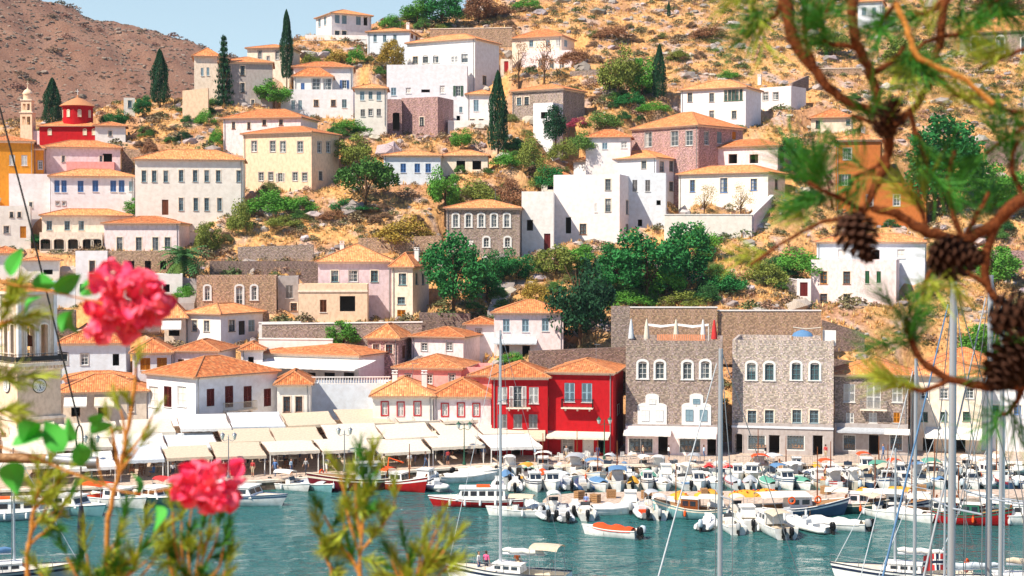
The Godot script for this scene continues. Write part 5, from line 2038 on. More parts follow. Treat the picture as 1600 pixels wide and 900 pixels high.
func yacht(q: Dictionary) -> void:
	# a sailing yacht: hull, deckhouse, mast with spreaders, boom and stays
	var o := thing(q.n, q.l, "sailboat", "sailing yachts moored below the bank")
	o.position = Vector3(q.x, 0, q.z)
	o.rotation = Vector3(0, q.a, 0)
	var L: float = q.L
	var B := L * 0.3
	var H := 1.15 + L * 0.02
	hull(o, L, B, H, 0.18, 0.7, q.get("h", "white"), q.get("s", "navy"))
	cabin(o, -L * 0.12, L * 0.2, H - 0.05, 0.55, B * 0.55, "gel_white", 3, 0.9)
	var T: float = q.top
	var b := Basis(Vector3.RIGHT, q.get("lean", 0.0)) * Basis(Vector3.BACK, q.get("lean2", 0.0))
	var foot := Vector3(L * 0.08, H + 0.3, 0)
	var tipv := foot + b * Vector3(0, T - H - 0.3, 0)
	var r: float = q.r
	var m := MB.new()
	var rings := []
	for t in [0.0, 0.3, 0.7, 1.0]:
		var ring := PackedVector3Array()
		for j in 12:
			var a := -TAU * j / 12
			var k: float = r * (1.0 - 0.3 * t)
			ring.append(foot.lerp(tipv, t) + Vector3(cos(a) * k * 1.25, 0, sin(a) * k))
		rings.append(ring)
	m.loft(rings)
	var mast := part("mast", m.done(), M["paint_brown"] if q.get("wood", 0) else M["aluminium"], o)
	for s in q.get("spread", [0.42, 0.7]):
		for w in [-1, 1]:
			var g := MB.new()
			var c: Vector3 = foot.lerp(tipv, s)
			g.tube([c, c + Vector3(-0.15, 0.05, w * B * 0.36)], r * 0.3, 5)
			part("spreader", g.done(), M["aluminium"], mast)
	for w in [-1, 1]:
		var g := MB.new()
		var c: Vector3 = foot.lerp(tipv, 0.7) + Vector3(-0.15, 0.05, w * B * 0.36)
		g.tube([tipv, c, foot.lerp(tipv, 0.42) + Vector3(-0.15, 0.05, w * B * 0.36), Vector3(foot.x - 0.2, H, w * B * 0.47)], 0.018, 4)
		part("shroud", g.done(), M["steel"], mast)
	var fs := MB.new()
	var bow := Vector3(L / 2 + 0.3, H * 1.2, 0)
	fs.tube([bow, bow.lerp(tipv, 0.08), bow.lerp(tipv, 0.5), bow.lerp(tipv, 0.97)], [0.02, q.get("furl", 0.09), q.get("furl", 0.09) * 0.8, 0.02], 8)
	part("furled_jib", fs.done(), M["cloth_" + q.get("jib", "pale")], mast)
	var bs := MB.new()
	bs.tube([tipv, Vector3(-L / 2, H, 0)], 0.018, 4)
	part("backstay", bs.done(), M["steel"], mast)
	var bm := MB.new()
	var b0 := foot + Vector3(-0.2, 0.9, 0)
	bm.tube([b0, b0 + Vector3(-L * 0.36, 0.1, 0)], 0.09, 8)
	var boom := part("boom", bm.done(), M["aluminium"], mast)
	var sail := MB.new()
	var sp := []
	for i in 9:
		sp.append(b0 + Vector3(-L * 0.35 * i / 8.0, 0.26 + 0.05 * sin(i * 2.0), 0))
	sail.tube(sp, [0.12, 0.2, 0.22, 0.21, 0.2, 0.2, 0.18, 0.16, 0.08], 8)
	part("furled_sail", sail.done(), M["cloth_" + q.get("cov", "white")], boom)
	var rl := MB.new()
	var R := hull_rings(L, B, H, 0.18, 0.7)
	for s in [-1, 1]:
		var pts := []
		for i in range(0, 13, 2):
			pts.append(Vector3(R[i][0] + R[i][3], R[i][2] + 0.6, R[i][1] * 0.96 * s))
			var st := MB.new()
			st.tube([Vector3(R[i][0] + R[i][3], R[i][2], R[i][1] * 0.96 * s), pts[-1]], 0.02, 4)
			part("stanchion", st.done(), M["steel"], o)
		var ln := MB.new()
		ln.tube(pts, 0.014, 4)
		part("guard_line", ln.done(), M["steel"], o)
	var wl := MB.new()
	var wheel := []
	for i in 17:
		wheel.append(Vector3(-L * 0.36, H + 0.55 + cos(TAU * i / 16) * 0.4, sin(TAU * i / 16) * 0.4))
	wl.tube(wheel, 0.025, 5)
	part("wheel", wl.done(), M["steel"], o)
	if q.has("bim"):
		bimini(o, -L * 0.44, -L * 0.2, H + 2.0, B * 0.8, q.bim)
	for p in q.get("o", []):
		lifebuoy(o, Transform3D(Basis(Vector3.UP, p[3]), Vector3(p[0], p[1], p[2])))

func flag(p: Vector3, label: String, turn: float) -> void:
	# red flag with a blue cross edged in white, on a short staff
	var t := thing("ensign_flag", label, "flag")
	t.position = p
	t.rotation.y = turn
	var pole := MB.new()
	pole.tube([Vector3(0, -1.2, 0), Vector3(0, 1.1, 0)], 0.025, 6)
	part("staff", pole.done(), M["paint_white"], t)
	var W := 1.7
	var H := 1.15
	var wave := func(x: float, y: float, z: float) -> Vector3: return Vector3(-x, y + 0.05 * sin(x * 3.0), z + 0.12 * sin(x * 4.2 + y))
	for lay in [["cloth_red", 0.0, [[0, W, -H / 2, H / 2]]], ["paint_white", 0.008, [[0.4, 0.78, -H / 2, H / 2], [0, W, -0.19, 0.19]]], ["gel_navy", 0.016, [[0.5, 0.68, -H / 2, H / 2], [0, W, -0.09, 0.09]]]]:
		for r in lay[2]:
			var g := MB.new()
			for s in [-1, 1]:
				var n := maxi(2, int((r[1] - r[0]) / 0.1))
				for i in n:
					var x0 := lerpf(r[0], r[1], float(i) / n)
					var x1 := lerpf(r[0], r[1], float(i + 1) / n)
					var z: float = s * (lay[1] + 0.004)
					if s > 0:
						g.quad(wave.call(x1, r[2], z), wave.call(x0, r[2], z), wave.call(x0, r[3], z), wave.call(x1, r[3], z))
					else:
						g.quad(wave.call(x0, r[2], z), wave.call(x1, r[2], z), wave.call(x1, r[3], z), wave.call(x0, r[3], z))
			part({"cloth_red": "field", "paint_white": "white_cross", "gel_navy": "blue_cross"}[lay[0]], g.done(), M[lay[0]], t)

# ---------------------------------------------------------------- plants close to the camera
func needle_cluster(v: int, n: int, ln: float, spread: float) -> ArrayMesh:
	# a brush of long thin needles round a twig that runs along +Y
	var r := RandomNumberGenerator.new()
	r.seed = 50 + v
	var mb := MB.new()
	for i in n:
		var a := r.randf() * TAU
		var t := r.randf()
		var o := Vector3(0, t * ln * 0.9, 0)
		var out := Vector3(cos(a), 0, sin(a))
		var d := (out * spread * r.randf_range(0.5, 1.0) * (1.15 - t * 0.6) + Vector3.UP * r.randf_range(0.5, 1.0)).normalized()
		var l := ln * r.randf_range(0.7, 1.1)
		var m := o + d * l * 0.55
		var e := m + (d + out * 0.25 + Vector3(r.randfn(), r.randfn(), r.randfn()) * 0.12).normalized() * l * 0.45
		var s := d.cross(Vector3(r.randfn(), r.randfn(), r.randfn())).normalized() * 0.0011
		var k := r.randf_range(0.7, 1.25)
		mb.col = Color(k * r.randf_range(0.85, 1.25), k, k * r.randf_range(0.6, 1.1))
		if r.randf() < 0.1:
			mb.col = Color(1.7, 1.0, 0.5)
		mb.quad(o - s, o + s, m + s, m - s)
		mb.tri(m - s, m + s, e)
	return mb.done()

func along(d: Vector3, roll := 0.0) -> Basis:
	var y := d.normalized()
	var x := y.cross(Vector3(0.31, 0.2, 0.93)).normalized()
	return Basis(x, y, x.cross(y)) * Basis(Vector3.UP, roll)

func branch(o: Node3D, pts: Array, r0: float, r1: float, m: String, called := "branch") -> Array:
	var c := Curve3D.new()
	for p in pts:
		c.add_point(p)
	var sm := []
	var n := pts.size()
	for i in n - 1:
		for s in 5:
			var t := s / 5.0
			var a: Vector3 = pts[maxi(i - 1, 0)]
			var b: Vector3 = pts[i]
			var d: Vector3 = pts[i + 1]
			var e: Vector3 = pts[mini(i + 2, n - 1)]
			sm.append(b.cubic_interpolate(d, a, e, t) + Vector3(rng.randfn(), rng.randfn(), rng.randfn()) * r1 * 0.25)
	sm.append(pts[-1])
	var rad := []
	for i in sm.size():
		rad.append(lerpf(r0, r1, i / (sm.size() - 1.0)) * rng.randf_range(0.88, 1.14))
	var mb := MB.new()
	mb.tube(sm, rad, 9)
	part(called, mb.done(), M[m], o)
	return sm

func pine_cone(o: Node3D, p: Vector3, d: Vector3, s: float) -> void:
	var mesh := cached("pine_cone", func():
		var mb := MB.new()
		var r := RandomNumberGenerator.new()
		r.seed = 8
		for i in 90:
			var t := i / 90.0
			var a := i * 2.39996
			var w := 0.034 * sin(PI * pow(t * 0.93 + 0.07, 0.75)) + 0.004
			var y := t * 0.085
			var out := Vector3(cos(a), 0, sin(a))
			var side := Vector3(-sin(a), 0, cos(a))
			var b := Vector3(0, y, 0) + out * w * 0.3
			var tip := Vector3(0, y + 0.006, 0) + out * w
			mb.quad(b - side * 0.004, b + side * 0.004, tip + side * 0.008, tip - side * 0.008)
			mb.tri(tip - side * 0.008, tip + side * 0.008, tip + out * 0.004 + Vector3(0, 0.008, 0))
			mb.tri(b - side * 0.004 - Vector3(0, 0.004, 0), tip + side * 0.008, tip - side * 0.008)
		mb.lathe([[0.0, 0.0], [0.014, 0.01], [0.016, 0.05], [0.0, 0.085]], 8)
		return mb.done())
	part("pine_cone", mesh, M["cone"], o, Transform3D(along(d).scaled(Vector3.ONE * s), p))

func near_pine(o: Node3D, q: Dictionary) -> void:
	for b in q.branches:
		var pts := []
		for p in b.p:
			pts.append(Vector3(p[0], p[1], p[2]))
		var sm := branch(o, pts, b.r[0], b.r[1], b.m)
		var k: int = b.get("tufts", 0)
		for i in k:
			var t := lerpf(b.get("from", 0.3), 1.0, (i + rng.randf() * 0.6) / maxf(1.0, k))
			var j := clampi(int(t * (sm.size() - 1)), 1, sm.size() - 1)
			var d: Vector3 = (sm[j] - sm[j - 1]).normalized()
			var w := (d + Vector3(rng.randfn(), rng.randfn(), rng.randfn()) * 0.75).normalized()
			if b.get("tip", 0) and i == k - 1:
				w = d
				j = sm.size() - 1
			var s: float = b.get("size", 1.0) * rng.randf_range(0.8, 1.15)
			var v := rng.randi() % 4
			var nm: String = b.get("needle", "needle")
			part("needle_cluster", cached("needles_%s_%d" % [b.get("style", "long"), v], func(): return needle_cluster(v, 44, 0.095, 0.7) if b.get("style", "long") == "long" else needle_cluster(v + 9, 40, 0.042, 0.5)), M[nm], o, Transform3D(along(w, rng.randf() * TAU).scaled(Vector3.ONE * s), sm[j]))
	for c in q.get("cones", []):
		pine_cone(o, Vector3(c[0], c[1], c[2]), Vector3(c[3], c[4], c[5]), c[6])

func leaf_mesh(v: int) -> ArrayMesh:
	# an oval pointed leaf 6 cm long along +Y, folded a little on its midrib
	var mb := MB.new()
	var prev := []
	for i in 9:
		var t := i / 8.0
		var w := 0.021 * pow(sin(PI * pow(t, 0.8)), 0.9) if t < 1 else 0.0
		var z := 0.012 * sin(t * 3.0 + v) - 0.006
		var row := [Vector3(-w, t * 0.06, z + w * 0.45), Vector3(0, t * 0.06, z), Vector3(w, t * 0.06, z + w * 0.45)]
		if prev:
			mb.quad(prev[0], prev[1], row[1], row[0])
			mb.quad(prev[1], prev[2], row[2], row[1])
		prev = row
	return mb.done()

func bract_mesh(v: int) -> ArrayMesh:
	# a papery bract 4 cm long, cupped and wavy, with its stalk end at the origin
	var mb := MB.new()
	var r := RandomNumberGenerator.new()
	r.seed = v + 40
	var rows := []
	for i in 8:
		var t := i / 7.0
		var w := 0.019 * pow(maxf(sin(PI * pow(t * 0.94 + 0.06, 0.7)), 0.0), 0.8)
		var row := PackedVector3Array()
		for j in 7:
			var u := j / 3.0 - 1.0
			row.append(Vector3(u * w, t * 0.04, 0.016 * sin(t * 2.4) * (0.4 + u * u) + 0.0025 * sin(u * 5 + t * 6 + v)))
		rows.append(row)
	mb.col = Color(0.95, 0.45, 0.75).lerp(Color(1.0, 2.6, 1.9), pow(v / 5.0, 1.5))  # pale highlights and magenta shade put into the tints, varying from bract to bract
	mb.loft(rows, false, false)
	return mb.done()

func flower_head(o: Node3D, centre: Vector3, rad: Vector3, n: int) -> void:
	for i in n:
		var d := Vector3(rng.randfn(), rng.randfn(), rng.randfn()).normalized()
		var p := centre + d * rad * pow(rng.randf(), 0.45)
		var st := MB.new()
		for s in 3:
			var w := (d + Vector3(rng.randfn(), rng.randfn(), rng.randfn()) * 0.5).normalized()
			var v := rng.randi() % 6
			part("bract", cached("bract%d" % v, func(): return bract_mesh(v)), M["bract"], o, Transform3D(along(w, TAU * s / 3.0).scaled(Vector3.ONE * rng.randf_range(0.6, 0.95)), p))
		if i % 3 == 0:
			part("stamen", cached("stamen", func():
				var mb := MB.new()
				mb.tube([Vector3.ZERO, Vector3(0, 0.012, 0), Vector3(0, 0.017, 0)], [0.0012, 0.0016, 0.004], 6)
				return mb.done()), M["paint_cream"], o, Transform3D(along(d), p))

# ---------------------------------------------------------------- the scene
func _ready() -> void:
	var cam := Camera3D.new()
	cam.name = "camera"
	cam.position = Vector3(0, 25, 0)
	cam.rotation.x = -atan(65.0 / 2400.0)
	cam.fov = rad_to_deg(2.0 * atan(450.0 / 2400.0))
	cam.near = 0.05
	cam.far = 4000.0
	var attr := CameraAttributesPhysical.new()
	attr.frustum_focal_length = 64.0
	attr.frustum_focus_distance = 185.0
	attr.exposure_aperture = 7.5
	cam.attributes = attr
	add_child(cam)
	cam.fov = rad_to_deg(2.0 * atan(450.0 / 2400.0))
	cam.current = true
	var env := Environment.new()
	env.background_mode = Environment.BG_SKY
	var sky := Sky.new()
	var sm := ProceduralSkyMaterial.new()
	sm.sky_top_color = Color(0.22, 0.4, 0.66)
	sm.sky_horizon_color = Color(0.85, 0.96, 0.99)
	sm.sky_curve = 0.24
	sm.ground_bottom_color = Color(0.3, 0.28, 0.25)
	sm.ground_horizon_color = Color(0.66, 0.74, 0.76)
	sm.sun_angle_max = 1.0
	sky.sky_material = sm
	env.sky = sky
	env.background_energy_multiplier = 0.76
	env.tonemap_mode = Environment.TONE_MAPPER_LINEAR
	env.tonemap_exposure = 1.54
	env.sdfgi_enabled = true
	env.ssao_enabled = true
	env.ssil_enabled = true
	env.fog_enabled = true
	env.fog_density = 0.00007
	env.fog_light_color = Color(0.8, 0.88, 0.95)
	var we := WorldEnvironment.new()
	we.name = "environment"
	we.environment = env
	add_child(we)
	var sun := DirectionalLight3D.new()
	sun.name = "sun"
	sun.light_energy = 1.6
	sun.light_color = Color(1.0, 0.95, 0.87)
	sun.light_angular_distance = 0.5
	sun.shadow_enabled = true
	add_child(sun)
	var az := deg_to_rad(52.0)
	var el := deg_to_rad(50.0)
	sun.look_at_from_position(Vector3(-sin(az) * cos(el), sin(el), cos(az) * cos(el)), Vector3.ZERO)

	make_materials()
	for h in HOUSES:
		for k in h.b:
			pads.append([k.p[0], k.p[2], k.p[3], k.w, k.d, k.p[1], pow(maxf(k.w, k.d) * 1.3 + 5.0, 2)])
	for e in PADS:
		pads.append(e)
	print("land")
	make_land()
	make_water()
	make_quay()
	print("houses")
	for h in HOUSES:
		house(h)
	clock_tower(TOWER[0], TOWER[1], TOWER[2])
	church(Vector3(CHURCH[0], CHURCH[1], CHURCH[2]))
	bell_tower(Vector3(BELL[0], BELL[1], BELL[2]))
	for w in WALLS:
		retaining_wall(w)
	steps()
	print("trees")
	for t in TREES:
		tree(t)
	scatter()
	print("quay life")
	restaurant_awnings()
	for l in LAMPS:
		street_lamp(Vector3(l[0], 1.0, l[1]), l[2], l[3] == 1)
	for l in PARASOLS:
		closed_parasol(Vector3(l[0], l[1], l[2]), l[3], l[4])
	roof_terrace(Vector3(TERRACE[0], TERRACE[1], TERRACE[2]), TERRACE[3], 7.4)
	second_terrace(Vector3(TERRACE2[0], TERRACE2[1], TERRACE2[2]), TERRACE2[3])
	for l in RAILS:
		quay_railing(Vector3(l[0], 1.0, l[1]), Vector3(l[2], 1.0, l[3]), l[4])
	jetty_clutter()
	for l in CHAIRS:
		chair(Vector3(l[0], 1.0, l[1]), l[2], "white cafe chair in front of the wide red house", "paint_white")
	for p in PEOPLE:
		person(Vector3(p[0], p[1], p[2]), p[3], p[4], p[5], Color(p[6][0], p[6][1], p[6][2]), Color(p[7][0], p[7][1], p[7][2]), Color(0.06, 0.04, 0.03))
	print("boats")
	for b in BOATS:
		boat(b)
	for y in YACHTS:
		yacht(y)
	flag(Vector3(FLAG[0], FLAG[1], FLAG[2]), "red ensign with a blue and white cross at a yacht stern", FLAG[3])
	print("near plants")
	rng.seed = 12
	var pine := thing("pine_tree", "near pine with orange bark, green needles and cones across the right", "tree")
	pine.position = Vector3.ZERO
	branch(pine, [Vector3(2.1, 22.6, -3.6), Vector3(1.95, 23.6, -3.5), Vector3(1.75, 24.6, -3.4), Vector3(1.65, 25.6, -3.4), Vector3(1.55, 26.8, -3.4)], 0.1, 0.04, "bark_orange", "trunk")
	near_pine(pine, PINE)
	for s in SHOOTS:
		var o := thing(s.n, s.l, "sapling", "young pine shoots at the lower left")
		var k: Dictionary = s.b[0]
		var bs := [{"p": s.b[1], "r": [k.r * 1.3, k.r], "m": "shoot"}]
		for t in s.b.slice(2):
			bs.append({"p": t.slice(0, -1), "r": [k.r * 0.8, k.r * 0.5], "m": "shoot", "tufts": k.n, "style": "short", "size": k.s, "tip": 1, "from": 0.15, "needle": "needle_yellow" if t[-1] else "needle"})
		near_pine(o, {"branches": bs})
	for b in BOUG:
		var o := thing("bougainvillea", b.l, "flower", "pink bougainvillea sprays")
		for s in b.stems:
			var pts := []
			for p in s:
				pts.append(Vector3(p[0], p[1], p[2]))
			branch(o, pts, 0.003, 0.0018, "shoot", "stem")
		for h in b.heads:
			flower_head(o, Vector3(h[0][0], h[0][1], h[0][2]), Vector3(h[1][0], h[1][1], h[1][2]), h[2])
		for l in b.leaves:
			var v := rng.randi() % 3
			part("leaf", cached("leaf%d" % v, func(): return leaf_mesh(v)), M["leaf_near"], o, Transform3D(along(Vector3(l[3], l[4], l[5]), rng.randf() * TAU).scaled(Vector3.ONE * l[6]), Vector3(l[0], l[1], l[2])))
	flag_spar()
	print("done")

func steps() -> void:
	var n := 0
	for s in STEPS:
		var o := thing("stone_steps", s[6], "steps", "stone stairways between the houses")
		var a := Vector3(s[0], s[1], s[2])
		var b := Vector3(s[3], s[4], s[5])
		o.position = a
		var k := int((b.y - a.y) / 0.2)
		for i in k:
			var g := MB.new()
			g.box(Vector3(0, -0.4, -0.6), Vector3(2.4, 1.0, 1.4))
			part("step", g.done(), M["wall_grey"], o, Transform3D(Basis.IDENTITY, (b - a) * (float(i) / k)))

func flag_spar() -> void:
	var o := thing("flag_spar", "varnished spar with a metal end, wire stay and hanging blue flag", "flagpole")
	var s := SPAR
	var v := []
	for p in s:
		v.append(Vector3(p[0], p[1], p[2]))
	var a := MB.new()
	a.tube([v[0], v[1]], 0.034, 12)
	part("wooden_spar", a.done(), M["deckwood"], o)
	var b := MB.new()
	b.tube([v[1], v[2]], 0.033, 12)
	part("metal_end", b.done(), M["aluminium"], o)
	var c := MB.new()
	c.tube([v[2] + Vector3(-0.05, 0, 0), v[2] + Vector3(0.02, 0, 0)], 0.045, 12)
	part("end_fitting", c.done(), M["steel"], o)
	var w := MB.new()
	w.tube([v[3], v[4], v[5]], 0.007, 5)
	part("wire_stay", w.done(), M["iron"], o)
	var sh := MB.new()
	var pts := []
	for i in 13:
		pts.append(v[3] + Vector3(sin(TAU * i / 12) * 0.025, -0.1 + cos(TAU * i / 12) * 0.1, 0))
	sh.tube(pts, 0.006, 5)
	part("shackle", sh.done(), M["iron"], o)
	var ln := MB.new()
	ln.tube([v[2] + Vector3(-0.1, -0.03, 0), v[6], v[7]], 0.006, 5)
	part("halyard", ln.done(), M["rope"], o)
	var g := MB.new()
	var rings := []
	for i in 7:
		var t := i / 6.0
		var ring := PackedVector3Array()
		for j in 10:
			var an := -TAU * j / 10
			var r := (0.006 + 0.015 * sin(PI * minf(t * 0.8 + 0.1, 1.0))) * (1.0 + 0.45 * (j % 2))
			ring.append(v[7].lerp(v[6], t) + Vector3(cos(an) * r, 0, sin(an) * r * 0.7))
		rings.append(ring)
	g.loft(rings)
	part("furled_flag", g.done(), M["gel_navy"], o)
	var m := MB.new()
	m.tube([Vector3(v[0].x, v[0].y - 13.0, v[0].z), Vector3(v[0].x, v[0].y + 3.0, v[0].z)], [0.09, 0.05], 10)
	part("mast", m.done(), M["varnish"], o)

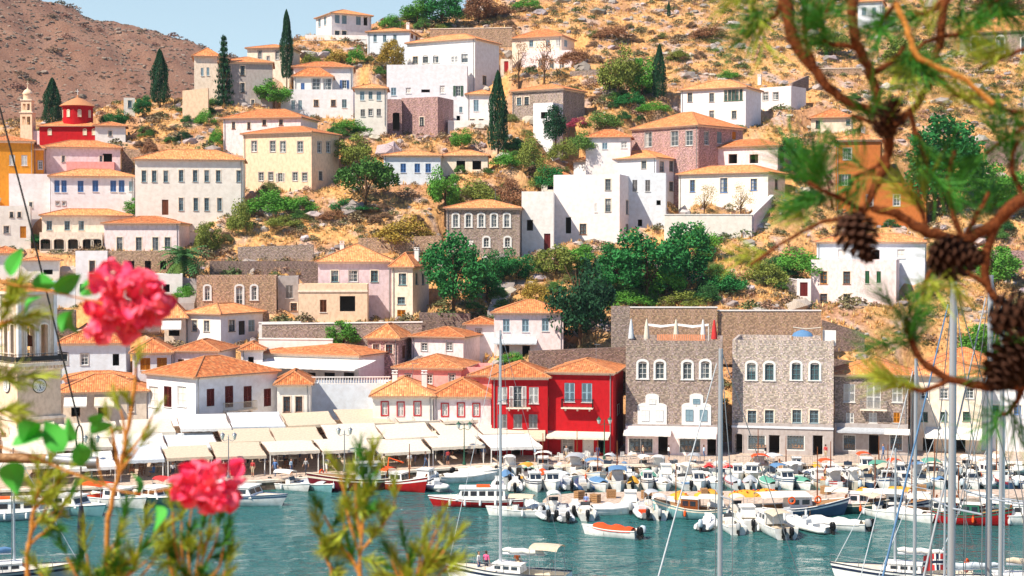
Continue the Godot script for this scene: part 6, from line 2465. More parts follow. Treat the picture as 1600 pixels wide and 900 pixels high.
# ---------------------------------------------------------------- tables, in metres
const PROFILE = [[0,0.8],[180,0.8],[184,1.2],[195,6.8],[210,14.9],[235,23.5],[245,29.6],[265,40],[285,49.4],[330,69.5],[350,78],[400,98],[470,120]]
const CREST = [[-400,36],[-110,46],[-84,49],[-74,53],[-60,54],[-53,58],[-46,70.5],[-34,76],[-18,88],[-4,112],[12,150],[400,150]]
const HOUSES = [
	{"n":"stone_mansion","l":"grey stone mansion with white arched windows and a roof terrace of closed parasols","c":"mansion","g":"buildings along the quay","b":[{"p":[18.66,0.8,-176.78,-0.14],"w":11.09,"d":11,"h":13.34,"wall":"stone","roof":"flat","wins":[[0,"surround","white",1.0,1.8,9.8,1.95,3.94,7.1],[0,"surround","white",1.0,1.8,9.9,9.14],[0,"hole","",10.2,2.9,1.1,5.65]],"trim":[["ornate",3.07,5.34,3.37,3.67,"white"],["ornate",8.14,5.42,3.37,3.67,"greyblue"],["band",3.54,"grey"]]},{"p":[18.63,0.8,-176.16,-0.14],"w":11.12,"d":5.5,"h":3.47,"wall":"pinkwhite","roof":"flat","wins":[[0,"shop","white",2.9,1.8,1.2,1.74],[0,"op","dark",1.1,2.5,1.1,4.31],[0,"shop","white",2.5,1.9,1.4,7.39],[0,"op","dark",1.0,2.2,1.2,9.87]],"trim":[["awning",2.54,3.11,5.41,1.7,0.4,"white"],["awning",8.04,2.83,4.68,1.4,0.35,"white"]]}]},
	{"n":"stone_mansion","l":"pale grey stone mansion with blue shuttered windows and grey shopfronts","c":"mansion","g":"buildings along the quay","b":[{"p":[31.28,0.8,-177.18,-0.21],"w":11.53,"d":11,"h":13.34,"wall":"stonegrey","roof":"flat","wins":[[0,"surround","teal",1.0,1.8,9.6,2.18,4.24],[0,"surround","teal",1.0,1.8,9.7,7.3,9.4],[0,"pane","greyblue",1.0,1.5,4.4,2.28],[0,"pane","greyblue",1.0,1.5,4.5,4.26],[0,"pane","greyblue",1.0,1.5,4.6,7.39,9.35],[0,"hole","",10.8,3.0,1.0,5.88]],"trim":[["pilaster","stonegrey"]]},{"p":[31.17,0.8,-176.58,-0.21],"w":11.49,"d":5.5,"h":3.76,"wall":"grey","roof":"flat","wins":[[0,"open_arch","grey",0.9,2.5,1.2,0.74],[0,"shop","white",2.1,1.8,1.5,2.8],[0,"shop","white",2.1,1.8,1.6,7.24],[0,"op","white",1.3,2.5,1.2,4.84],[0,"op","white",1.2,2.5,1.3,9.77]],"trim":[["band",3.32,"bluewhite"]]}]},
	{"n":"stone_house","l":"grey stone shop house with white shutters right of the two mansions","g":"buildings along the quay","b":[{"p":[41.49,0.8,-177.04,-0.25],"w":8.3,"d":9,"h":9.29,"wall":"stone","rise":1.53,"wins":[[0,"shut","white",1.3,2.1,7.2,1.68],[0,"shut","white",1.2,2.1,7.3,7.08],[0,"shut","white",1.6,2.8,6.8,4.43],[0,"shut","white",0.9,1.2,4.3,1.77],[0,"shut","white",0.9,1.2,4.4,4.37],[0,"shut","ochre",0.7,1.2,4.5,7.02],[0,"hole","",7.8,3.0,1.0,4.25]],"trim":[["balcony",4.44,5.36,3.08,"grey"]]},{"p":[41.35,0.8,-176.43,-0.25],"w":8.27,"d":5.5,"h":3.76,"wall":"grey","roof":"flat","wins":[[0,"shop","white",1.5,1.9,1.5,1.71],[0,"shop","white",1.5,1.9,1.7,6.95],[0,"op","white",1.2,2.5,1.3,4.45]],"trim":[["awning",3.0,3.31,5.41,1.3,0.35,"grey"],["awning",7.08,3.28,2.92,1.4,0.35,"white"]]}]},
	{"n":"white_house","l":"white quay house behind the yacht masts at the right edge","g":"buildings along the quay","b":[{"p":[50.73,0.8,-179.17,-0.3],"w":8.02,"d":9,"h":8.97,"wall":"cream","rise":1.55,"wins":[[0,"pane","white",0.9,1.2,6.9,1.63],[0,"pane","white",0.9,1.2,7.0,3.8],[0,"pane","white",0.9,1.2,7.1,6.67],[0,"pane","green",0.8,1.1,4.2,1.58],[0,"pane","green",0.8,1.1,4.3,3.82],[0,"pane","green",0.8,1.1,4.4,6.33],[0,"op","dark",1.2,2.1,0.7,2.04],[0,"op","dark",1.2,2.1,0.8,5.64]],"trim":[["awning",4.91,3.05,6.38,2.6,0.9,"white"]]},{"p":[58.82,0.8,-179.24,-0.34],"w":7.51,"d":9,"h":8.23,"wall":"white","rise":1.41,"wins":[[0,"pane","blue",0.8,1.1,5.0,1.57],[0,"pane","blue",0.8,1.1,5.1,4.07]]}]},
	{"n":"red_house","l":"narrow red house with white shutters and a small iron balcony","g":"buildings along the quay","b":[{"p":[0.88,0.8,-176.1,-0.03],"w":6.46,"d":9,"h":9.07,"wall":"red","rise":1.46,"tile":"tileold","wins":[[0,"shut","white",1.1,1.9,7.1,1.25,4.85],[0,"open","white",1.0,2.5,6.9,3.01],[0,"shut","grey",1.0,1.6,4.1,1.25,3.01,4.78],[0,"shop","white",1.6,1.3,1.4,1.25,4.71],[0,"op","white",1.1,2.2,1.2,2.79]],"trim":[["balcony",3.09,5.67,2.79,"black"],["awning",3.09,3.09,6.16,2.2,0.8,"beige"]]}]},
	{"n":"red_house","l":"wide deep red house with two tall white balcony windows","g":"buildings along the quay","b":[{"p":[7.88,0.8,-176.2,-0.19],"w":7.5,"d":10,"h":9.63,"wall":"red","rise":1.18,"tile":"tileold","wins":[[0,"shut","lightblue",1.2,2.2,7.4,2.47,4.48],[0,"pane","white",1.3,2.2,1.1,2.26],[0,"door","white",1.3,2.3,1.3,4.64],[0,"open_arch","red",0.8,1.8,1.3,6.19],[1,"pane","dark",1.7,1.1,5.0,5.08]],"trim":[["balcony",3.44,5.65,3.66,"black"],["awning",3.59,2.93,7.31,2.0,0.5,"cream"]]}]},
	{"n":"white_house","l":"white and pink house with six red framed windows left of the red houses","g":"buildings along the quay","b":[{"p":[-12.6,0.8,-176.85,0.04],"w":6.9,"d":9,"h":6.84,"wall":"white","rise":1.82,"wins":[[0,"framed","red",0.7,1.5,5.5,1.36,5.12],[0,"framed","red",0.7,1.6,5.4,3.2]],"trim":[["balcony",3.12,3.59,2.95,"white"]],"chim":[[-1.06,-4.05],[2.41,-4.05]]},{"p":[-5.76,0.8,-177.28,0.0],"w":6.64,"d":9,"h":6.73,"wall":"pinkwhite","rise":1.75,"wins":[[0,"framed","red",0.7,1.4,5.3,1.31,4.94],[0,"framed","red",0.7,1.5,5.3,3.16],[0,"shop","teal",3.8,1.8,1.0,2.05],[0,"op","white",1.0,2.2,1.0,5.45]],"trim":[["balcony",3.01,3.32,2.96,"white"],["awning",3.75,2.95,5.76,2.6,0.8,"orange"],["awning",-1.66,2.95,4.88,3.2,1.0,"cream"]]}]},
	{"n":"white_house","l":"large white house with maroon shutters above the restaurant awnings","g":"buildings along the quay","b":[{"p":[-31.97,0.8,-178.39,0.84],"w":11.81,"d":9.5,"h":9.24,"wall":"white","rise":1.86,"tile":"tileold","wins":[[0,"shut","maroon",1.1,2.0,6.9,2.08],[0,"shut","maroon",1.1,2.1,6.3,10.37],[0,"shut","maroon",1.2,2.5,6.8,4.72],[0,"shut","maroon",1.2,2.5,6.6,7.42],[2,"blind","white",1.8,2.4,6.6,1.37],[2,"blind","white",1.7,2.3,7.0,6.87],[2,"shut","maroon",1.5,2.4,6.8,4.15]],"trim":[["balcony",6.0,5.12,4.35,"cream"]]},{"p":[-25.2,0.8,-176.81,0.1],"w":3.77,"d":8,"h":8.17,"wall":"white","rise":1.33,"tile":"tileold","wins":[[0,"pane","brown",0.8,1.8,6.0,1.1,2.49]]}]},
	{"n":"clock_block","l":"low cream block with two white door awnings beside the clock tower","g":"buildings along the quay","b":[{"p":[-47.82,0.8,-178.84,0.23],"w":10.04,"d":8,"h":7.14,"wall":"cream","rise":1.71,"wins":[[0,"op","brown",1.0,1.6,5.2,2.02,5.04],[0,"pane","white",0.7,1.2,5.4,8.3]],"trim":[["awning",2.03,7.02,2.55,1.4,1.2,"white"],["awning",5.27,6.95,2.25,1.4,1.2,"cream"]]}]},
	{"n":"white_house","l":"white restaurant house with a long orange roof and big white pergola awnings","g":"houses of the second row","b":[{"p":[-25.88,5.27,-194.84,-0.4],"w":14.48,"d":9,"h":5.95,"wall":"white","rise":0.99,"wins":[[0,"op","dark",1.5,1.6,2.7,1.85],[0,"op","dark",1.5,1.6,2.8,4.7],[0,"op","dark",1.5,1.6,2.9,7.53],[0,"op","dark",1.5,1.6,3.0,10.32],[0,"op","dark",1.5,1.6,3.1,13.08]],"trim":[["awning",9.4,5.56,15.2,5.6,0.75,"white"]]},{"p":[-21.04,1.2,-183.67,0.05],"w":12.94,"d":6,"h":7.29,"wall":"bluewhite","roof":"flat","trim":[["balustrade"]]}]},
	{"n":"pink_house","l":"pink house with a weathered tile roof behind the red framed house","g":"houses of the second row","b":[{"p":[-10.26,2.22,-186.8,-0.19],"w":8.25,"d":9,"h":7.88,"wall":"pink","rise":1.33,"tile":"tileold","wins":[[0,"pane","white",0.7,1.1,6.6,1.67,4.33],[0,"pane","white",0.7,1.1,6.7,7.13]]},{"p":[-4.37,2.73,-187.02,-0.01],"w":3.74,"d":7,"h":7.53,"wall":"pink","roof":"flat","wins":[[0,"op","maroon",0.9,1.6,6.1,2.02]]}]},
	{"n":"white_house","l":"white house with ochre shutters and two tiled roofs above the awnings","g":"houses of the second row","b":[{"p":[-44.28,3.75,-188.53,0.2],"w":4.63,"d":8,"h":8.09,"wall":"white","rise":1.5,"wins":[[0,"shut","ochre",1.2,1.5,6.8,1.53,3.52]]},{"p":[-39.35,4.25,-190.3,-0.1],"w":5.83,"d":8,"h":7.67,"wall":"pinkwhite","rise":1.2,"tile":"tileold","wins":[[0,"shut","brown",0.8,1.1,6.2,1.15]]}]},
	{"n":"white_house","l":"white house with a broad hipped roof behind the clock tower","g":"houses of the second row","b":[{"p":[-53.26,6.8,-194.26,0.18],"w":8.42,"d":9,"h":5.84,"wall":"bluewhite","rise":2.08,"wins":[[0,"pane","white",0.9,1.4,3.9,3.35],[0,"pane","white",0.9,1.4,4.0,0.85],[0,"op","dark",0.8,1.5,3.8,7.2]]}]},
	{"n":"white_house","l":"low white terrace house with satellite dish below ochre shutters","g":"houses of the second row","b":[{"p":[-49.69,1.71,-184.16,0.22],"w":7.75,"d":5,"h":7.31,"wall":"white","rise":0.66,"wins":[[0,"pane","white",0.7,0.8,6.7,1.37],[0,"pane","white",0.7,0.8,6.6,3.59]]}]},
	{"n":"white_house","l":"white house with an iron balcony below the brick stone house","g":"houses of the second row","b":[{"p":[-41.32,11.66,-205.35,-0.48],"w":5.87,"d":9.21,"h":4.24,"wall":"white","rise":1.21,"wins":[[0,"pane","grey",0.9,1.5,2.7,1.46,3.51],[1,"pane","dark",1.4,1.5,2.7,2.32],[1,"op","dark",1.4,1.9,2.3,4.55],[1,"shut","lightblue",1.4,1.6,2.5,6.69]]},{"p":[-44.97,12.2,-204.73,0.19],"w":2.79,"d":8,"h":3.14,"wall":"cream","rise":1.95,"wins":[[0,"op","dark",1.4,1.7,1.7,1.28]],"trim":[["awning",0.96,3.16,2.56,2.2,1.2,"white"]]}]},
	{"n":"brick_cottage","l":"small pinkish stone cottage with a pyramid roof and dark windows","g":"houses of the second row","b":[{"p":[-16.71,8.42,-198.44,-0.21],"w":4.12,"d":6,"h":4.61,"wall":"stonepink","rise":1.72,"tile":"tileold","wins":[[0,"pane","maroon",0.9,1.2,3.3,1.18,2.91],[1,"door","brown",1.4,1.7,2.8,2.61]]}]},
	{"n":"pinkwhite_cottage","l":"low pale pink cottage with a weathered roof beside the stone cottage","g":"houses of the second row","b":[{"p":[-9.74,8.96,-200.13,-0.32],"w":7.22,"d":7,"h":4.17,"wall":"pinkwhite","rise":1.1,"tile":"tileold","wins":[[0,"pane","white",0.8,1.0,2.9,1.78],[0,"pane","white",0.8,1.0,3.0,5.27]]}]},
	{"n":"white_house","l":"pale two storey house with three shuttered windows left of the dark tree","g":"houses of the second row","b":[{"p":[2.19,10.58,-202.25,-0.05],"w":9.12,"d":8,"h":5.58,"wall":"pinkwhite","rise":1.52,"wins":[[0,"shut","lightblue",0.9,1.7,4.0,1.61,4.14],[0,"shut","lightblue",0.9,1.7,4.1,6.76],[0,"op","dark",1.0,1.7,0.5,1.52,4.23]],"trim":[["awning",2.79,2.18,5.72,1.6,0.4,"pale"]]}]},
	{"n":"red_tile_house","l":"low roofs with skylight between the red house and the stone wall","g":"houses of the second row","b":[{"p":[-2.04,1.45,-184.55,-0.02],"w":5.92,"d":6,"h":7.92,"wall":"pink","rise":1.02,"tile":"tileold"}]},
	{"n":"tile_roof_house","l":"tiled house behind the shop house, mostly hidden by pine needles","g":"houses of the second row","b":[{"p":[44.43,2.73,-187.85,-0.26],"w":6.52,"d":8,"h":6.43,"wall":"cream","rise":2.07},{"p":[56.79,5.27,-193.35,-0.32],"w":8.56,"d":8,"h":4.75,"wall":"white","rise":1.82}]},
	{"n":"ochre_house","l":"bright ochre house with white shutters at the left edge","b":[{"p":[-82.01,32.62,-249.82,0.29],"w":8.3,"d":9,"h":9.38,"wall":"ochre","rise":1.09,"wins":[[0,"shut","white",0.9,1.7,6.4,4.97,6.86],[0,"pane","white",0.8,1.3,2.8,5.04]]},{"p":[-77.82,33.76,-252.78,0.27],"w":1.64,"d":6,"h":7.22,"wall":"ochre","rise":0.6,"wins":[[0,"pane","white",0.6,1.3,4.6,1.14]]}]},
	{"n":"white_house","l":"white house with a pink parapet below the red church","b":[{"p":[-71.65,36.27,-256.57,0.24],"w":12.26,"d":8,"h":5.14,"wall":"pinkwhite","rise":1.33,"wins":[[0,"pane","grey",0.5,1.0,3.3,3.1],[0,"pane","grey",0.5,1.0,3.4,9.17],[0,"op","dark",1.5,1.5,3.5,10.2]]},{"p":[-69.98,35.32,-255.38,0.16],"w":7.68,"d":3,"h":3.73,"wall":"pink","roof":"flat"}]},
	{"n":"white_house","l":"white house with blue shutters and an orange roof","b":[{"p":[-67.02,30.66,-245.82,0.22],"w":12.92,"d":8,"h":5.45,"wall":"white","rise":1.27,"wins":[[0,"shut","blue",0.8,1.9,3.9,0.98,2.06],[0,"shut","blue",0.9,1.8,3.9,4.61],[0,"shut","blue",0.9,1.8,4.0,6.88,9.65],[0,"shut","blue",0.9,1.9,4.0,10.95],[0,"shut","lightblue",0.7,1.6,4.0,12.44],[0,"pane","white",0.5,0.6,1.2,1.06,2.04]]},{"p":[-76.89,30.12,-245.17,0.27],"w":6.27,"d":7,"h":6.44,"wall":"white","roof":"flat","wins":[[0,"pane","grey",0.5,0.9,1.5,3.29]]}]},
	{"n":"white_mansion","l":"big white house with eight upper windows and an arched door","b":[{"p":[-51.14,29.59,-243.81,0.14],"w":16.77,"d":9,"h":9.06,"wall":"white","rise":1.75,"wins":[[0,"pane","greyblue",0.7,1.8,6.5,1.37,2.95,4.74],[0,"pane","greyblue",0.7,1.8,6.6,7.12,9.3,11.1,12.9,16.1],[0,"pane","greyblue",0.7,2.0,2.1,7.09,9.38,11.07,13.07],[0,"door","brown",1.0,2.4,1.6,4.61]]}]},
	{"n":"peach_house","l":"peach plastered house with a grey side wall and two rows of windows","b":[{"p":[-39.13,34.08,-256.38,-0.41],"w":13.26,"d":9,"h":9.69,"wall":"peach","rise":1.31,"wins":[[0,"pane","white",1.0,1.8,7.7,2.14],[0,"pane","white",1.0,1.8,7.6,5.77],[0,"pane","white",1.0,1.8,7.5,7.76],[0,"pane","white",1.0,1.8,7.4,11.09],[0,"pane","white",0.9,1.4,2.6,3.49,5.37],[0,"pane","white",0.9,1.4,2.5,10.09],[0,"pane","white",0.9,1.4,2.4,11.93],[0,"open","white",0.9,1.5,2.4,7.24],[1,"pane","white",1.2,1.8,7.4,2.52],[1,"pane","white",1.3,1.8,7.6,5.47],[1,"pane","grey",1.3,1.5,2.7,2.91]]}]},
	{"n":"white_house","l":"white house with small windows and orange roof above the peach house","b":[{"p":[-43.7,41.12,-268.95,-0.2],"w":14.29,"d":9,"h":6.21,"wall":"pinkwhite","rise":1.8,"wins":[[0,"pane","brown",0.6,1.2,5.1,1.92],[0,"pane","brown",0.6,1.2,5.0,4.77],[0,"pane","brown",0.7,1.0,5.5,7.61,10.68]]}]},
	{"n":"stone_house","l":"grey plaster house with dark windows beside the tall sparse conifer","b":[{"p":[-49.87,51.33,-288.82,0.14],"w":9.62,"d":9,"h":8.03,"wall":"grey","rise":1.49,"wins":[[0,"pane","dark",0.8,1.8,6.6,1.6,4.2],[0,"pane","dark",0.8,1.8,3.4,1.58,4.18],[0,"pane","grey",0.6,1.0,0.7,6.06]]},{"p":[-57.54,52.08,-290.61,0.17],"w":4.7,"d":9,"h":8.66,"wall":"cream","rise":1.84,"wins":[[0,"shut","lightblue",0.5,1.5,5.8,1.5],[0,"shut","lightblue",0.5,1.5,5.9,2.57]]}]},
	{"n":"cream_house","l":"long cream house with an orange roof left of the tallest cypress","b":[{"p":[-48.55,58.97,-307.07,-0.13],"w":8.59,"d":8,"h":5.45,"wall":"cream","rise":1.09,"wins":[[0,"pane","white",0.7,1.7,4.2,2.57],[0,"pane","white",0.7,1.7,4.1,6.12],[0,"pane","white",0.5,1.0,3.4,4.28]]}]},
	{"n":"small_white_house","l":"tiny white cube house beside the green trees under the bare hill","b":[{"p":[-70.55,48.97,-284.01,0.24],"w":2.02,"d":4,"h":3.42,"wall":"white","roof":"flat","wins":[[0,"pane","greyblue",0.7,1.3,2.3,1.11]]}]},
	{"n":"white_cottage","l":"white cottage with orange door at the far left below the ochre house","b":[{"p":[-77.3,24.7,-236.11,0.28],"w":6.38,"d":8,"h":6.51,"wall":"white","roof":"flat","wins":[[0,"pane","grey",0.8,1.1,2.9,2.84],[0,"door","ochre",0.9,1.8,2.5,5.28],[0,"pane","dark",0.5,0.8,5.2,4.74,3.61]]}]},
	{"n":"arcade_house","l":"cream house with an arcade of five arches along its terrace","b":[{"p":[-67.6,24.11,-235.57,0.15],"w":9.34,"d":5,"h":3.05,"wall":"cream","roof":"flat","wins":[[0,"open_arch","cream",1.5,1.7,1.1,0.88,2.87,4.96,7.15,8.48]]},{"p":[-66.31,27.16,-239.54,0.22],"w":13.33,"d":7,"h":2.55,"wall":"cream","rise":1.05,"wins":[[0,"pane","greyblue",0.8,1.4,1.1,1.1,3.77,5.88]]}]},
	{"n":"pinkwhite_house","l":"pale house with four tall windows on a stone basement left of the palm","b":[{"p":[-57.0,24.31,-236.49,0.0],"w":11.54,"d":9,"h":4.13,"wall":"pinkwhite","rise":1.12,"tile":"tileold","wins":[[0,"pane","grey",0.9,2.0,1.1,2.39,5.34,7.9,9.77]]},{"p":[-53.86,20.92,-226.86,0.16],"w":11.06,"d":4,"h":3.42,"wall":"stonetan","roof":"flat","wins":[[0,"op","dark",0.9,1.3,1.3,3.21,5.61,7.82]]}]},
	{"n":"white_cottage","l":"white cottage with one grey window at the left edge below the arcade","b":[{"p":[-74.29,20.21,-224.83,0.28],"w":4.79,"d":8,"h":3.66,"wall":"white","rise":0.98,"wins":[[0,"pane","grey",0.6,1.3,2.0,3.29]]},{"p":[-68.74,19.86,-223.85,0.25],"w":5.16,"d":6,"h":2.99,"wall":"white","rise":0.53,"wins":[[0,"op","dark",1.3,0.7,1.4,3.65]]}]},
	{"n":"white_block","l":"plain white block with a brown window left of the bougainvillea flower","b":[{"p":[-61.18,19.68,-223.49,0.23],"w":4.48,"d":7,"h":4.67,"wall":"white","roof":"flat","wins":[[0,"pane","brown",0.8,1.7,2.4,2.33]]}]},
	{"n":"white_terrace_house","l":"white terrace house hidden behind the large pink flower","b":[{"p":[-63.46,16.5,-214.15,0.25],"w":4.93,"d":7,"h":3.58,"wall":"bluewhite","roof":"flat","wins":[[0,"op","dark",1.1,0.9,1.4,1.67]]},{"p":[-53.79,17.3,-215.84,0.19],"w":14.56,"d":7,"h":3.8,"wall":"white","roof":"flat","wins":[[0,"op","dark",0.9,1.1,1.9,1.01],[0,"op","dark",0.9,1.1,1.8,12.36]]},{"p":[-60.04,12.94,-206.18,0.25],"w":2.66,"d":5,"h":3.36,"wall":"stonedark","roof":"flat"}]},
	{"n":"stone_house","l":"brownish stone house with white arched windows and a flat roof","b":[{"p":[-37.99,15.7,-211.8,0.13],"w":10.84,"d":9,"h":5.23,"wall":"stonetan","roof":"flat","wins":[[0,"surround","white",0.7,1.8,2.8,1.45,7.8],[0,"surround","white",0.9,2.5,2.4,5.79]]},{"p":[-31.2,16.28,-213.83,0.12],"w":2.79,"d":7,"h":4.53,"wall":"grey","roof":"flat","wins":[[0,"shut","grey",1.0,1.8,2.4,1.57],[0,"pane","brown",0.9,1.1,0.3,2.18]]}]},
	{"n":"grey_plaster_house","l":"lilac grey house with a wide hipped roof and peach terrace","b":[{"p":[-22.17,14.6,-216.7,0.06],"w":10.32,"d":10,"h":8.14,"wall":"lilac","rise":2.41,"wins":[[0,"pane","teal",1.0,1.6,6.2,2.33,7.9],[0,"pane","white",1.2,1.6,6.2,4.93]],"chim":[[-2.02,-4.5]]},{"p":[-15.33,14.74,-214.35,-0.23],"w":3.06,"d":8,"h":7.32,"wall":"cream","rise":1.95,"wins":[[0,"pane","teal",1.1,1.6,5.7,1.58],[0,"pane","greyblue",1.1,1.0,2.7,1.39],[0,"shut","ochre",1.2,1.4,0.7,1.39],[1,"pane","teal",1.3,1.6,5.7,1.89],[1,"pane","teal",1.3,1.6,5.6,5.06]],"chim":[[1.08,-3.6]]},{"p":[-24.47,14.67,-209.72,0.06],"w":9.37,"d":6,"h":5.17,"wall":"peach","roof":"flat","wins":[[0,"shut","brown",0.9,1.7,2.2,3.37],[0,"op","dark",2.1,2.1,2.5,6.67]],"trim":[["band",4.21,"cream"]]}]},
	{"n":"stone_mansion","l":"grey brown stone house with five arched upper windows","b":[{"p":[-4.46,23.34,-234.97,-0.04],"w":11.28,"d":9,"h":7.42,"wall":"stone","rise":1.3,"wins":[[0,"surround","white",0.8,1.8,5.5,1.48,3.44,5.4,7.36,9.32],[0,"surround","white",0.8,1.3,2.2,6.18,9.42],[0,"blind","white",0.9,1.0,2.3,3.73]]}]},
	{"n":"white_villa","l":"white villa with grey blue shutters on the skyline","b":[{"p":[-34.88,69.62,-335.26,0.5],"w":9.34,"d":9,"h":5.64,"wall":"white","rise":1.58,"wins":[[0,"shut","greyblue",1.1,1.9,4.6,1.35],[0,"shut","greyblue",1.1,2.0,4.6,2.99,6.3],[0,"op","dark",0.9,2.0,4.6,7.96],[0,"pane","dark",1.1,1.0,1.5,1.34],[0,"pane","dark",1.1,1.0,1.6,2.98],[2,"shut","lightblue",1.5,2.0,4.6,2.02,5.37]]},{"p":[-35.76,69.05,-328.76,0.03],"w":16.64,"d":3,"h":0.98,"wall":"white","roof":"flat"}]},
	{"n":"white_house","l":"white house with green shutters right of the skyline villa","b":[{"p":[-25.56,64.22,-319.07,-0.18],"w":9.0,"d":9,"h":5.13,"wall":"bluewhite","rise":1.26,"wins":[[0,"shut","greyblue",0.7,1.5,3.9,1.64],[0,"shut","greyblue",0.7,1.5,3.8,3.69,5.88],[1,"shut","brown",1.9,1.2,4.5,2.17],[1,"shut","brown",1.9,1.2,4.4,5.99]],"chim":[[3.15,-4.05]]}]},
	{"n":"white_mansion","l":"tall white mansion with a lilac stone side wall and stepped lower block","b":[{"p":[-14.28,54.76,-308.73,-0.49],"w":15.75,"d":10,"h":11.23,"wall":"white","rise":1.81,"wins":[[0,"pane","grey",1.2,1.4,7.9,1.92],[0,"surround","grey",1.3,1.3,7.8,4.34],[0,"surround","grey",1.3,1.3,7.7,6.75],[0,"shut","white",1.6,1.2,7.5,11.06],[0,"surround","grey",1.5,1.7,7.6,13.42],[1,"pane","dark",1.6,1.7,3.5,3.89]]},{"p":[-16.5,47.36,-299.08,-0.01],"w":15.61,"d":6,"h":12.88,"wall":"white","roof":"flat","wins":[[0,"shut","lightblue",1.0,1.5,7.7,1.32],[0,"blind","white",1.0,1.1,7.9,4.18],[0,"op","grey",1.7,0.6,7.8,7.54],[0,"blind","white",1.0,1.5,8.1,10.77],[0,"open","green",1.0,2.0,7.8,13.87],[0,"shut","greyblue",0.6,1.1,4.2,14.37],[0,"op","dark",0.7,1.6,2.2,13.87]]},{"p":[-6.07,45.98,-297.19,-0.07],"w":5.23,"d":6,"h":8.25,"wall":"white","rise":1.06,"wins":[[0,"shut","lightblue",1.0,2.2,6.2,1.76],[0,"pane","brown",0.9,1.0,3.1,1.02,2.75]]},{"p":[-8.03,43.57,-292.19,-0.05],"w":8.31,"d":4,"h":5.33,"wall":"white","roof":"flat","wins":[[0,"op","greyblue",1.2,1.0,3.0,2.47,5.87]]}]},
	{"n":"stone_block_house","l":"pinkish stone tower block with an arched niche on its left","b":[{"p":[-17.49,45.85,-291.49,-0.4],"w":7.62,"d":7,"h":7.33,"wall":"stonepink","roof":"flat","wins":[[0,"pane","dark",0.9,1.6,2.8,4.27]]},{"p":[-22.31,45.89,-290.51,0.06],"w":3.07,"d":5,"h":6.87,"wall":"stonepink","roof":"flat","wins":[[0,"open_arch","stonepink",1.3,3.4,2.6,1.99]]},{"p":[-19.81,42.59,-284.04,-0.01],"w":13.17,"d":4,"h":2.95,"wall":"stonepink","roof":"flat","wins":[[0,"pane","dark",0.7,1.2,2.3,8.09]]}]},
	{"n":"white_house","l":"white house with blue windows and tall glazed bay","b":[{"p":[-36.71,49.93,-299.54,0.08],"w":11.36,"d":8,"h":9.81,"wall":"white","rise":1.42,"wins":[[0,"open","blue",0.9,1.6,6.6,9.77]]},{"p":[-38.08,49.27,-294.69,0.08],"w":7.28,"d":5,"h":8.06,"wall":"white","rise":1.99,"wins":[[0,"shut","blue",0.7,1.3,6.3,1.71],[0,"pane","white",1.5,2.5,6.7,4.26,6.42],[0,"pane","brown",1.0,1.4,3.2,4.25]]},{"p":[-36.92,48.66,-291.79,0.03],"w":13.65,"d":4,"h":6.05,"wall":"white","roof":"flat","wins":[[0,"shut","lightblue",0.7,1.8,3.1,2.3,3.62],[0,"pane","brown",0.9,1.2,3.5,6.65,9.91],[0,"shut","greyblue",0.9,1.6,3.4,11.96]]}]},
	{"n":"white_cottage","l":"small white house with grey shutters between the blue windowed house and the stone block","b":[{"p":[-25.8,47.55,-281.1,0.05],"w":5.78,"d":6,"h":6.18,"wall":"white","rise":1.11,"wins":[[0,"shut","lightblue",0.8,1.6,4.9,1.37,4.39],[0,"shut","greyblue",0.7,1.4,5.0,2.88],[0,"shut","grey",0.8,1.3,1.8,1.47],[0,"shut","grey",0.8,1.3,1.9,4.38],[0,"pane","white",0.7,1.2,1.9,2.87]]}]},
	{"n":"bluewhite_house","l":"long pale blue house with three blue shutters and a low roof","b":[{"p":[-16.64,35.34,-256.17,0.02],"w":9.4,"d":7,"h":4.68,"wall":"bluewhite","rise":0.91,"wins":[[0,"shut","blue",0.9,1.5,2.7,3.23,5.57,7.38]]},{"p":[-8.08,37.53,-262.08,-0.02],"w":7.88,"d":6,"h":2.83,"wall":"cream","rise":1.04,"wins":[[0,"op","dark",1.5,1.5,1.3,3.3,6.02]]}]},
	{"n":"hill_house","l":"house with red shutters behind bare trees on the rocky slope","b":[{"p":[5.15,61.49,-324.1,-0.39],"w":11.12,"d":8,"h":7.32,"wall":"cream","rise":2.04,"wins":[[0,"shut","greyblue",0.9,1.4,6.2,4.36],[0,"shut","greyblue",0.9,1.3,6.0,8.11],[0,"shut","orange",0.9,1.3,6.0,10.4],[1,"shut","lightblue",1.9,1.4,6.2,2.7]]},{"p":[7.15,59.72,-319.97,-0.37],"w":11.0,"d":6,"h":5.79,"wall":"pinkwhite","roof":"flat","wins":[[0,"pane","grey",1.0,1.9,3.2,4.26],[0,"pane","grey",1.0,1.9,3.1,6.65],[0,"pane","grey",1.0,1.9,3.0,8.9]]},{"p":[-1.2,59.54,-320.03,-0.03],"w":2.4,"d":5,"h":4.37,"wall":"cream","roof":"flat","wins":[[0,"door","red",0.9,2.4,2.7,1.21]]}]},
	{"n":"stone_house","l":"grey stone house with a white terrace annex in front","b":[{"p":[4.68,47.83,-284.66,-0.56],"w":11.02,"d":8,"h":5.95,"wall":"stone","rise":1.23,"wins":[[0,"pane","greyblue",1.0,1.4,4.2,1.54],[0,"pane","dark",1.0,1.4,4.2,3.21]]},{"p":[5.62,46.02,-278.9,-0.47],"w":3.98,"d":5,"h":4.95,"wall":"white","roof":"flat","wins":[[0,"op","grey",1.3,1.2,2.7,2.18]]}]},
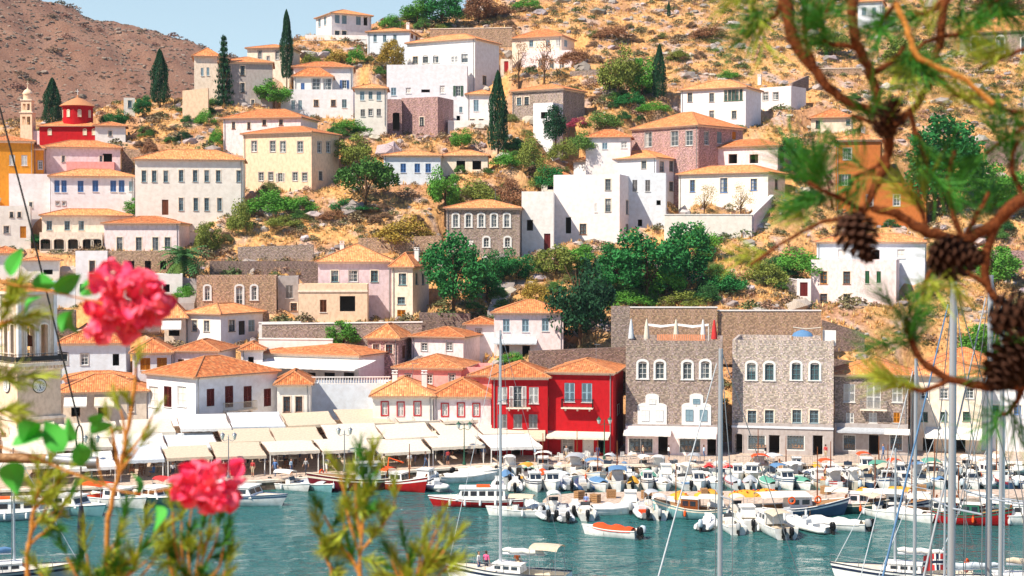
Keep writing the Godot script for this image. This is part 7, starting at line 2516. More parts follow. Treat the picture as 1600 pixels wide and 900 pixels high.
	{"n":"white_house","l":"white house with a five light window on the upper right slope","b":[{"p":[36.73,46.43,-281.57,-0.47],"w":12.47,"d":9,"h":7.28,"wall":"white","rise":1.88,"wins":[[0,"pane","grey",0.9,1.7,6.0,1.78],[0,"pane","grey",0.9,1.6,5.8,5.99],[0,"pane","green",0.6,2.1,6.1,8.69,9.42,10.15,10.88,11.6],[0,"pane","grey",0.9,1.4,2.7,6.0],[0,"pane","grey",0.9,1.4,2.5,10.29]],"chim":[[7.53,-4.05]]}]},
	{"n":"stone_house","l":"lilac stone house with a broad pyramid roof and white side wall","b":[{"p":[26.57,38.89,-268.3,-0.79],"w":14.93,"d":12.6,"h":6.77,"wall":"stonepink","rise":2.91,"wins":[[0,"pane","white",1.6,2.6,4.9,3.79],[0,"pane","white",1.6,2.6,4.8,9.72],[0,"pane","white",1.5,2.5,4.7,12.97],[1,"pane","white",1.2,2.3,4.7,2.26],[1,"shut","greyblue",1.3,2.0,5.0,5.84],[1,"shut","ochre",1.1,1.4,5.5,10.03]]}]},
	{"n":"white_cottage","l":"small white house with three windows tucked left of the lilac stone house","b":[{"p":[16.64,40.5,-266.72,-0.12],"w":7.74,"d":6,"h":3.31,"wall":"white","rise":1.48,"wins":[[0,"shut","lightblue",0.9,1.1,1.9,0.97,3.31],[0,"shut","lilac",1.0,1.2,2.1,6.63]]}]},
	{"n":"white_mansion","l":"huge white house of stepped blocks above the green trees","b":[{"p":[17.71,33.17,-266.99,-0.63],"w":16.91,"d":9,"h":6.86,"wall":"white","rise":1.56,"wins":[[0,"pane","dark",0.8,1.3,5.5,4.29],[0,"pane","dark",0.9,0.7,6.1,6.82],[0,"pane","grey",1.0,1.3,5.8,14.48],[1,"pane","grey",1.5,1.8,5.5,1.89],[1,"pane","grey",1.5,1.8,5.7,5.14],[1,"pane","grey",1.5,1.5,2.1,1.91],[1,"pane","grey",1.5,1.6,2.2,5.16]]},{"p":[7.77,34.16,-259.25,-0.09],"w":5.61,"d":5,"h":2.15,"wall":"white","rise":1.33,"wins":[[0,"op","white",1.5,1.5,1.1,1.72,3.67]]},{"p":[4.0,24.1,-240.13,-0.05],"w":5.0,"d":9,"h":9.48,"wall":"white","roof":"flat","wins":[[0,"op","grey",1.0,1.7,4.2,1.3],[0,"door","maroon",1.0,2.6,1.6,4.0]]},{"p":[11.98,24.69,-247.53,-0.28],"w":10.91,"d":9,"h":11.87,"wall":"white","roof":"flat","wins":[[0,"pane","grey",0.9,1.8,10.2,9.0],[0,"pane","grey",0.9,2.1,6.9,9.01],[0,"op","white",1.0,2.7,3.7,2.45],[0,"pane","brown",1.1,1.7,3.1,4.9],[0,"shut","white",0.4,1.4,6.5,7.01],[1,"pane","grey",2.1,2.3,6.7,5.84],[1,"op","dark",2.1,2.7,2.6,5.88]]},{"p":[21.4,26.36,-252.5,-0.13],"w":7.65,"d":7,"h":10.69,"wall":"bluewhite","roof":"flat","wins":[[0,"shut","grey",0.8,1.9,8.6,2.6,4.7],[0,"op","dark",0.7,0.8,5.8,6.48],[0,"op","dark",0.7,1.1,2.5,3.45]]}]},
	{"n":"white_house","l":"white house with blue windows and a long orange roof behind the white terrace wall","b":[{"p":[35.34,29.76,-258.04,-0.53],"w":16.08,"d":8,"h":7.39,"wall":"white","rise":1.41,"wins":[[0,"pane","blue",0.9,2.0,5.5,2.55],[0,"pane","blue",1.3,2.4,5.5,8.25],[0,"pane","blue",1.1,1.9,5.5,13.59],[1,"pane","brown",1.5,1.7,5.6,3.82]]}]},
	{"n":"pink_arch_house","l":"pale pink house with two rounded loggia openings","b":[{"p":[39.89,38.4,-264.75,-0.48],"w":12.01,"d":8,"h":3.7,"wall":"pinkwhite","rise":1.35,"wins":[[0,"op","orange",1.6,1.7,1.7,4.01],[0,"op","orange",1.6,1.6,1.6,7.8],[1,"op","dark",2.5,1.8,1.8,2.5]]}]},
	{"n":"orange_house","l":"tall orange brown house behind the pine branch","b":[{"p":[57.33,29.23,-254.95,-0.27],"w":7.21,"d":8,"h":13.29,"wall":"orange","rise":1.41,"wins":[[0,"pane","white",1.3,1.9,11.1,1.87],[0,"open","green",1.0,1.9,6.8,1.48]],"chim":[[0.64,-3.6]]},{"p":[61.66,27.37,-249.56,-0.29],"w":10.77,"d":8,"h":7.94,"wall":"orange","roof":"flat","wins":[[0,"pane","white",1.0,1.8,5.1,1.87,6.13]]}]},
	{"n":"white_house","l":"white two storey house with a roof terrace behind the pine cones","b":[{"p":[49.28,16.38,-221.82,-0.31],"w":12.08,"d":7,"h":6.7,"wall":"pinkwhite","roof":"flat","wins":[[0,"pane","ochre",1.0,1.8,4.1,1.84],[0,"pane","brown",1.0,1.8,4.1,5.13],[0,"shut","green",0.6,1.8,4.2,8.02],[0,"shut","green",0.6,1.7,4.2,9.64],[0,"pane","brown",1.0,1.5,1.0,1.86,5.15]]},{"p":[53.23,19.82,-228.22,-0.29],"w":15.69,"d":7,"h":5.74,"wall":"bluewhite","rise":1.16,"wins":[[0,"op","brown",1.0,1.5,3.9,8.69],[0,"blind","white",1.1,1.3,4.1,3.66,12.28]]},{"p":[42.04,17.63,-221.21,-0.21],"w":2.02,"d":4,"h":2.67,"wall":"white","roof":"flat","wins":[[0,"door","maroon",1.1,2.0,1.2,1.01]]}]},
	{"n":"stone_house","l":"grey stone house with tall arched blue windows at the top right corner","b":[{"p":[103.9,64.42,-325.44,-0.39],"w":18.13,"d":10,"h":5.86,"wall":"stone","rise":3.7,"wins":[[0,"surround","lightblue",1.6,3.3,3.1,3.19],[0,"surround","lightblue",1.6,3.3,2.9,8.26],[0,"surround","lightblue",1.6,3.2,2.6,13.28]],"chim":[[-2.77,-4.5]]}]},
	{"n":"small_stone_house","l":"low house with orange roof on the dry slope behind pine twigs","b":[{"p":[57.49,45.34,-277.45,-0.27],"w":7.12,"d":7,"h":2.75,"wall":"cream","rise":1.86,"wins":[[0,"pane","dark",0.8,1.4,1.7,1.23],[0,"pane","greyblue",0.7,1.0,2.0,6.55]]}]},
	{"n":"flat_white_house","l":"flat roofed white house with a window strip on the upper right slope","b":[{"p":[49.49,50.44,-289.52,-0.66],"w":6.58,"d":6,"h":4.53,"wall":"white","roof":"flat","wins":[[0,"pane","white",1.1,1.5,2.9,1.2],[0,"pane","white",1.1,1.4,2.8,3.36]]}]},
	{"n":"white_house","l":"white house peeking between the pine branches at the top edge","b":[{"p":[78.6,72.67,-338.83,-0.32],"w":5.19,"d":7,"h":6.0,"wall":"bluewhite","rise":1.61,"wins":[[0,"shut","lightblue",0.9,1.7,4.0,1.32],[0,"shut","lightblue",0.8,1.7,3.9,3.52]]}]},
	{"n":"small_white_house","l":"low white cottage right of the dark stone wall under the big tree","b":[{"p":[-4.27,12.2,-205.03,-0.02],"w":3.76,"d":6,"h":2.29,"wall":"white","rise":0.81,"tile":"tileold","wins":[[0,"pane","white",0.7,0.9,1.3,1.7]]}]},
	{"n":"white_cottage","l":"white cottage with a lean roof left of the restaurant roof","g":"houses of the second row","b":[{"p":[-32.88,6.29,-193.82,0.13],"w":2.68,"d":7,"h":5.52,"wall":"white","rise":0.77,"tile":"tileold","wins":[[0,"op","dark",0.7,1.1,4.2,1.22]]}]},
	{"n":"white_house","l":"small white upper house below the broad dark cypress","b":[{"p":[-70.95,43.46,-271.91,0.23],"w":5.19,"d":5,"h":2.71,"wall":"white","rise":0.86,"tile":"tileold","wins":[[0,"pane","grey",0.6,0.9,1.5,2.57]]}]}
]
const PADS = [[-78.25,-269.5,0.0,13,13,41.74,479.61],[-85.81,-271.5,0.0,3,3,43.09,79.21]]
const TOWER = [-52.95,-168,0.75]
const CHURCH = [-78.25,43.54,-276]
const BELL = [-85.81,43.19,-273]
const WALLS = [
	["garden_wall","long brown stone garden wall with pale coping behind the left roof terrace","stonetan",15.28,-199,26.57,-199,11.72,17.04,11.72,17.04,0.5,"white"],
	["garden_wall","long brown stone wall with pale coping behind the right mansion roof","stonetan",26.8,-199.5,40.12,-199.5,11.69,16.6,11.69,16.6,0.5,"white"],
	["garden_wall","dark stone wall stepping down behind the right mansion","stonedark",41.01,-203,46.61,-203,8.48,15.27,7.63,13.57,0.5,""],
	["garden_wall","long dark stone terrace wall behind the brown stone house","stonedark",-44.65,-227,-28.38,-227,20.18,22.83,19.8,22.83,0.5,""],
	["garden_wall","grey stone wall with white coping below the peach terrace","stone",-33.2,-204,-11.92,-204,11.13,14.62,11.81,14.88,0.5,"white"],
	["garden_wall","dark stone wall under the big dark green tree","stonedark",-12.7,-210,-5.69,-210,13.35,15.98,13.18,15.81,0.5,""],
	["terrace_wall","high white plastered terrace wall above the deep green trees","whitewarm",23.8,-240,37.39,-240,23.3,29.89,23.3,29.89,0.8,"white"],
	["terrace_wall","white wall running back up the slope from the terrace","lilac",37.49,-240,42.26,-250,23.5,29.89,29.16,33.22,0.5,"white"],
	["ruin_wall","ruined ochre wall above the left slope","peach",-60.67,-284,-55.95,-284,47.3,53.66,47.77,54.13,0.8,""],
	["garden_wall","tan stone wall slanting up the left slope","stonetan",-70.24,-276,-62.6,-282,41.86,44.38,45.04,47.73,0.6,""],
	["garden_wall","low stone wall beside the bare trees","stone",11.44,-306,17.54,-306,56.64,59.68,57.4,60.18,0.6,""],
	["garden_wall","low pale wall on the dry upper right slope","stonetan",59.47,-306,70.15,-306,57.9,60.18,57.9,60.31,0.5,"cream"],
	["garden_wall","rough stone wall at the right edge below the stone house","stonepink",80.65,-262,91.55,-262,37.75,42.86,37.75,42.86,0.5,""],
	["garden_wall","brown stone wall at the right edge behind the lower pine cone","stonepink",66.34,-229,80.18,-229,18.8,24.52,18.8,24.33,0.5,""],
	["garden_wall","low white wall left of the huge white house","stonewhite",36.42,-224,43.15,-224,17.06,20.8,16.6,19.87,0.5,"white"],
	["garden_wall","white garden wall above the second row roofs","white",-32.8,-199,-23.25,-199,10.47,12.97,10.47,12.88,0.5,"white"],
	["garden_wall","stone wall beside the upper right flat roofed house","stonedark",53.26,-294,57.19,-298,51.86,56.13,54.08,58.03,0.5,""],
	["garden_wall","stone wall below the red church","stonetan",-67.49,-266,-61.96,-266,38.6,41.92,38.6,41.47,0.6,""],
	["garden_wall","pale dry stone terrace on the centre slope","stonetan",-33.8,-246,-24.58,-246,28.58,30.02,29.2,30.63,0.5,""],
	["garden_wall","dark stone wall behind the red houses roofs","stonedark",2.02,-186.5,13.86,-186.5,8.89,12.32,8.89,12.79,0.5,""],
	["garden_wall","brown stone wall rising right of the very dark tree","stone",12.68,-196,15.05,-196,11.92,17.4,11.92,17.4,0.5,""],
	["garden_wall","stone wall with pale coping on the skyline above the tall white mansion","stonetan",-17.1,-322,0.0,-322,68.41,70.28,68.68,70.54,0.5,"cream"],
	["garden_wall","white garden wall left of the peach terrace","white",-33.95,-206,-28.36,-206,12.54,14.69,12.54,14.78,0.5,"white"],
	["garden_wall","pale wall across the slope below the skyline villa","white",-44.79,-327,-30.94,-327,67.19,68.55,67.47,68.82,0.5,"white"],
	["garden_wall","rubble wall behind the tiled house among pine needles","stonedark",39.66,-190,43.23,-190,7.95,11.13,7.95,10.65,0.5,""],
	["terrace_wall","grey wall along the lane under the palm","grey",-49.78,-222,-45.53,-222,18.8,20.84,18.43,20.28,0.5,""],
	["dry_stone_wall","dry stone terrace wall across the centre left slope","stone",-41.54,-233,-30.09,-233,24.32,24.9,24.71,25.29,0.6,""],
	["dry_stone_wall","dry stone terrace wall under the round dry shrub","stonetan",-23.59,-236,-10.81,-236,25.69,26.28,26.08,26.67,0.6,""],
	["dry_stone_wall","stone terrace wall above the five windowed stone house","stone",-10.45,-251,0.0,-251,33.25,33.87,33.46,34.08,0.6,""],
	["dry_stone_wall","stone terrace wall right of the deep green trees","stonetan",27.76,-222,37.02,-222,17.97,18.52,18.25,18.8,0.6,""]
]
const TREES = [
	["cypress","dark",-44.26,57.3,-302.75,13.37,3.03,"cypress","tall slim cypress against the sky left of the skyline villa"],
	["cypress","dark",-66.33,51.4,-290.25,10.16,4.11,"cypress","broad dark cypress standing left of the ochre ruin wall"],
	["cypress","dark",-83.49,46.74,-279.75,8.39,3.96,"cypress","dark cypress behind the red church"],
	["norfolk","dark",-53.76,50.44,-287.5,14.61,4.55,"norfolk_pine","sparse tiered conifer beside the grey plaster house"],
	["cypress","dark",-2.44,40.87,-267.0,13.79,4.0,"cypress","dark cypress right of the tall white mansion"],
	["cypress","dark",27.93,52.55,-292.25,10.23,3.04,"cypress","cypress among green trees above the five light window"],
	["cypress","dark",35.19,76.4,-346.25,3.46,1.01,"cypress","tiny lone cypress on the rocky upper slope"],
	["round","green",-74.87,51.5,-350,4.96,6.71,"broadleaf_tree","bright green tree right of the broad dark cypress"],
	["bush","deep",-70.22,52.12,-350,2.92,3.79,"shrub","low green shrub beside the ochre ruin wall"],
	["round","deep",-71.94,46.16,-278.25,3.71,5.8,"broadleaf_tree","rounded dark green tree right of the red church dome"],
	["round","deep",-68.1,48.67,-283.5,4.02,4.02,"broadleaf_tree","blue green tree beside the tiny white cube house"],
	["bush","olive",-82.02,46.72,-279.5,1.86,2.33,"shrub","yellow green shrub left of the church drum"],
	["round","green",-74.41,51.68,-350,3.5,2.92,"broadleaf_tree","small green tree below the far ridge"],
	["bush","green",-55.84,47.26,-280.5,3.51,3.74,"shrub","rounded green shrub below the ochre ruin"],
	["bush","green",-51.9,42.67,-270.75,4.06,2.71,"shrub","green shrub at the left wall of the upper white house"],
	["bush","dark",-58.01,43.46,-272.5,2.72,3.41,"shrub","spiky grey green agave shrub on the left slope"],
	["round","green",-44.63,51.02,-288.75,5.78,7.7,"broadleaf_tree","green tree between the grey plaster house and glazed bay house"],
	["round","yellow",-24.1,59.99,-308.75,6.18,7.2,"broadleaf_tree","yellow green fig tree in front of the house with green shutters"],
	["bush","olive",-40.32,60.67,-310.25,3.88,5.69,"shrub","olive shrub below the skyline villa terrace"],
	["bush","yellow",-35.24,61.39,-312.0,4.42,5.2,"shrub","yellowish shrub in the garden above the glazed bay house"],
	["bush","green",-31.68,61.73,-312.75,4.69,4.43,"shrub","green shrub in the garden above the glazed bay house"],
	["round","green",-20.92,74.04,-340.75,5.68,8.8,"broadleaf_tree","green crown at the skyline left of the dense grove"],
	["round","deep",-15.46,73.19,-338.75,7.62,11.57,"broadleaf_tree","dense dark green tree on the skyline"],
	["round","dry",-7.37,74.47,-341.75,7.12,9.4,"broadleaf_tree","brownish dry tree right of the dense skyline tree"],
	["bush","green",-26.42,73.19,-338.75,3.39,5.65,"shrub","low scrub on the skyline right of the villa"],
	["bush","olive",-15.25,71.14,-334.0,2.5,4.17,"shrub","round bush on the wall above the tall white mansion"],
	["bush","green",-29.31,45.34,-276.5,3.23,7.6,"shrub","bright green hedge below the small white cottage"],
	["pine","pine",-23.59,30.87,-247.5,9.9,11.55,"pine_tree","spreading green pine on the dry slope below the stone block"],
	["round","olive",-26.9,37.69,-260.75,6.74,6.95,"broadleaf_tree","grey green tree behind the spreading pine"],
	["bush","green",-38.13,30.23,-246.25,4.72,8.41,"shrub","broad green shrub below the peach house"],
	["bush","olive",-42.51,26.9,-240.75,7.22,4.41,"shrub","olive shrub at the corner of the big white house"],
	["round","green",-59.56,29.59,-245.0,3.06,5.1,"broadleaf_tree","small leafy trees in front of the big white house"],
	["palm","palm",-47.84,19.59,-223.75,6.9,6.15,"palm_tree","fan palm above the flower with dry fronds"],
	["round","olive",-46.6,23.73,-235.5,4.91,4.91,"broadleaf_tree","olive tree behind the palm"],
	["round","green",-10.76,30.23,-246.25,7.8,5.95,"broadleaf_tree","green tree left of the five windowed stone house"],
	["bush","olive",-6.0,31.52,-248.75,5.6,7.26,"shrub","dry olive scrub above the five windowed stone house"],
	["bush","dry",-0.52,31.96,-249.75,5.83,5.83,"shrub","brown shrub above the stone house roof"],
	["round","deep",-8.13,15.54,-212.0,11.13,10.6,"broadleaf_tree","big dark green tree right of the lilac grey house"],
	["round","deep",-2.6,19.25,-222.75,5.38,5.75,"broadleaf_tree","green tree at the foot of the five windowed stone house"],
	["round","deep",0.56,19.51,-223.5,5.4,5.77,"broadleaf_tree","green tree below the huge white house corner"],
	["round","dark",8.91,11.18,-203.25,12.7,9.82,"broadleaf_tree","large very dark tree above the red houses"],
	["round","olive",6.39,20.21,-225.5,4.89,6.95,"broadleaf_tree","olive tree left of the terrace greenery"],
	["round","green",9.65,20.74,-227.0,4.35,6.05,"broadleaf_tree","light green tree at the base of the huge white house"],
	["bush","yellow",3.15,16.9,-216.0,4.5,4.5,"shrub","yellowish shrub left of the very dark tree"],
	["round","deep",18.93,16.98,-216.25,10.09,11.71,"broadleaf_tree","large deep green tree below the white terrace wall"],
	["round","deep",24.48,18.56,-220.75,9.57,9.57,"broadleaf_tree","second deep green tree under the white terrace wall"],
	["round","green",29.02,23.05,-233.75,5.84,6.43,"broadleaf_tree","bright green tree at the terrace wall right end"],
	["round","deep",15.06,19.33,-223.0,5.95,5.95,"broadleaf_tree","small deep green tree between two larger ones"],
	["bush","olive",24.68,16.66,-215.25,2.69,8.25,"shrub","yellow green scrub above the long stone garden wall"],
	["bush","olive",5.1,34.87,-255.25,4.68,4.25,"shrub","olive shrub left of the porch of the huge white house"],
	["round","dark",7.65,42.67,-270.75,6.99,5.19,"broadleaf_tree","dark grey green tree below the white terrace annex"],
	["bush","olive",3.05,38.4,-262.0,6.99,4.8,"shrub","dry shrub left of the grey green tree"],
	["bush","pinkbush",11.93,46.43,-278.75,2.56,3.95,"shrub","pink flowering bush beside the white terrace annex"],
	["bush","cactus",12.06,41.63,-268.5,4.48,5.82,"cactus","prickly pear thicket above the porch"],
	["bush","deep",6.57,34.64,-254.75,4.88,6.58,"shrub","bright green slope cover left of the huge white house"],
	["round","olive",20.03,52.55,-292.25,10.72,8.77,"broadleaf_tree","tall olive green tree on the upper slope"],
	["round","green",24.75,53.16,-293.5,7.58,7.34,"broadleaf_tree","green tree left of the upper cypress"],
	["bush","green",26.15,49.83,-286.0,2.62,6.43,"shrub","green shrub behind the lilac stone house roof"],
	["bare","dry",1.26,57.3,-302.75,8.33,4.54,"bare_tree","bare brown tree beside the red door house"],
	["bare","dry",6.26,56.64,-301.25,8.79,7.28,"bare_tree","bare brown tree in front of the hill house"],
	["round","deep",70.06,31.2,-248.25,14.48,17.58,"pine_tree","large dark pine right of the orange house"],
	["round","green",78.27,30.44,-246.75,8.22,10.28,"broadleaf_tree","green tree at the right edge below the stone house"],
	["round","green",70.64,19.33,-223.0,5.57,8.55,"broadleaf_tree","green tree at the right edge behind the pine cone"],
	["bush","green",42.0,20.57,-226.5,5.28,8.68,"shrub","green shrub left of the house behind the pine cones"],
	["bush","olive",36.71,19.33,-223.0,4.83,6.5,"shrub","olive scrub below the terrace wall"],
	["bare","yellow",30.66,29.8,-245.5,5.11,4.5,"bare_tree","thin golden tree on the white terrace, left one"],
	["bare","yellow",36.49,29.8,-245.5,5.11,4.71,"bare_tree","thin golden tree on the white terrace, right one"],
	["round","green",-22.39,11.18,-203.25,3.9,5.76,"broadleaf_tree","small round tree above the restaurant roof"],
	["bush","green",0.0,9.84,-200.75,1.67,3.68,"shrub","green plants below the pale blue awning"],
	["bush","yellow",-16.65,25.3,-238.0,5.36,9.32,"shrub","round dry shrub on the slope above the lilac grey house"],
	["round","green",61.09,9.69,-200.5,5.01,7.02,"broadleaf_tree","green tree behind the right yacht masts"],
	["bush","olive",58.36,39.86,-264.75,6.62,4.41,"shrub","olive bush left of the orange house"],
	["bush","deep",47.9,39.86,-264.75,5.52,6.62,"shrub","dark bush right of the pink loggia house"],
	["round","olive",77.76,56.97,-302.0,8.81,11.33,"broadleaf_tree","olive tree behind the pine twigs at upper right"],
	["round","olive",65.9,63.87,-317.5,6.61,9.26,"broadleaf_tree","olive tree on the upper right slope behind needles"],
	["round","dry",108.7,75.75,-344.75,7.18,14.36,"broadleaf_tree","brown tree above the top right stone house"],
	["bush","green",3.66,79.15,-353.0,3.24,6.77,"shrub","prickly green shrub at the top edge"],
	["bush","deep",-73.63,25.4,-238.25,1.79,3.97,"shrub","small green planting beside the white cottage at far left"],
	["bush","green",-46.19,17.3,-217.25,3.08,3.98,"shrub","flowering shrub at the foot of the palm"],
	["bush","dry",-62.56,40.5,-266.25,3.33,3.77,"shrub","brown dry shrub on the left slope"],
	["bush","deep",-23.67,30.66,-247.25,1.44,6.18,"shrub","low green shrub under the spreading pine"],
	["bush","olive",-36.35,28.03,-242.5,2.42,6.06,"shrub","grey scrub on the dry slope below the green shrub"],
	["bush","dry",-28.47,29.07,-244.25,2.24,5.09,"shrub","brown scrub on the dry slope centre"],
	["round","deep",12.23,17.3,-217.25,5.43,6.34,"broadleaf_tree","deep green tree between the very dark tree and the larger pair"],
	["round","green",21.74,17.3,-217.25,6.34,7.24,"broadleaf_tree","green tree in the gap of the larger pair"],
	["bush","deep",30.37,18.56,-220.75,4.05,7.36,"shrub","dark green shrubs right of the terrace trees"],
	["bush","green",16.57,16.5,-214.75,2.68,7.16,"shrub","green undergrowth above the long stone garden wall"],
	["round","deep",-3.62,17.3,-217.25,4.53,5.43,"broadleaf_tree","dark tree beside the stone steps"],
	["bush","green",-33.96,30.66,-247.25,3.09,6.18,"shrub","green bush right of the broad green shrub"],
	["bush","deep",-26.76,30.66,-247.25,2.68,5.15,"shrub","dark bush left of the spreading pine trunk"],
	["round","green",-8.94,41.76,-268.75,4.03,4.48,"broadleaf_tree","green tree below the tall white mansion terrace"],
	["bush","green",-1.09,38.64,-262.5,3.28,5.47,"shrub","green bush at the foot of the mansion cypress"],
	["bush","olive",8.81,39.86,-264.75,4.41,5.52,"shrub","olive bush beside the prickly pear thicket"],
	["bush","cactus",16.22,46.43,-278.75,3.95,6.97,"cactus","prickly pear patch above the small three windowed house"],
	["bush","deep",22.27,51.48,-289.75,3.14,6.04,"shrub","dark shrub under the tall olive green tree"],
	["bush","dry",13.02,62.08,-313.5,3.92,7.84,"shrub","mauve brown scrub right of the hill house"],
	["bush","dry",21.91,69.49,-330.0,3.58,8.25,"shrub","mauve brown scrub high on the rocky slope"],
	["bush","dry",-2.86,75.75,-344.75,4.31,8.62,"shrub","brown scrub at the top above the tall mansion"],
	["bush","olive",34.06,62.97,-315.5,3.16,5.26,"shrub","olive scrub above the upper right white house"],
	["bush","dry",42.45,69.49,-330.0,3.58,8.25,"shrub","brown scrub on the upper right slope"],
	["bush","green",42.93,57.81,-304.0,2.53,5.07,"shrub","green shrub above the five light window roof"]
]
const QUAY = [[-230.0,-140.3],[-50.41,-150.64],[-38.41,-153.06],[-26.17,-156.41],[-13.6,-162.64],[-2.8,-167.4],[35.31,-168.89],[45.6,-170.4],[56.99,-170.4],[230.0,-170.4]]
const JETTY = [[2.95,-146.83],[4.81,-143.56],[9.59,-143.21],[18.11,-144.28],[30.64,-146.46],[53.64,-149.1],[55.34,-153.84],[32.01,-153.03],[12.74,-152.22],[6.33,-151.43],[3.64,-149.87]]
const QF = [-50.4122,-150.642,0.3385]
const LAMPS = [
	[-17.84,-162.98,"twin lantern lamp post behind the fishing boat",0],
	[-29.35,-158.51,"twin lantern lamp post behind the white cabin cruiser",0],
	[-5.25,-168.2,"green twin lantern lamp post left of the red houses",1],
	[-42.94,-156.36,"twin lantern lamp post beside the flag spar tip",0],
	[10.42,-172.73,"twin lantern lamp post before the wide red house",1]
]
const PARASOLS = [
	[13.88,13.44,-178.67,"closed lilac parasol at the left end of the roof terrace","pale"],
	[15.66,13.44,-178.42,"tall closed cream parasol, second on the roof terrace","cream"],
	[19.03,13.44,-177.94,"closed cream parasol in the middle of the roof terrace","cream"],
	[22.1,13.44,-177.5,"closed white parasol right of the middle one","white"],
	[23.38,13.44,-177.32,"closed red parasol near the right end of the roof terrace","red"]
]
const TERRACE = [19.28,13.44,-179.72,-0.14]
const TERRACE2 = [34.28,13.44,-178.8,-0.21]
const RAILS = [
	[10.91,-168.39,23.23,-168.39,"grey iron railing in front of the brown stone mansion shops"],
	[24.64,-168.39,35.2,-168.39,"grey iron railing in front of the pale stone mansion shops"],
	[35.71,-169.14,44.75,-169.89,"grey iron railing in front of the white shuttered shop house"]
]
const CHAIRS = [
	[13.3,-172.82,5.16],
	[6.59,-171.99,2.05],
	[6.52,-172.21,5.18],
	[9.41,-171.91,3.38],
	[4.99,-171.84,4.26],
	[7.91,-171.79,3.51],
	[8.18,-171.35,2.19],
	[8.47,-172.03,4.21],
	[8.73,-172.01,2.53],
	[5.09,-171.63,4.86],
	[5.62,-171.07,2.63],
	[8.4,-172.95,6.05],
	[12.47,-172.12,0.28],
	[11.44,-172.09,1.57]
]
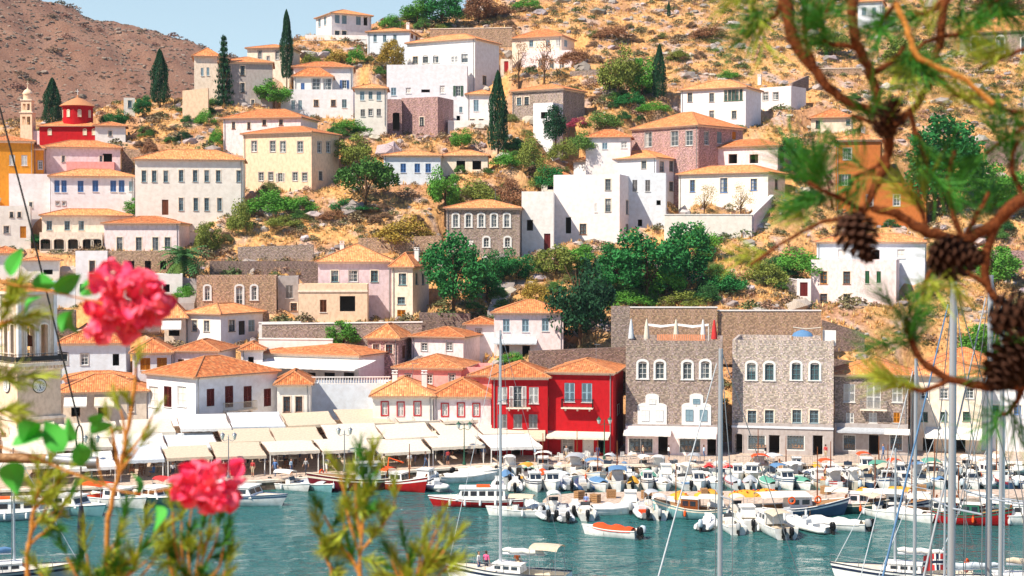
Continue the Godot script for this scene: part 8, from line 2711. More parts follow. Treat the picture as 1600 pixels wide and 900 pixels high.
const PEOPLE = [
	[-34.96,1.0,-157.71,0.49,"person in a white top and dark trousers under the awnings behind the white cruiser","stand",[0.75,0.75,0.75],[0.04,0.04,0.06]],
	[-33.07,1.0,-158.14,2.73,"person in a black top and white shorts under the awnings near the lamp post","walk",[0.03,0.03,0.04],[0.7,0.7,0.7]],
	[-27.01,1.0,-159.47,5.95,"person in a red top and beige shorts beside the awning posts","stand",[0.5,0.06,0.06],[0.5,0.4,0.28]],
	[-24.74,1.0,-159.91,5.91,"person in a blue top and blue jeans under the middle awnings","walk",[0.1,0.2,0.45],[0.08,0.13,0.25]],
	[-23.14,1.0,-160.36,1.15,"person in a pale blue top and blue jeans behind the round canopy boat","stand",[0.45,0.6,0.75],[0.08,0.13,0.25]],
	[-21.65,1.0,-160.81,5.7,"person in a grey top and dark trousers near the turquoise boat","walk",[0.35,0.35,0.36],[0.04,0.04,0.06]],
	[-19.61,1.0,-161.72,2.19,"person in a navy top and white shorts behind the fishing boat bow","stand",[0.04,0.06,0.15],[0.7,0.7,0.7]],
	[-13.72,1.0,-164.04,2.59,"person in a beige top and beige shorts behind the red hulled boat","walk",[0.6,0.5,0.36],[0.5,0.4,0.28]],
	[-11.04,1.0,-164.99,0.13,"person in a white top and beige shorts at the awning edge near the inflatable","stand",[0.75,0.75,0.75],[0.5,0.4,0.28]],
	[-9.37,1.0,-165.95,1.47,"person in a black top and blue jeans left of the green lamp post","walk",[0.03,0.03,0.04],[0.08,0.13,0.25]],
	[-7.02,1.0,-167.89,3.76,"person in a red top and dark trousers beside the green lamp post","stand",[0.5,0.06,0.06],[0.04,0.04,0.06]],
	[-3.21,1.0,-170.4,6.08,"person in a blue top and white shorts before the white doorway","walk",[0.1,0.2,0.45],[0.7,0.7,0.7]],
	[2.56,1.0,-170.4,1.46,"person in a pale blue top and white shorts before the narrow red house","stand",[0.45,0.6,0.75],[0.7,0.7,0.7]],
	[6.07,1.0,-170.9,5.97,"person in a grey top and beige shorts at the tables of the wide red house","walk",[0.35,0.35,0.36],[0.5,0.4,0.28]],
	[9.6,1.0,-171.42,2.41,"person in a navy top and blue jeans right of the white door","stand",[0.04,0.06,0.15],[0.08,0.13,0.25]],
	[14.69,1.0,-171.42,4.36,"person in a beige top and dark trousers before the left shop window","walk",[0.6,0.5,0.36],[0.04,0.04,0.06]],
	[17.56,1.0,-171.42,1.81,"person in a white top and dark trousers in the shop doorway","stand",[0.75,0.75,0.75],[0.04,0.04,0.06]],
	[28.38,1.0,-171.42,1.0,"person in a black top and white shorts before the grey shopfront","walk",[0.03,0.03,0.04],[0.7,0.7,0.7]],
	[35.22,1.0,-171.93,2.28,"person in a red top and beige shorts near the pale stone mansion corner","stand",[0.5,0.06,0.06],[0.5,0.4,0.28]],
	[41.82,1.0,-172.45,4.62,"person in a blue top and blue jeans before the white shuttered shop house","walk",[0.1,0.2,0.45],[0.08,0.13,0.25]],
	[21.5,1.0,-171.42,1.54,"person in a pale blue top and blue jeans beside the market crates","stand",[0.45,0.6,0.75],[0.08,0.13,0.25]],
	[-16.32,1.0,-162.64,0.99,"person in a grey top and dark trousers behind the wheelhouse","walk",[0.35,0.35,0.36],[0.04,0.04,0.06]],
	[-52.49,1.0,-160.35,5.48,"standing guest in white, first from left under the canopies","stand",[0.75,0.75,0.75],[0.04,0.04,0.06]],
	[-48.19,1.0,-156.32,3.32,"seated guest in grey, second from left under the canopies","sit",[0.35,0.35,0.36],[0.08,0.13,0.25]],
	[-47.34,1.0,-159.44,5.57,"seated guest in red, third from left under the canopies","sit",[0.5,0.06,0.06],[0.04,0.04,0.06]],
	[-45.62,1.0,-160.38,1.61,"standing guest in beige, fourth from left under the canopies","stand",[0.6,0.5,0.36],[0.08,0.13,0.25]],
	[-43.62,1.0,-159.59,0.58,"seated guest in pale blue, fifth from left under the canopies","sit",[0.45,0.6,0.75],[0.04,0.04,0.06]],
	[-43.04,1.0,-163.96,5.48,"seated guest in black, sixth from left under the canopies","sit",[0.03,0.03,0.04],[0.08,0.13,0.25]],
	[-40.17,1.0,-162.69,4.98,"standing guest in navy, seventh from left under the canopies","stand",[0.04,0.06,0.15],[0.04,0.04,0.06]],
	[-37.33,1.0,-159.42,4.39,"seated guest in blue, eighth from left under the canopies","sit",[0.1,0.2,0.45],[0.08,0.13,0.25]],
	[-35.62,1.0,-161.76,4.86,"seated guest in white, ninth from left under the canopies","sit",[0.75,0.75,0.75],[0.04,0.04,0.06]],
	[-35.04,1.0,-164.65,0.47,"standing guest in grey, tenth from left under the canopies","stand",[0.35,0.35,0.36],[0.08,0.13,0.25]],
	[-32.43,1.0,-165.77,3.78,"seated guest in red, eleventh from left under the canopies","sit",[0.5,0.06,0.06],[0.04,0.04,0.06]],
	[-29.59,1.0,-163.16,1.21,"seated guest in beige, twelfth from left under the canopies","sit",[0.6,0.5,0.36],[0.08,0.13,0.25]],
	[-28.72,1.0,-166.39,5.15,"standing guest in pale blue, thirteenth from left under the canopies","stand",[0.45,0.6,0.75],[0.04,0.04,0.06]],
	[-27.38,1.0,-168.49,1.47,"seated guest in black, fourteenth from left under the canopies","sit",[0.03,0.03,0.04],[0.08,0.13,0.25]],
	[-25.15,1.0,-168.85,1.55,"seated guest in navy, fifteenth from left under the canopies","sit",[0.04,0.06,0.15],[0.04,0.04,0.06]],
	[-23.64,1.0,-170.67,4.68,"standing guest in blue, sixteenth from left under the canopies","stand",[0.1,0.2,0.45],[0.08,0.13,0.25]],
	[-19.78,1.0,-164.56,0.12,"seated guest in white, seventeenth from left under the canopies","sit",[0.75,0.75,0.75],[0.04,0.04,0.06]],
	[-19.07,1.0,-169.66,5.33,"seated guest in grey, eighteenth from left under the canopies","sit",[0.35,0.35,0.36],[0.08,0.13,0.25]],
	[-15.96,1.0,-167.06,3.43,"standing guest in red, nineteenth from left under the canopies","stand",[0.5,0.06,0.06],[0.04,0.04,0.06]],
	[-15.52,1.0,-171.81,2.24,"seated guest in beige, twentieth from left under the canopies","sit",[0.6,0.5,0.36],[0.08,0.13,0.25]],
	[-14.32,1.0,-173.83,5.73,"seated guest in pale blue, twenty first from left under the canopies","sit",[0.45,0.6,0.75],[0.04,0.04,0.06]],
	[-10.58,1.0,-167.5,4.83,"standing guest in black, twenty second from left under the canopies","stand",[0.03,0.03,0.04],[0.08,0.13,0.25]],
	[-10.26,1.0,-174.12,1.51,"seated guest in navy, twenty third from left under the canopies","sit",[0.04,0.06,0.15],[0.04,0.04,0.06]],
	[-7.46,1.0,-172.2,4.92,"seated guest in blue, twenty fourth from left under the canopies","sit",[0.1,0.2,0.45],[0.08,0.13,0.25]],
	[-6.85,1.0,-175.91,2.23,"standing guest in white, twenty fifth from left under the canopies","stand",[0.75,0.75,0.75],[0.04,0.04,0.06]],
	[-3.15,1.0,-172.95,5.47,"seated guest in grey, twenty sixth from left under the canopies","sit",[0.35,0.35,0.36],[0.08,0.13,0.25]],
	[-1.89,0.83,-112.5,2.6,"person in a pink top and dark shorts standing at the mast","stand",[0.75,0.12,0.28],[0.03,0.03,0.05]],
	[-2.45,0.83,-112.3,1.2,"person in a white top standing beside the pink topped one","stand",[0.7,0.7,0.72],[0.08,0.13,0.25]],
	[0.38,1.41,-112.2,0.6,"person in an orange top seated in the cockpit","sit",[0.75,0.16,0.03],[0.5,0.4,0.28]],
	[7.06,-0.26,-145.5,2.6,"person in a blue top standing in a boat before the jetty","stand",[0.2,0.3,0.6],[0.5,0.1,0.08]]
]
const BOAT_NAMES = {"rib":"inflatable_boat","cabin":"cabin_boat","covered":"covered_boat","caique":"wooden_caique","taxi":"water_taxi","trawler":"fishing_boat","open":"motorboat"}
const BOAT_KINDS = {"rib":"inflatable boat","cabin":"cabin boat","covered":"boat","caique":"wooden caique","taxi":"water taxi","trawler":"fishing boat","open":"open motorboat"}
const BOAT_WHERE = ["along the restaurant quay","beside the red water taxi","before the jetty","tied behind the jetty","in the middle row","under the quay wall"]
const BOAT_ROWS = ["boats along the restaurant quay","boats in the open basin","boats before the jetty","boats tied behind the jetty","boats between jetty and quay","boats under the quay wall"]
const BOATS = [
	{"k":"taxi","x":-46.25,"z":-140.6,"L":11,"a":0.25,"h":"paleblue","l":"white water taxi with dark windows at the left edge","g":0},
	{"k":"cabin","x":-41.98,"z":-143.31,"L":8.5,"a":-0.4,"h":"teal","c":"orangered","l":"pale cabin boat half hidden by yellow pine shoots","g":0},
	{"k":"cabin","x":-38.53,"z":-147.58,"L":7.6,"a":-0.5,"c":"orangered","b":1,"i":2,"g":0},
	{"k":"cabin","x":-35.0,"z":-148.32,"L":7.6,"a":-0.6,"h":"darkteal","c":"orangered","i":3,"g":0},
	{"k":"open","x":-34.24,"z":-152.11,"L":5.5,"a":-0.9,"c":"red","b":1,"i":4,"g":0},
	{"k":"cabin","x":-27.32,"z":-149.06,"L":10.5,"a":-0.3,"s":"blue","b":1,"e":0,"l":"large white cabin cruiser with blue stripes behind the lower pink flower","g":0},
	{"k":"open","x":-22.9,"z":-157.33,"L":4.6,"a":-0.5,"b":1,"l":"small white motorboat with round canopy left of the fishing boat","g":0},
	{"k":"covered","x":-20.14,"z":-157.33,"L":5.0,"a":-0.8,"h":"teal","c":"grey","l":"pale turquoise small boat with grey cover beside the fishing boat","g":0},
	{"k":"trawler","x":-15.7,"z":-157.75,"L":9.6,"a":3.36,"h":"maroon","l":"maroon fishing boat with white wheelhouse and orange crane arm","g":0},
	{"k":"caique","x":-11.71,"z":-157.33,"L":6.5,"a":-0.55,"h":"red","c":"orangered","s":"white","l":"small red hulled boat right of the fishing boat","g":0},
	{"k":"cabin","x":-9.2,"z":-159.44,"L":5.5,"a":1.2,"h":"navy","i":10,"g":0},
	{"k":"rib","x":-7.9,"z":-157.33,"L":5.6,"a":-1.0,"h":"grey","l":"grey white inflatable boat with steering console near the red taxi","g":0},
	{"k":"covered","x":-4.91,"z":-162.93,"L":6.0,"a":0.3,"i":12,"g":0},
	{"k":"covered","x":-3.82,"z":-166.11,"L":5.0,"a":0.2,"i":13,"g":0},
	{"k":"taxi","x":-3.21,"z":-147.58,"L":8.6,"a":3.14,"h":"red","l":"long red water taxi with white cabin and fenders","g":1},
	{"k":"open","x":0.36,"z":-141.95,"L":5.0,"a":2.94,"c":"beige","b":1,"l":"white motorboat with raised outboard right of the red taxi","g":1},
	{"k":"covered","x":2.1,"z":-143.66,"L":4.2,"a":1.9,"i":0,"g":2},
	{"k":"rib","x":2.84,"z":-141.27,"L":4.6,"a":1.9,"c":"grey","e":2,"i":1,"g":2},
	{"k":"open","x":3.92,"z":-144.01,"L":4.4,"a":1.6,"b":1,"i":2,"g":2},
	{"k":"rib","x":4.7,"z":-140.27,"L":4.6,"a":1.7,"h":"grey","i":3,"g":2},
	{"k":"rib","x":5.89,"z":-143.66,"L":4.4,"a":1.5,"h":"grey","i":4,"g":2},
	{"k":"open","x":6.8,"z":-141.27,"L":4.6,"a":1.6,"i":5,"g":2},
	{"k":"covered","x":8.56,"z":-131.87,"L":4.8,"a":2.7,"c":"orangered","e":2,"l":"white motorboat with a bright orange cover floating alone in front","g":2},
	{"k":"covered","x":9.57,"z":-142.97,"L":5.2,"a":0.2,"c":"pale","l":"white boat with blue and white cover behind the orange covered boat","g":2},
	{"k":"cabin","x":11.23,"z":-145.06,"L":4.6,"a":1.5,"i":8,"g":2},
	{"k":"rib","x":12.06,"z":-141.95,"L":4.6,"a":1.7,"c":"orangered","i":9,"g":2},
	{"k":"open","x":13.2,"z":-144.71,"L":4.4,"a":1.7,"c":"grey","b":1,"i":10,"g":2},
	{"k":"open","x":13.66,"z":-141.95,"L":4.6,"a":1.5,"b":1,"i":11,"g":2},
	{"k":"rib","x":15.05,"z":-145.06,"L":4.4,"a":1.5,"i":12,"g":2},
	{"k":"caique","x":16.52,"z":-140.94,"L":6.6,"a":2.79,"h":"teal","c":"cream","cab":"varnish","l":"varnished wooden caique with beige awning before the jetty","g":2},
	{"k":"rib","x":17.38,"z":-136.1,"L":4.4,"a":1.2,"i":14,"g":2},
	{"k":"cabin","x":19.01,"z":-141.95,"L":4.8,"a":1.55,"i":15,"g":2},
	{"k":"open","x":19.24,"z":-135.17,"L":5.2,"a":1.7,"i":16,"g":2},
	{"k":"open","x":20.91,"z":-141.95,"L":4.6,"a":1.6,"c":"cream","b":1,"i":17,"g":2},
	{"k":"cabin","x":21.06,"z":-136.72,"L":5.2,"a":1.6,"i":18,"g":2},
	{"k":"open","x":22.55,"z":-139.94,"L":5.0,"a":1.7,"e":2,"i":19,"g":2},
	{"k":"cabin","x":22.83,"z":-133.65,"L":6.6,"a":1.75,"c":"beige","b":1,"e":2,"l":"white motorboat with grey canopy and twin outboards","g":2},
	{"k":"rib","x":25.13,"z":-138.96,"L":4.6,"a":1.9,"h":"grey","i":21,"g":2},
	{"k":"caique","x":26.43,"z":-141.95,"L":9.0,"a":0.15,"h":"blue","b":1,"s":"white","o":[[1.5,1.7,1.5,0.2],[-1.0,1.7,1.5,0.0]],"l":"large blue hulled caique with a long white canopy","g":2},
	{"k":"rib","x":26.08,"z":-134.86,"L":5.4,"a":2.2,"i":23,"g":2},
	{"k":"covered","x":28.36,"z":-135.48,"L":6.0,"a":2.75,"e":2,"l":"white covered motorboat with black outboard near the grey caique","g":2},
	{"k":"caique","x":32.54,"z":-144.01,"L":7.2,"a":-0.25,"h":"darkteal","c":"cream","cab":"wall_pinkwhite","s":"cream","l":"dark teal caique with a pink cabin","g":2},
	{"k":"open","x":33.86,"z":-141.95,"L":5.2,"a":-1.2,"c":"beige","b":1,"i":26,"g":2},
	{"k":"caique","x":35.86,"z":-143.31,"L":7.0,"a":-0.2,"h":"paleblue","s":"navy","b":1,"l":"pale grey caique with a white awning","g":2},
	{"k":"covered","x":36.31,"z":-139.94,"L":5.0,"a":-0.9,"i":28,"g":2},
	{"k":"caique","x":38.27,"z":-144.01,"L":6.5,"a":-0.5,"h":"maroon","c":"yellow","s":"cream","l":"brown boat loaded with orange nets behind the blue stay","g":2},
	{"k":"caique","x":39.24,"z":-139.94,"L":7.0,"a":-0.35,"h":"maroon","c":"cream","s":"white","l":"brown caique with white wheelhouse behind the masts","g":2},
	{"k":"caique","x":41.3,"z":-137.99,"L":6.5,"a":-0.3,"h":"red","c":"cream","s":"green","cab":"gel_green","l":"red hulled caique with green trim behind the masts","g":2},
	{"k":"open","x":44.26,"z":-141.95,"L":5.5,"a":-1.0,"b":1,"i":32,"g":2},
	{"k":"cabin","x":45.34,"z":-137.99,"L":7.0,"a":-0.2,"b":1,"i":33,"g":2},
	{"k":"rib","x":-1.45,"z":-158.05,"L":4.1,"a":1.56,"b":1,"s":"navy","i":0,"g":3},
	{"k":"rib","x":0.32,"z":-157.59,"L":4.6,"a":1.56,"c":"cream","b":1,"i":1,"g":3},
	{"k":"cabin","x":2.27,"z":-157.96,"L":4.9,"a":-1.44,"c":"blue","s":"navy","i":2,"g":3},
	{"k":"cabin","x":4.01,"z":-158.04,"L":5.3,"a":-1.42,"c":"cream","i":3,"g":3},
	{"k":"rib","x":5.61,"z":-158.66,"L":4.9,"a":1.75,"c":"grey","i":4,"g":3},
	{"k":"rib","x":7.29,"z":-157.88,"L":4.9,"a":1.75,"h":"blue","c":"cream","i":5,"g":3},
	{"k":"covered","x":9.09,"z":-158.35,"L":5.0,"a":-1.4,"c":"blue","b":1,"i":6,"g":3},
	{"k":"caique","x":10.96,"z":-159.01,"L":6.2,"a":1.53,"c":"blue","b":1,"i":7,"g":3},
	{"k":"covered","x":12.49,"z":-158.38,"L":4.0,"a":1.49,"h":"cream","c":"yellow","b":1,"i":8,"g":3},
	{"k":"cabin","x":14.02,"z":-158.44,"L":3.9,"a":-1.62,"c":"cream","s":"navy","i":9,"g":3},
	{"k":"covered","x":15.66,"z":-158.1,"L":4.5,"a":-1.56,"i":10,"g":3},
	{"k":"open","x":17.73,"z":-158.95,"L":4.9,"a":1.79,"c":"blue","i":11,"g":3},
	{"k":"cabin","x":19.16,"z":-158.08,"L":4.4,"a":-1.53,"c":"green","i":12,"g":3},
	{"k":"covered","x":21.06,"z":-158.6,"L":4.3,"a":-1.53,"h":"paleblue","b":1,"i":13,"g":3},
	{"k":"covered","x":22.95,"z":-159.2,"L":4.2,"a":1.74,"c":"grey","b":1,"s":"red","i":14,"g":3},
	{"k":"covered","x":24.78,"z":-159.08,"L":4.2,"a":1.44,"c":"grey","i":15,"g":3},
	{"k":"covered","x":26.52,"z":-158.66,"L":4.2,"a":1.8,"c":"green","b":1,"i":16,"g":3},
	{"k":"cabin","x":28.32,"z":-159.52,"L":5.3,"a":-1.4,"c":"blue","b":1,"s":"blue","i":17,"g":3},
	{"k":"covered","x":30.11,"z":-158.86,"L":4.5,"a":-1.4,"c":"green","b":1,"i":18,"g":3},
	{"k":"cabin","x":31.95,"z":-159.46,"L":3.9,"a":1.76,"h":"cream","c":"yellow","s":"blue","i":19,"g":3},
	{"k":"caique","x":33.32,"z":-158.63,"L":6.2,"a":1.58,"s":"red","i":20,"g":3},
	{"k":"cabin","x":35.32,"z":-158.71,"L":4.0,"a":1.67,"h":"cream","b":1,"i":21,"g":3},
	{"k":"open","x":37.06,"z":-159.4,"L":4.9,"a":-1.61,"h":"blue","c":"beige","b":1,"i":22,"g":3},
	{"k":"caique","x":38.85,"z":-158.8,"L":6.2,"a":-1.71,"c":"beige","b":1,"s":"blue","i":23,"g":3},
	{"k":"open","x":40.88,"z":-159.26,"L":4.8,"a":-1.44,"i":24,"g":3},
	{"k":"open","x":42.52,"z":-158.83,"L":5.1,"a":-1.8,"i":25,"g":3},
	{"k":"covered","x":44.54,"z":-159.78,"L":4.0,"a":-1.63,"c":"blue","b":1,"i":26,"g":3},
	{"k":"open","x":46.2,"z":-160.01,"L":5.0,"a":1.6,"s":"navy","i":27,"g":3},
	{"k":"open","x":47.82,"z":-159.27,"L":4.5,"a":-1.57,"c":"grey","i":28,"g":3},
	{"k":"rib","x":49.41,"z":-159.42,"L":4.9,"a":-1.61,"i":29,"g":3},
	{"k":"open","x":51.55,"z":-160.0,"L":4.9,"a":1.69,"h":"blue","c":"grey","s":"red","i":30,"g":3},
	{"k":"covered","x":53.1,"z":-159.28,"L":4.6,"a":-1.63,"b":1,"s":"blue","i":31,"g":3},
	{"k":"covered","x":-0.55,"z":-162.92,"L":4.1,"a":1.71,"c":"blue","i":0,"g":4},
	{"k":"open","x":1.52,"z":-162.71,"L":4.7,"a":1.26,"c":"yellow","b":1,"i":1,"g":4},
	{"k":"covered","x":3.36,"z":-163.81,"L":4.0,"a":1.69,"c":"orangered","i":2,"g":4},
	{"k":"covered","x":5.2,"z":-163.24,"L":5.3,"a":-1.2,"c":"pale","i":3,"g":4},
	{"k":"covered","x":7.07,"z":-163.49,"L":4.8,"a":-1.85,"c":"cream","b":1,"i":4,"g":4},
	{"k":"caique","x":8.95,"z":-162.82,"L":6.2,"a":-1.5,"h":"paleblue","c":"blue","i":5,"g":4},
	{"k":"open","x":10.72,"z":-163.63,"L":4.2,"a":-1.43,"h":"teal","i":6,"g":4},
	{"k":"rib","x":12.51,"z":-163.64,"L":4.3,"a":-1.81,"c":"pale","b":1,"i":7,"g":4},
	{"k":"covered","x":14.56,"z":-163.49,"L":4.9,"a":1.55,"c":"green","i":8,"g":4},
	{"k":"cabin","x":16.4,"z":-162.9,"L":4.5,"a":1.54,"c":"pale","i":9,"g":4},
	{"k":"cabin","x":18.45,"z":-162.76,"L":5.2,"a":1.88,"c":"cream","b":1,"i":10,"g":4},
	{"k":"open","x":20.48,"z":-162.84,"L":4.3,"a":1.42,"c":"orangered","i":11,"g":4},
	{"k":"open","x":22.19,"z":-162.93,"L":4.3,"a":-1.61,"b":1,"i":12,"g":4},
	{"k":"cabin","x":24.09,"z":-163.54,"L":4.0,"a":-1.66,"c":"beige","i":13,"g":4},
	{"k":"cabin","x":25.83,"z":-163.9,"L":5.2,"a":-1.89,"h":"cream","c":"green","i":14,"g":4},
	{"k":"open","x":27.77,"z":-163.16,"L":4.9,"a":-1.89,"h":"cream","c":"green","i":15,"g":4},
	{"k":"caique","x":29.73,"z":-163.37,"L":6.2,"a":1.75,"i":16,"g":4},
	{"k":"covered","x":31.81,"z":-163.81,"L":5.2,"a":-1.87,"h":"paleblue","i":17,"g":4},
	{"k":"cabin","x":33.71,"z":-163.3,"L":4.9,"a":-1.58,"c":"orangered","b":1,"i":18,"g":4},
	{"k":"open","x":35.74,"z":-163.32,"L":5.0,"a":-1.89,"i":19,"g":4},
	{"k":"open","x":37.49,"z":-163.69,"L":4.9,"a":-1.27,"h":"cream","c":"yellow","i":20,"g":4},
	{"k":"caique","x":38.98,"z":-162.91,"L":6.2,"a":1.29,"c":"green","b":1,"i":21,"g":4},
	{"k":"cabin","x":41.27,"z":-163.8,"L":4.2,"a":-1.43,"c":"orangered","b":1,"i":22,"g":4},
	{"k":"cabin","x":43.03,"z":-162.98,"L":4.7,"a":1.63,"c":"blue","b":1,"i":23,"g":4},
	{"k":"caique","x":44.79,"z":-162.85,"L":6.2,"a":-1.72,"h":"cream","c":"green","b":1,"i":24,"g":4},
	{"k":"open","x":46.71,"z":-162.85,"L":4.9,"a":1.65,"b":1,"i":25,"g":4},
	{"k":"rib","x":48.92,"z":-163.39,"L":4.7,"a":-1.81,"c":"pale","b":1,"i":26,"g":4},
	{"k":"caique","x":50.99,"z":-163.9,"L":6.2,"a":-1.2,"h":"paleblue","i":27,"g":4},
	{"k":"open","x":53.01,"z":-164.02,"L":4.8,"a":1.57,"b":1,"i":28,"g":4},
	{"k":"covered","x":-1.99,"z":-169.54,"L":5.0,"a":1.68,"i":0,"g":5},
	{"k":"cabin","x":-0.25,"z":-168.42,"L":4.4,"a":1.56,"b":1,"i":1,"g":5},
	{"k":"covered","x":1.79,"z":-169.09,"L":4.5,"a":1.59,"c":"green","b":1,"i":2,"g":5},
	{"k":"caique","x":3.42,"z":-168.57,"L":6.2,"a":-1.6,"i":3,"g":5},
	{"k":"covered","x":5.24,"z":-169.01,"L":4.3,"a":-1.71,"c":"pale","b":1,"i":4,"g":5},
	{"k":"caique","x":7.04,"z":-168.89,"L":6.2,"a":1.43,"c":"grey","b":1,"i":5,"g":5},
	{"k":"covered","x":9.01,"z":-169.5,"L":4.0,"a":-1.73,"h":"cream","b":1,"i":6,"g":5},
	{"k":"open","x":10.65,"z":-169.31,"L":3.9,"a":-1.81,"h":"paleblue","c":"pale","b":1,"i":7,"g":5},
	{"k":"covered","x":12.5,"z":-169.18,"L":4.0,"a":1.62,"h":"cream","c":"blue","i":8,"g":5},
	{"k":"open","x":14.57,"z":-168.96,"L":4.6,"a":1.73,"b":1,"i":9,"g":5},
	{"k":"cabin","x":16.16,"z":-168.27,"L":4.6,"a":1.37,"b":1,"i":10,"g":5},
	{"k":"open","x":17.92,"z":-169.39,"L":4.5,"a":-1.72,"h":"cream","i":11,"g":5},
	{"k":"open","x":19.97,"z":-169.11,"L":4.9,"a":-1.78,"c":"grey","b":1,"i":12,"g":5},
	{"k":"covered","x":21.76,"z":-168.89,"L":4.9,"a":-1.73,"c":"red","b":1,"i":13,"g":5},
	{"k":"covered","x":23.77,"z":-168.33,"L":4.3,"a":-1.6,"c":"red","b":1,"i":14,"g":5},
	{"k":"covered","x":25.61,"z":-168.93,"L":4.9,"a":-1.35,"c":"cream","i":15,"g":5},
	{"k":"caique","x":27.34,"z":-169.53,"L":6.2,"a":1.48,"c":"orangered","i":16,"g":5},
	{"k":"open","x":29.32,"z":-169.01,"L":5.1,"a":-1.32,"c":"pale","b":1,"i":17,"g":5},
	{"k":"cabin","x":31.45,"z":-169.17,"L":4.2,"a":-1.78,"c":"pale","i":18,"g":5},
	{"k":"covered","x":33.49,"z":-168.82,"L":3.8,"a":1.46,"c":"yellow","b":1,"i":19,"g":5},
	{"k":"covered","x":35.44,"z":-169.2,"L":5.0,"a":1.55,"i":20,"g":5},
	{"k":"open","x":36.96,"z":-168.42,"L":3.9,"a":-1.78,"c":"pale","i":21,"g":5},
	{"k":"cabin","x":38.98,"z":-168.74,"L":4.9,"a":-1.62,"c":"orangered","b":1,"i":22,"g":5},
	{"k":"covered","x":41.09,"z":-169.02,"L":4.3,"a":1.59,"c":"red","i":23,"g":5},
	{"k":"rib","x":42.87,"z":-168.96,"L":3.9,"a":-1.61,"b":1,"i":24,"g":5},
	{"k":"open","x":44.67,"z":-169.18,"L":4.4,"a":1.45,"c":"red","i":25,"g":5},
	{"k":"covered","x":46.61,"z":-168.99,"L":4.8,"a":-1.64,"i":26,"g":5},
	{"k":"cabin","x":48.47,"z":-168.98,"L":4.6,"a":1.47,"h":"paleblue","c":"beige","b":1,"i":27,"g":5},
	{"k":"open","x":50.15,"z":-168.91,"L":4.7,"a":1.42,"b":1,"i":28,"g":5},
	{"k":"rib","x":51.84,"z":-168.58,"L":4.2,"a":1.54,"h":"cream","c":"beige","b":1,"i":29,"g":5},
	{"k":"open","x":53.6,"z":-168.26,"L":5.2,"a":-1.35,"b":1,"i":30,"g":5},
	{"k":"rib","x":56.0,"z":-169.14,"L":5.0,"a":-1.81,"i":31,"g":5}
]
const YACHTS = [
	{"n":"sailing_yacht","l":"white yacht whose tall grey mast rises between the stone mansions","x":9.12,"z":-60.11,"a":3.26,"L":12,"top":21.0,"r":0.1,"lean":0.0,"furl":0.05},
	{"n":"sailing_yacht","l":"yacht with the thickest grey mast in front of the white quay house","x":13.95,"z":-45.26,"a":3.39,"L":13,"top":23.97,"r":0.12,"lean":0.0,"jib":"blue","furl":0.05},
	{"n":"sailing_yacht","l":"yacht whose pale mast stands second from the right edge","x":15.32,"z":-46.36,"a":3.49,"L":13,"top":24.14,"r":0.1,"lean":0.0,"jib":"grey","furl":0.05},
	{"n":"sailing_yacht","l":"yacht whose slim mast stands nearest the right edge","x":15.2,"z":-49.46,"a":0.6,"L":12,"top":23.23,"r":0.09,"lean":0.0,"furl":0.03},
	{"n":"sailing_yacht","l":"yacht with a thin grey mast left of the thickest mast","x":18.25,"z":-66.17,"a":3.34,"L":11,"top":20.18,"r":0.08,"lean":0.0,"furl":0.03},
	{"n":"sailing_boat","l":"white sailing boat with beige bimini and people aboard","x":-0.17,"z":-111.75,"a":2.79,"L":9.0,"top":18.88,"r":0.1,"lean":0.0,"bim":"beige","furl":0.03,"cov":"white"},
	{"n":"sailing_boat","l":"white sailing boat with orange lifebuoys at the lower right","x":28.78,"z":-111.78,"a":2.84,"L":9.5,"top":10.26,"r":0.07,"lean":0.0,"o":[[-4.3,1.9,0.9,1.2],[-4.3,1.9,-0.6,1.2]],"furl":0.03},
	{"n":"sailing_boat","l":"dark hulled sailing boat flying the red ensign","x":30.88,"z":-106.09,"a":3.24,"L":11,"top":13.71,"r":0.07,"lean":0.0,"h":"navy","s":"white","furl":0.03,"cov":"pale"},
	{"n":"sailing_boat","l":"white sailing boat with brown sail covers at the lower right corner","x":35.59,"z":-107.87,"a":2.99,"L":11,"top":13.5,"r":0.08,"lean":0.0,"furl":0.03,"cov":"beige","bim":"white"},
	{"n":"sailing_boat","l":"grey sailing boat whose stern lies at the lower left corner","x":-37.24,"z":-111.76,"a":0.3,"L":10,"top":10.26,"r":0.08,"lean":0.0,"furl":0.03,"h":"grey","cov":"blue"}
]
const FLAG = [30.15,3.02,-106.5,0.25]
const STEPS = [
	[-2.21,16.07,-212,-0.74,19.91,-222,"stone steps climbing right of the big dark green tree"],
	[-45.29,17.1,-213,-46.24,19.48,-221,"grey stone steps at the foot of the palm"]
]
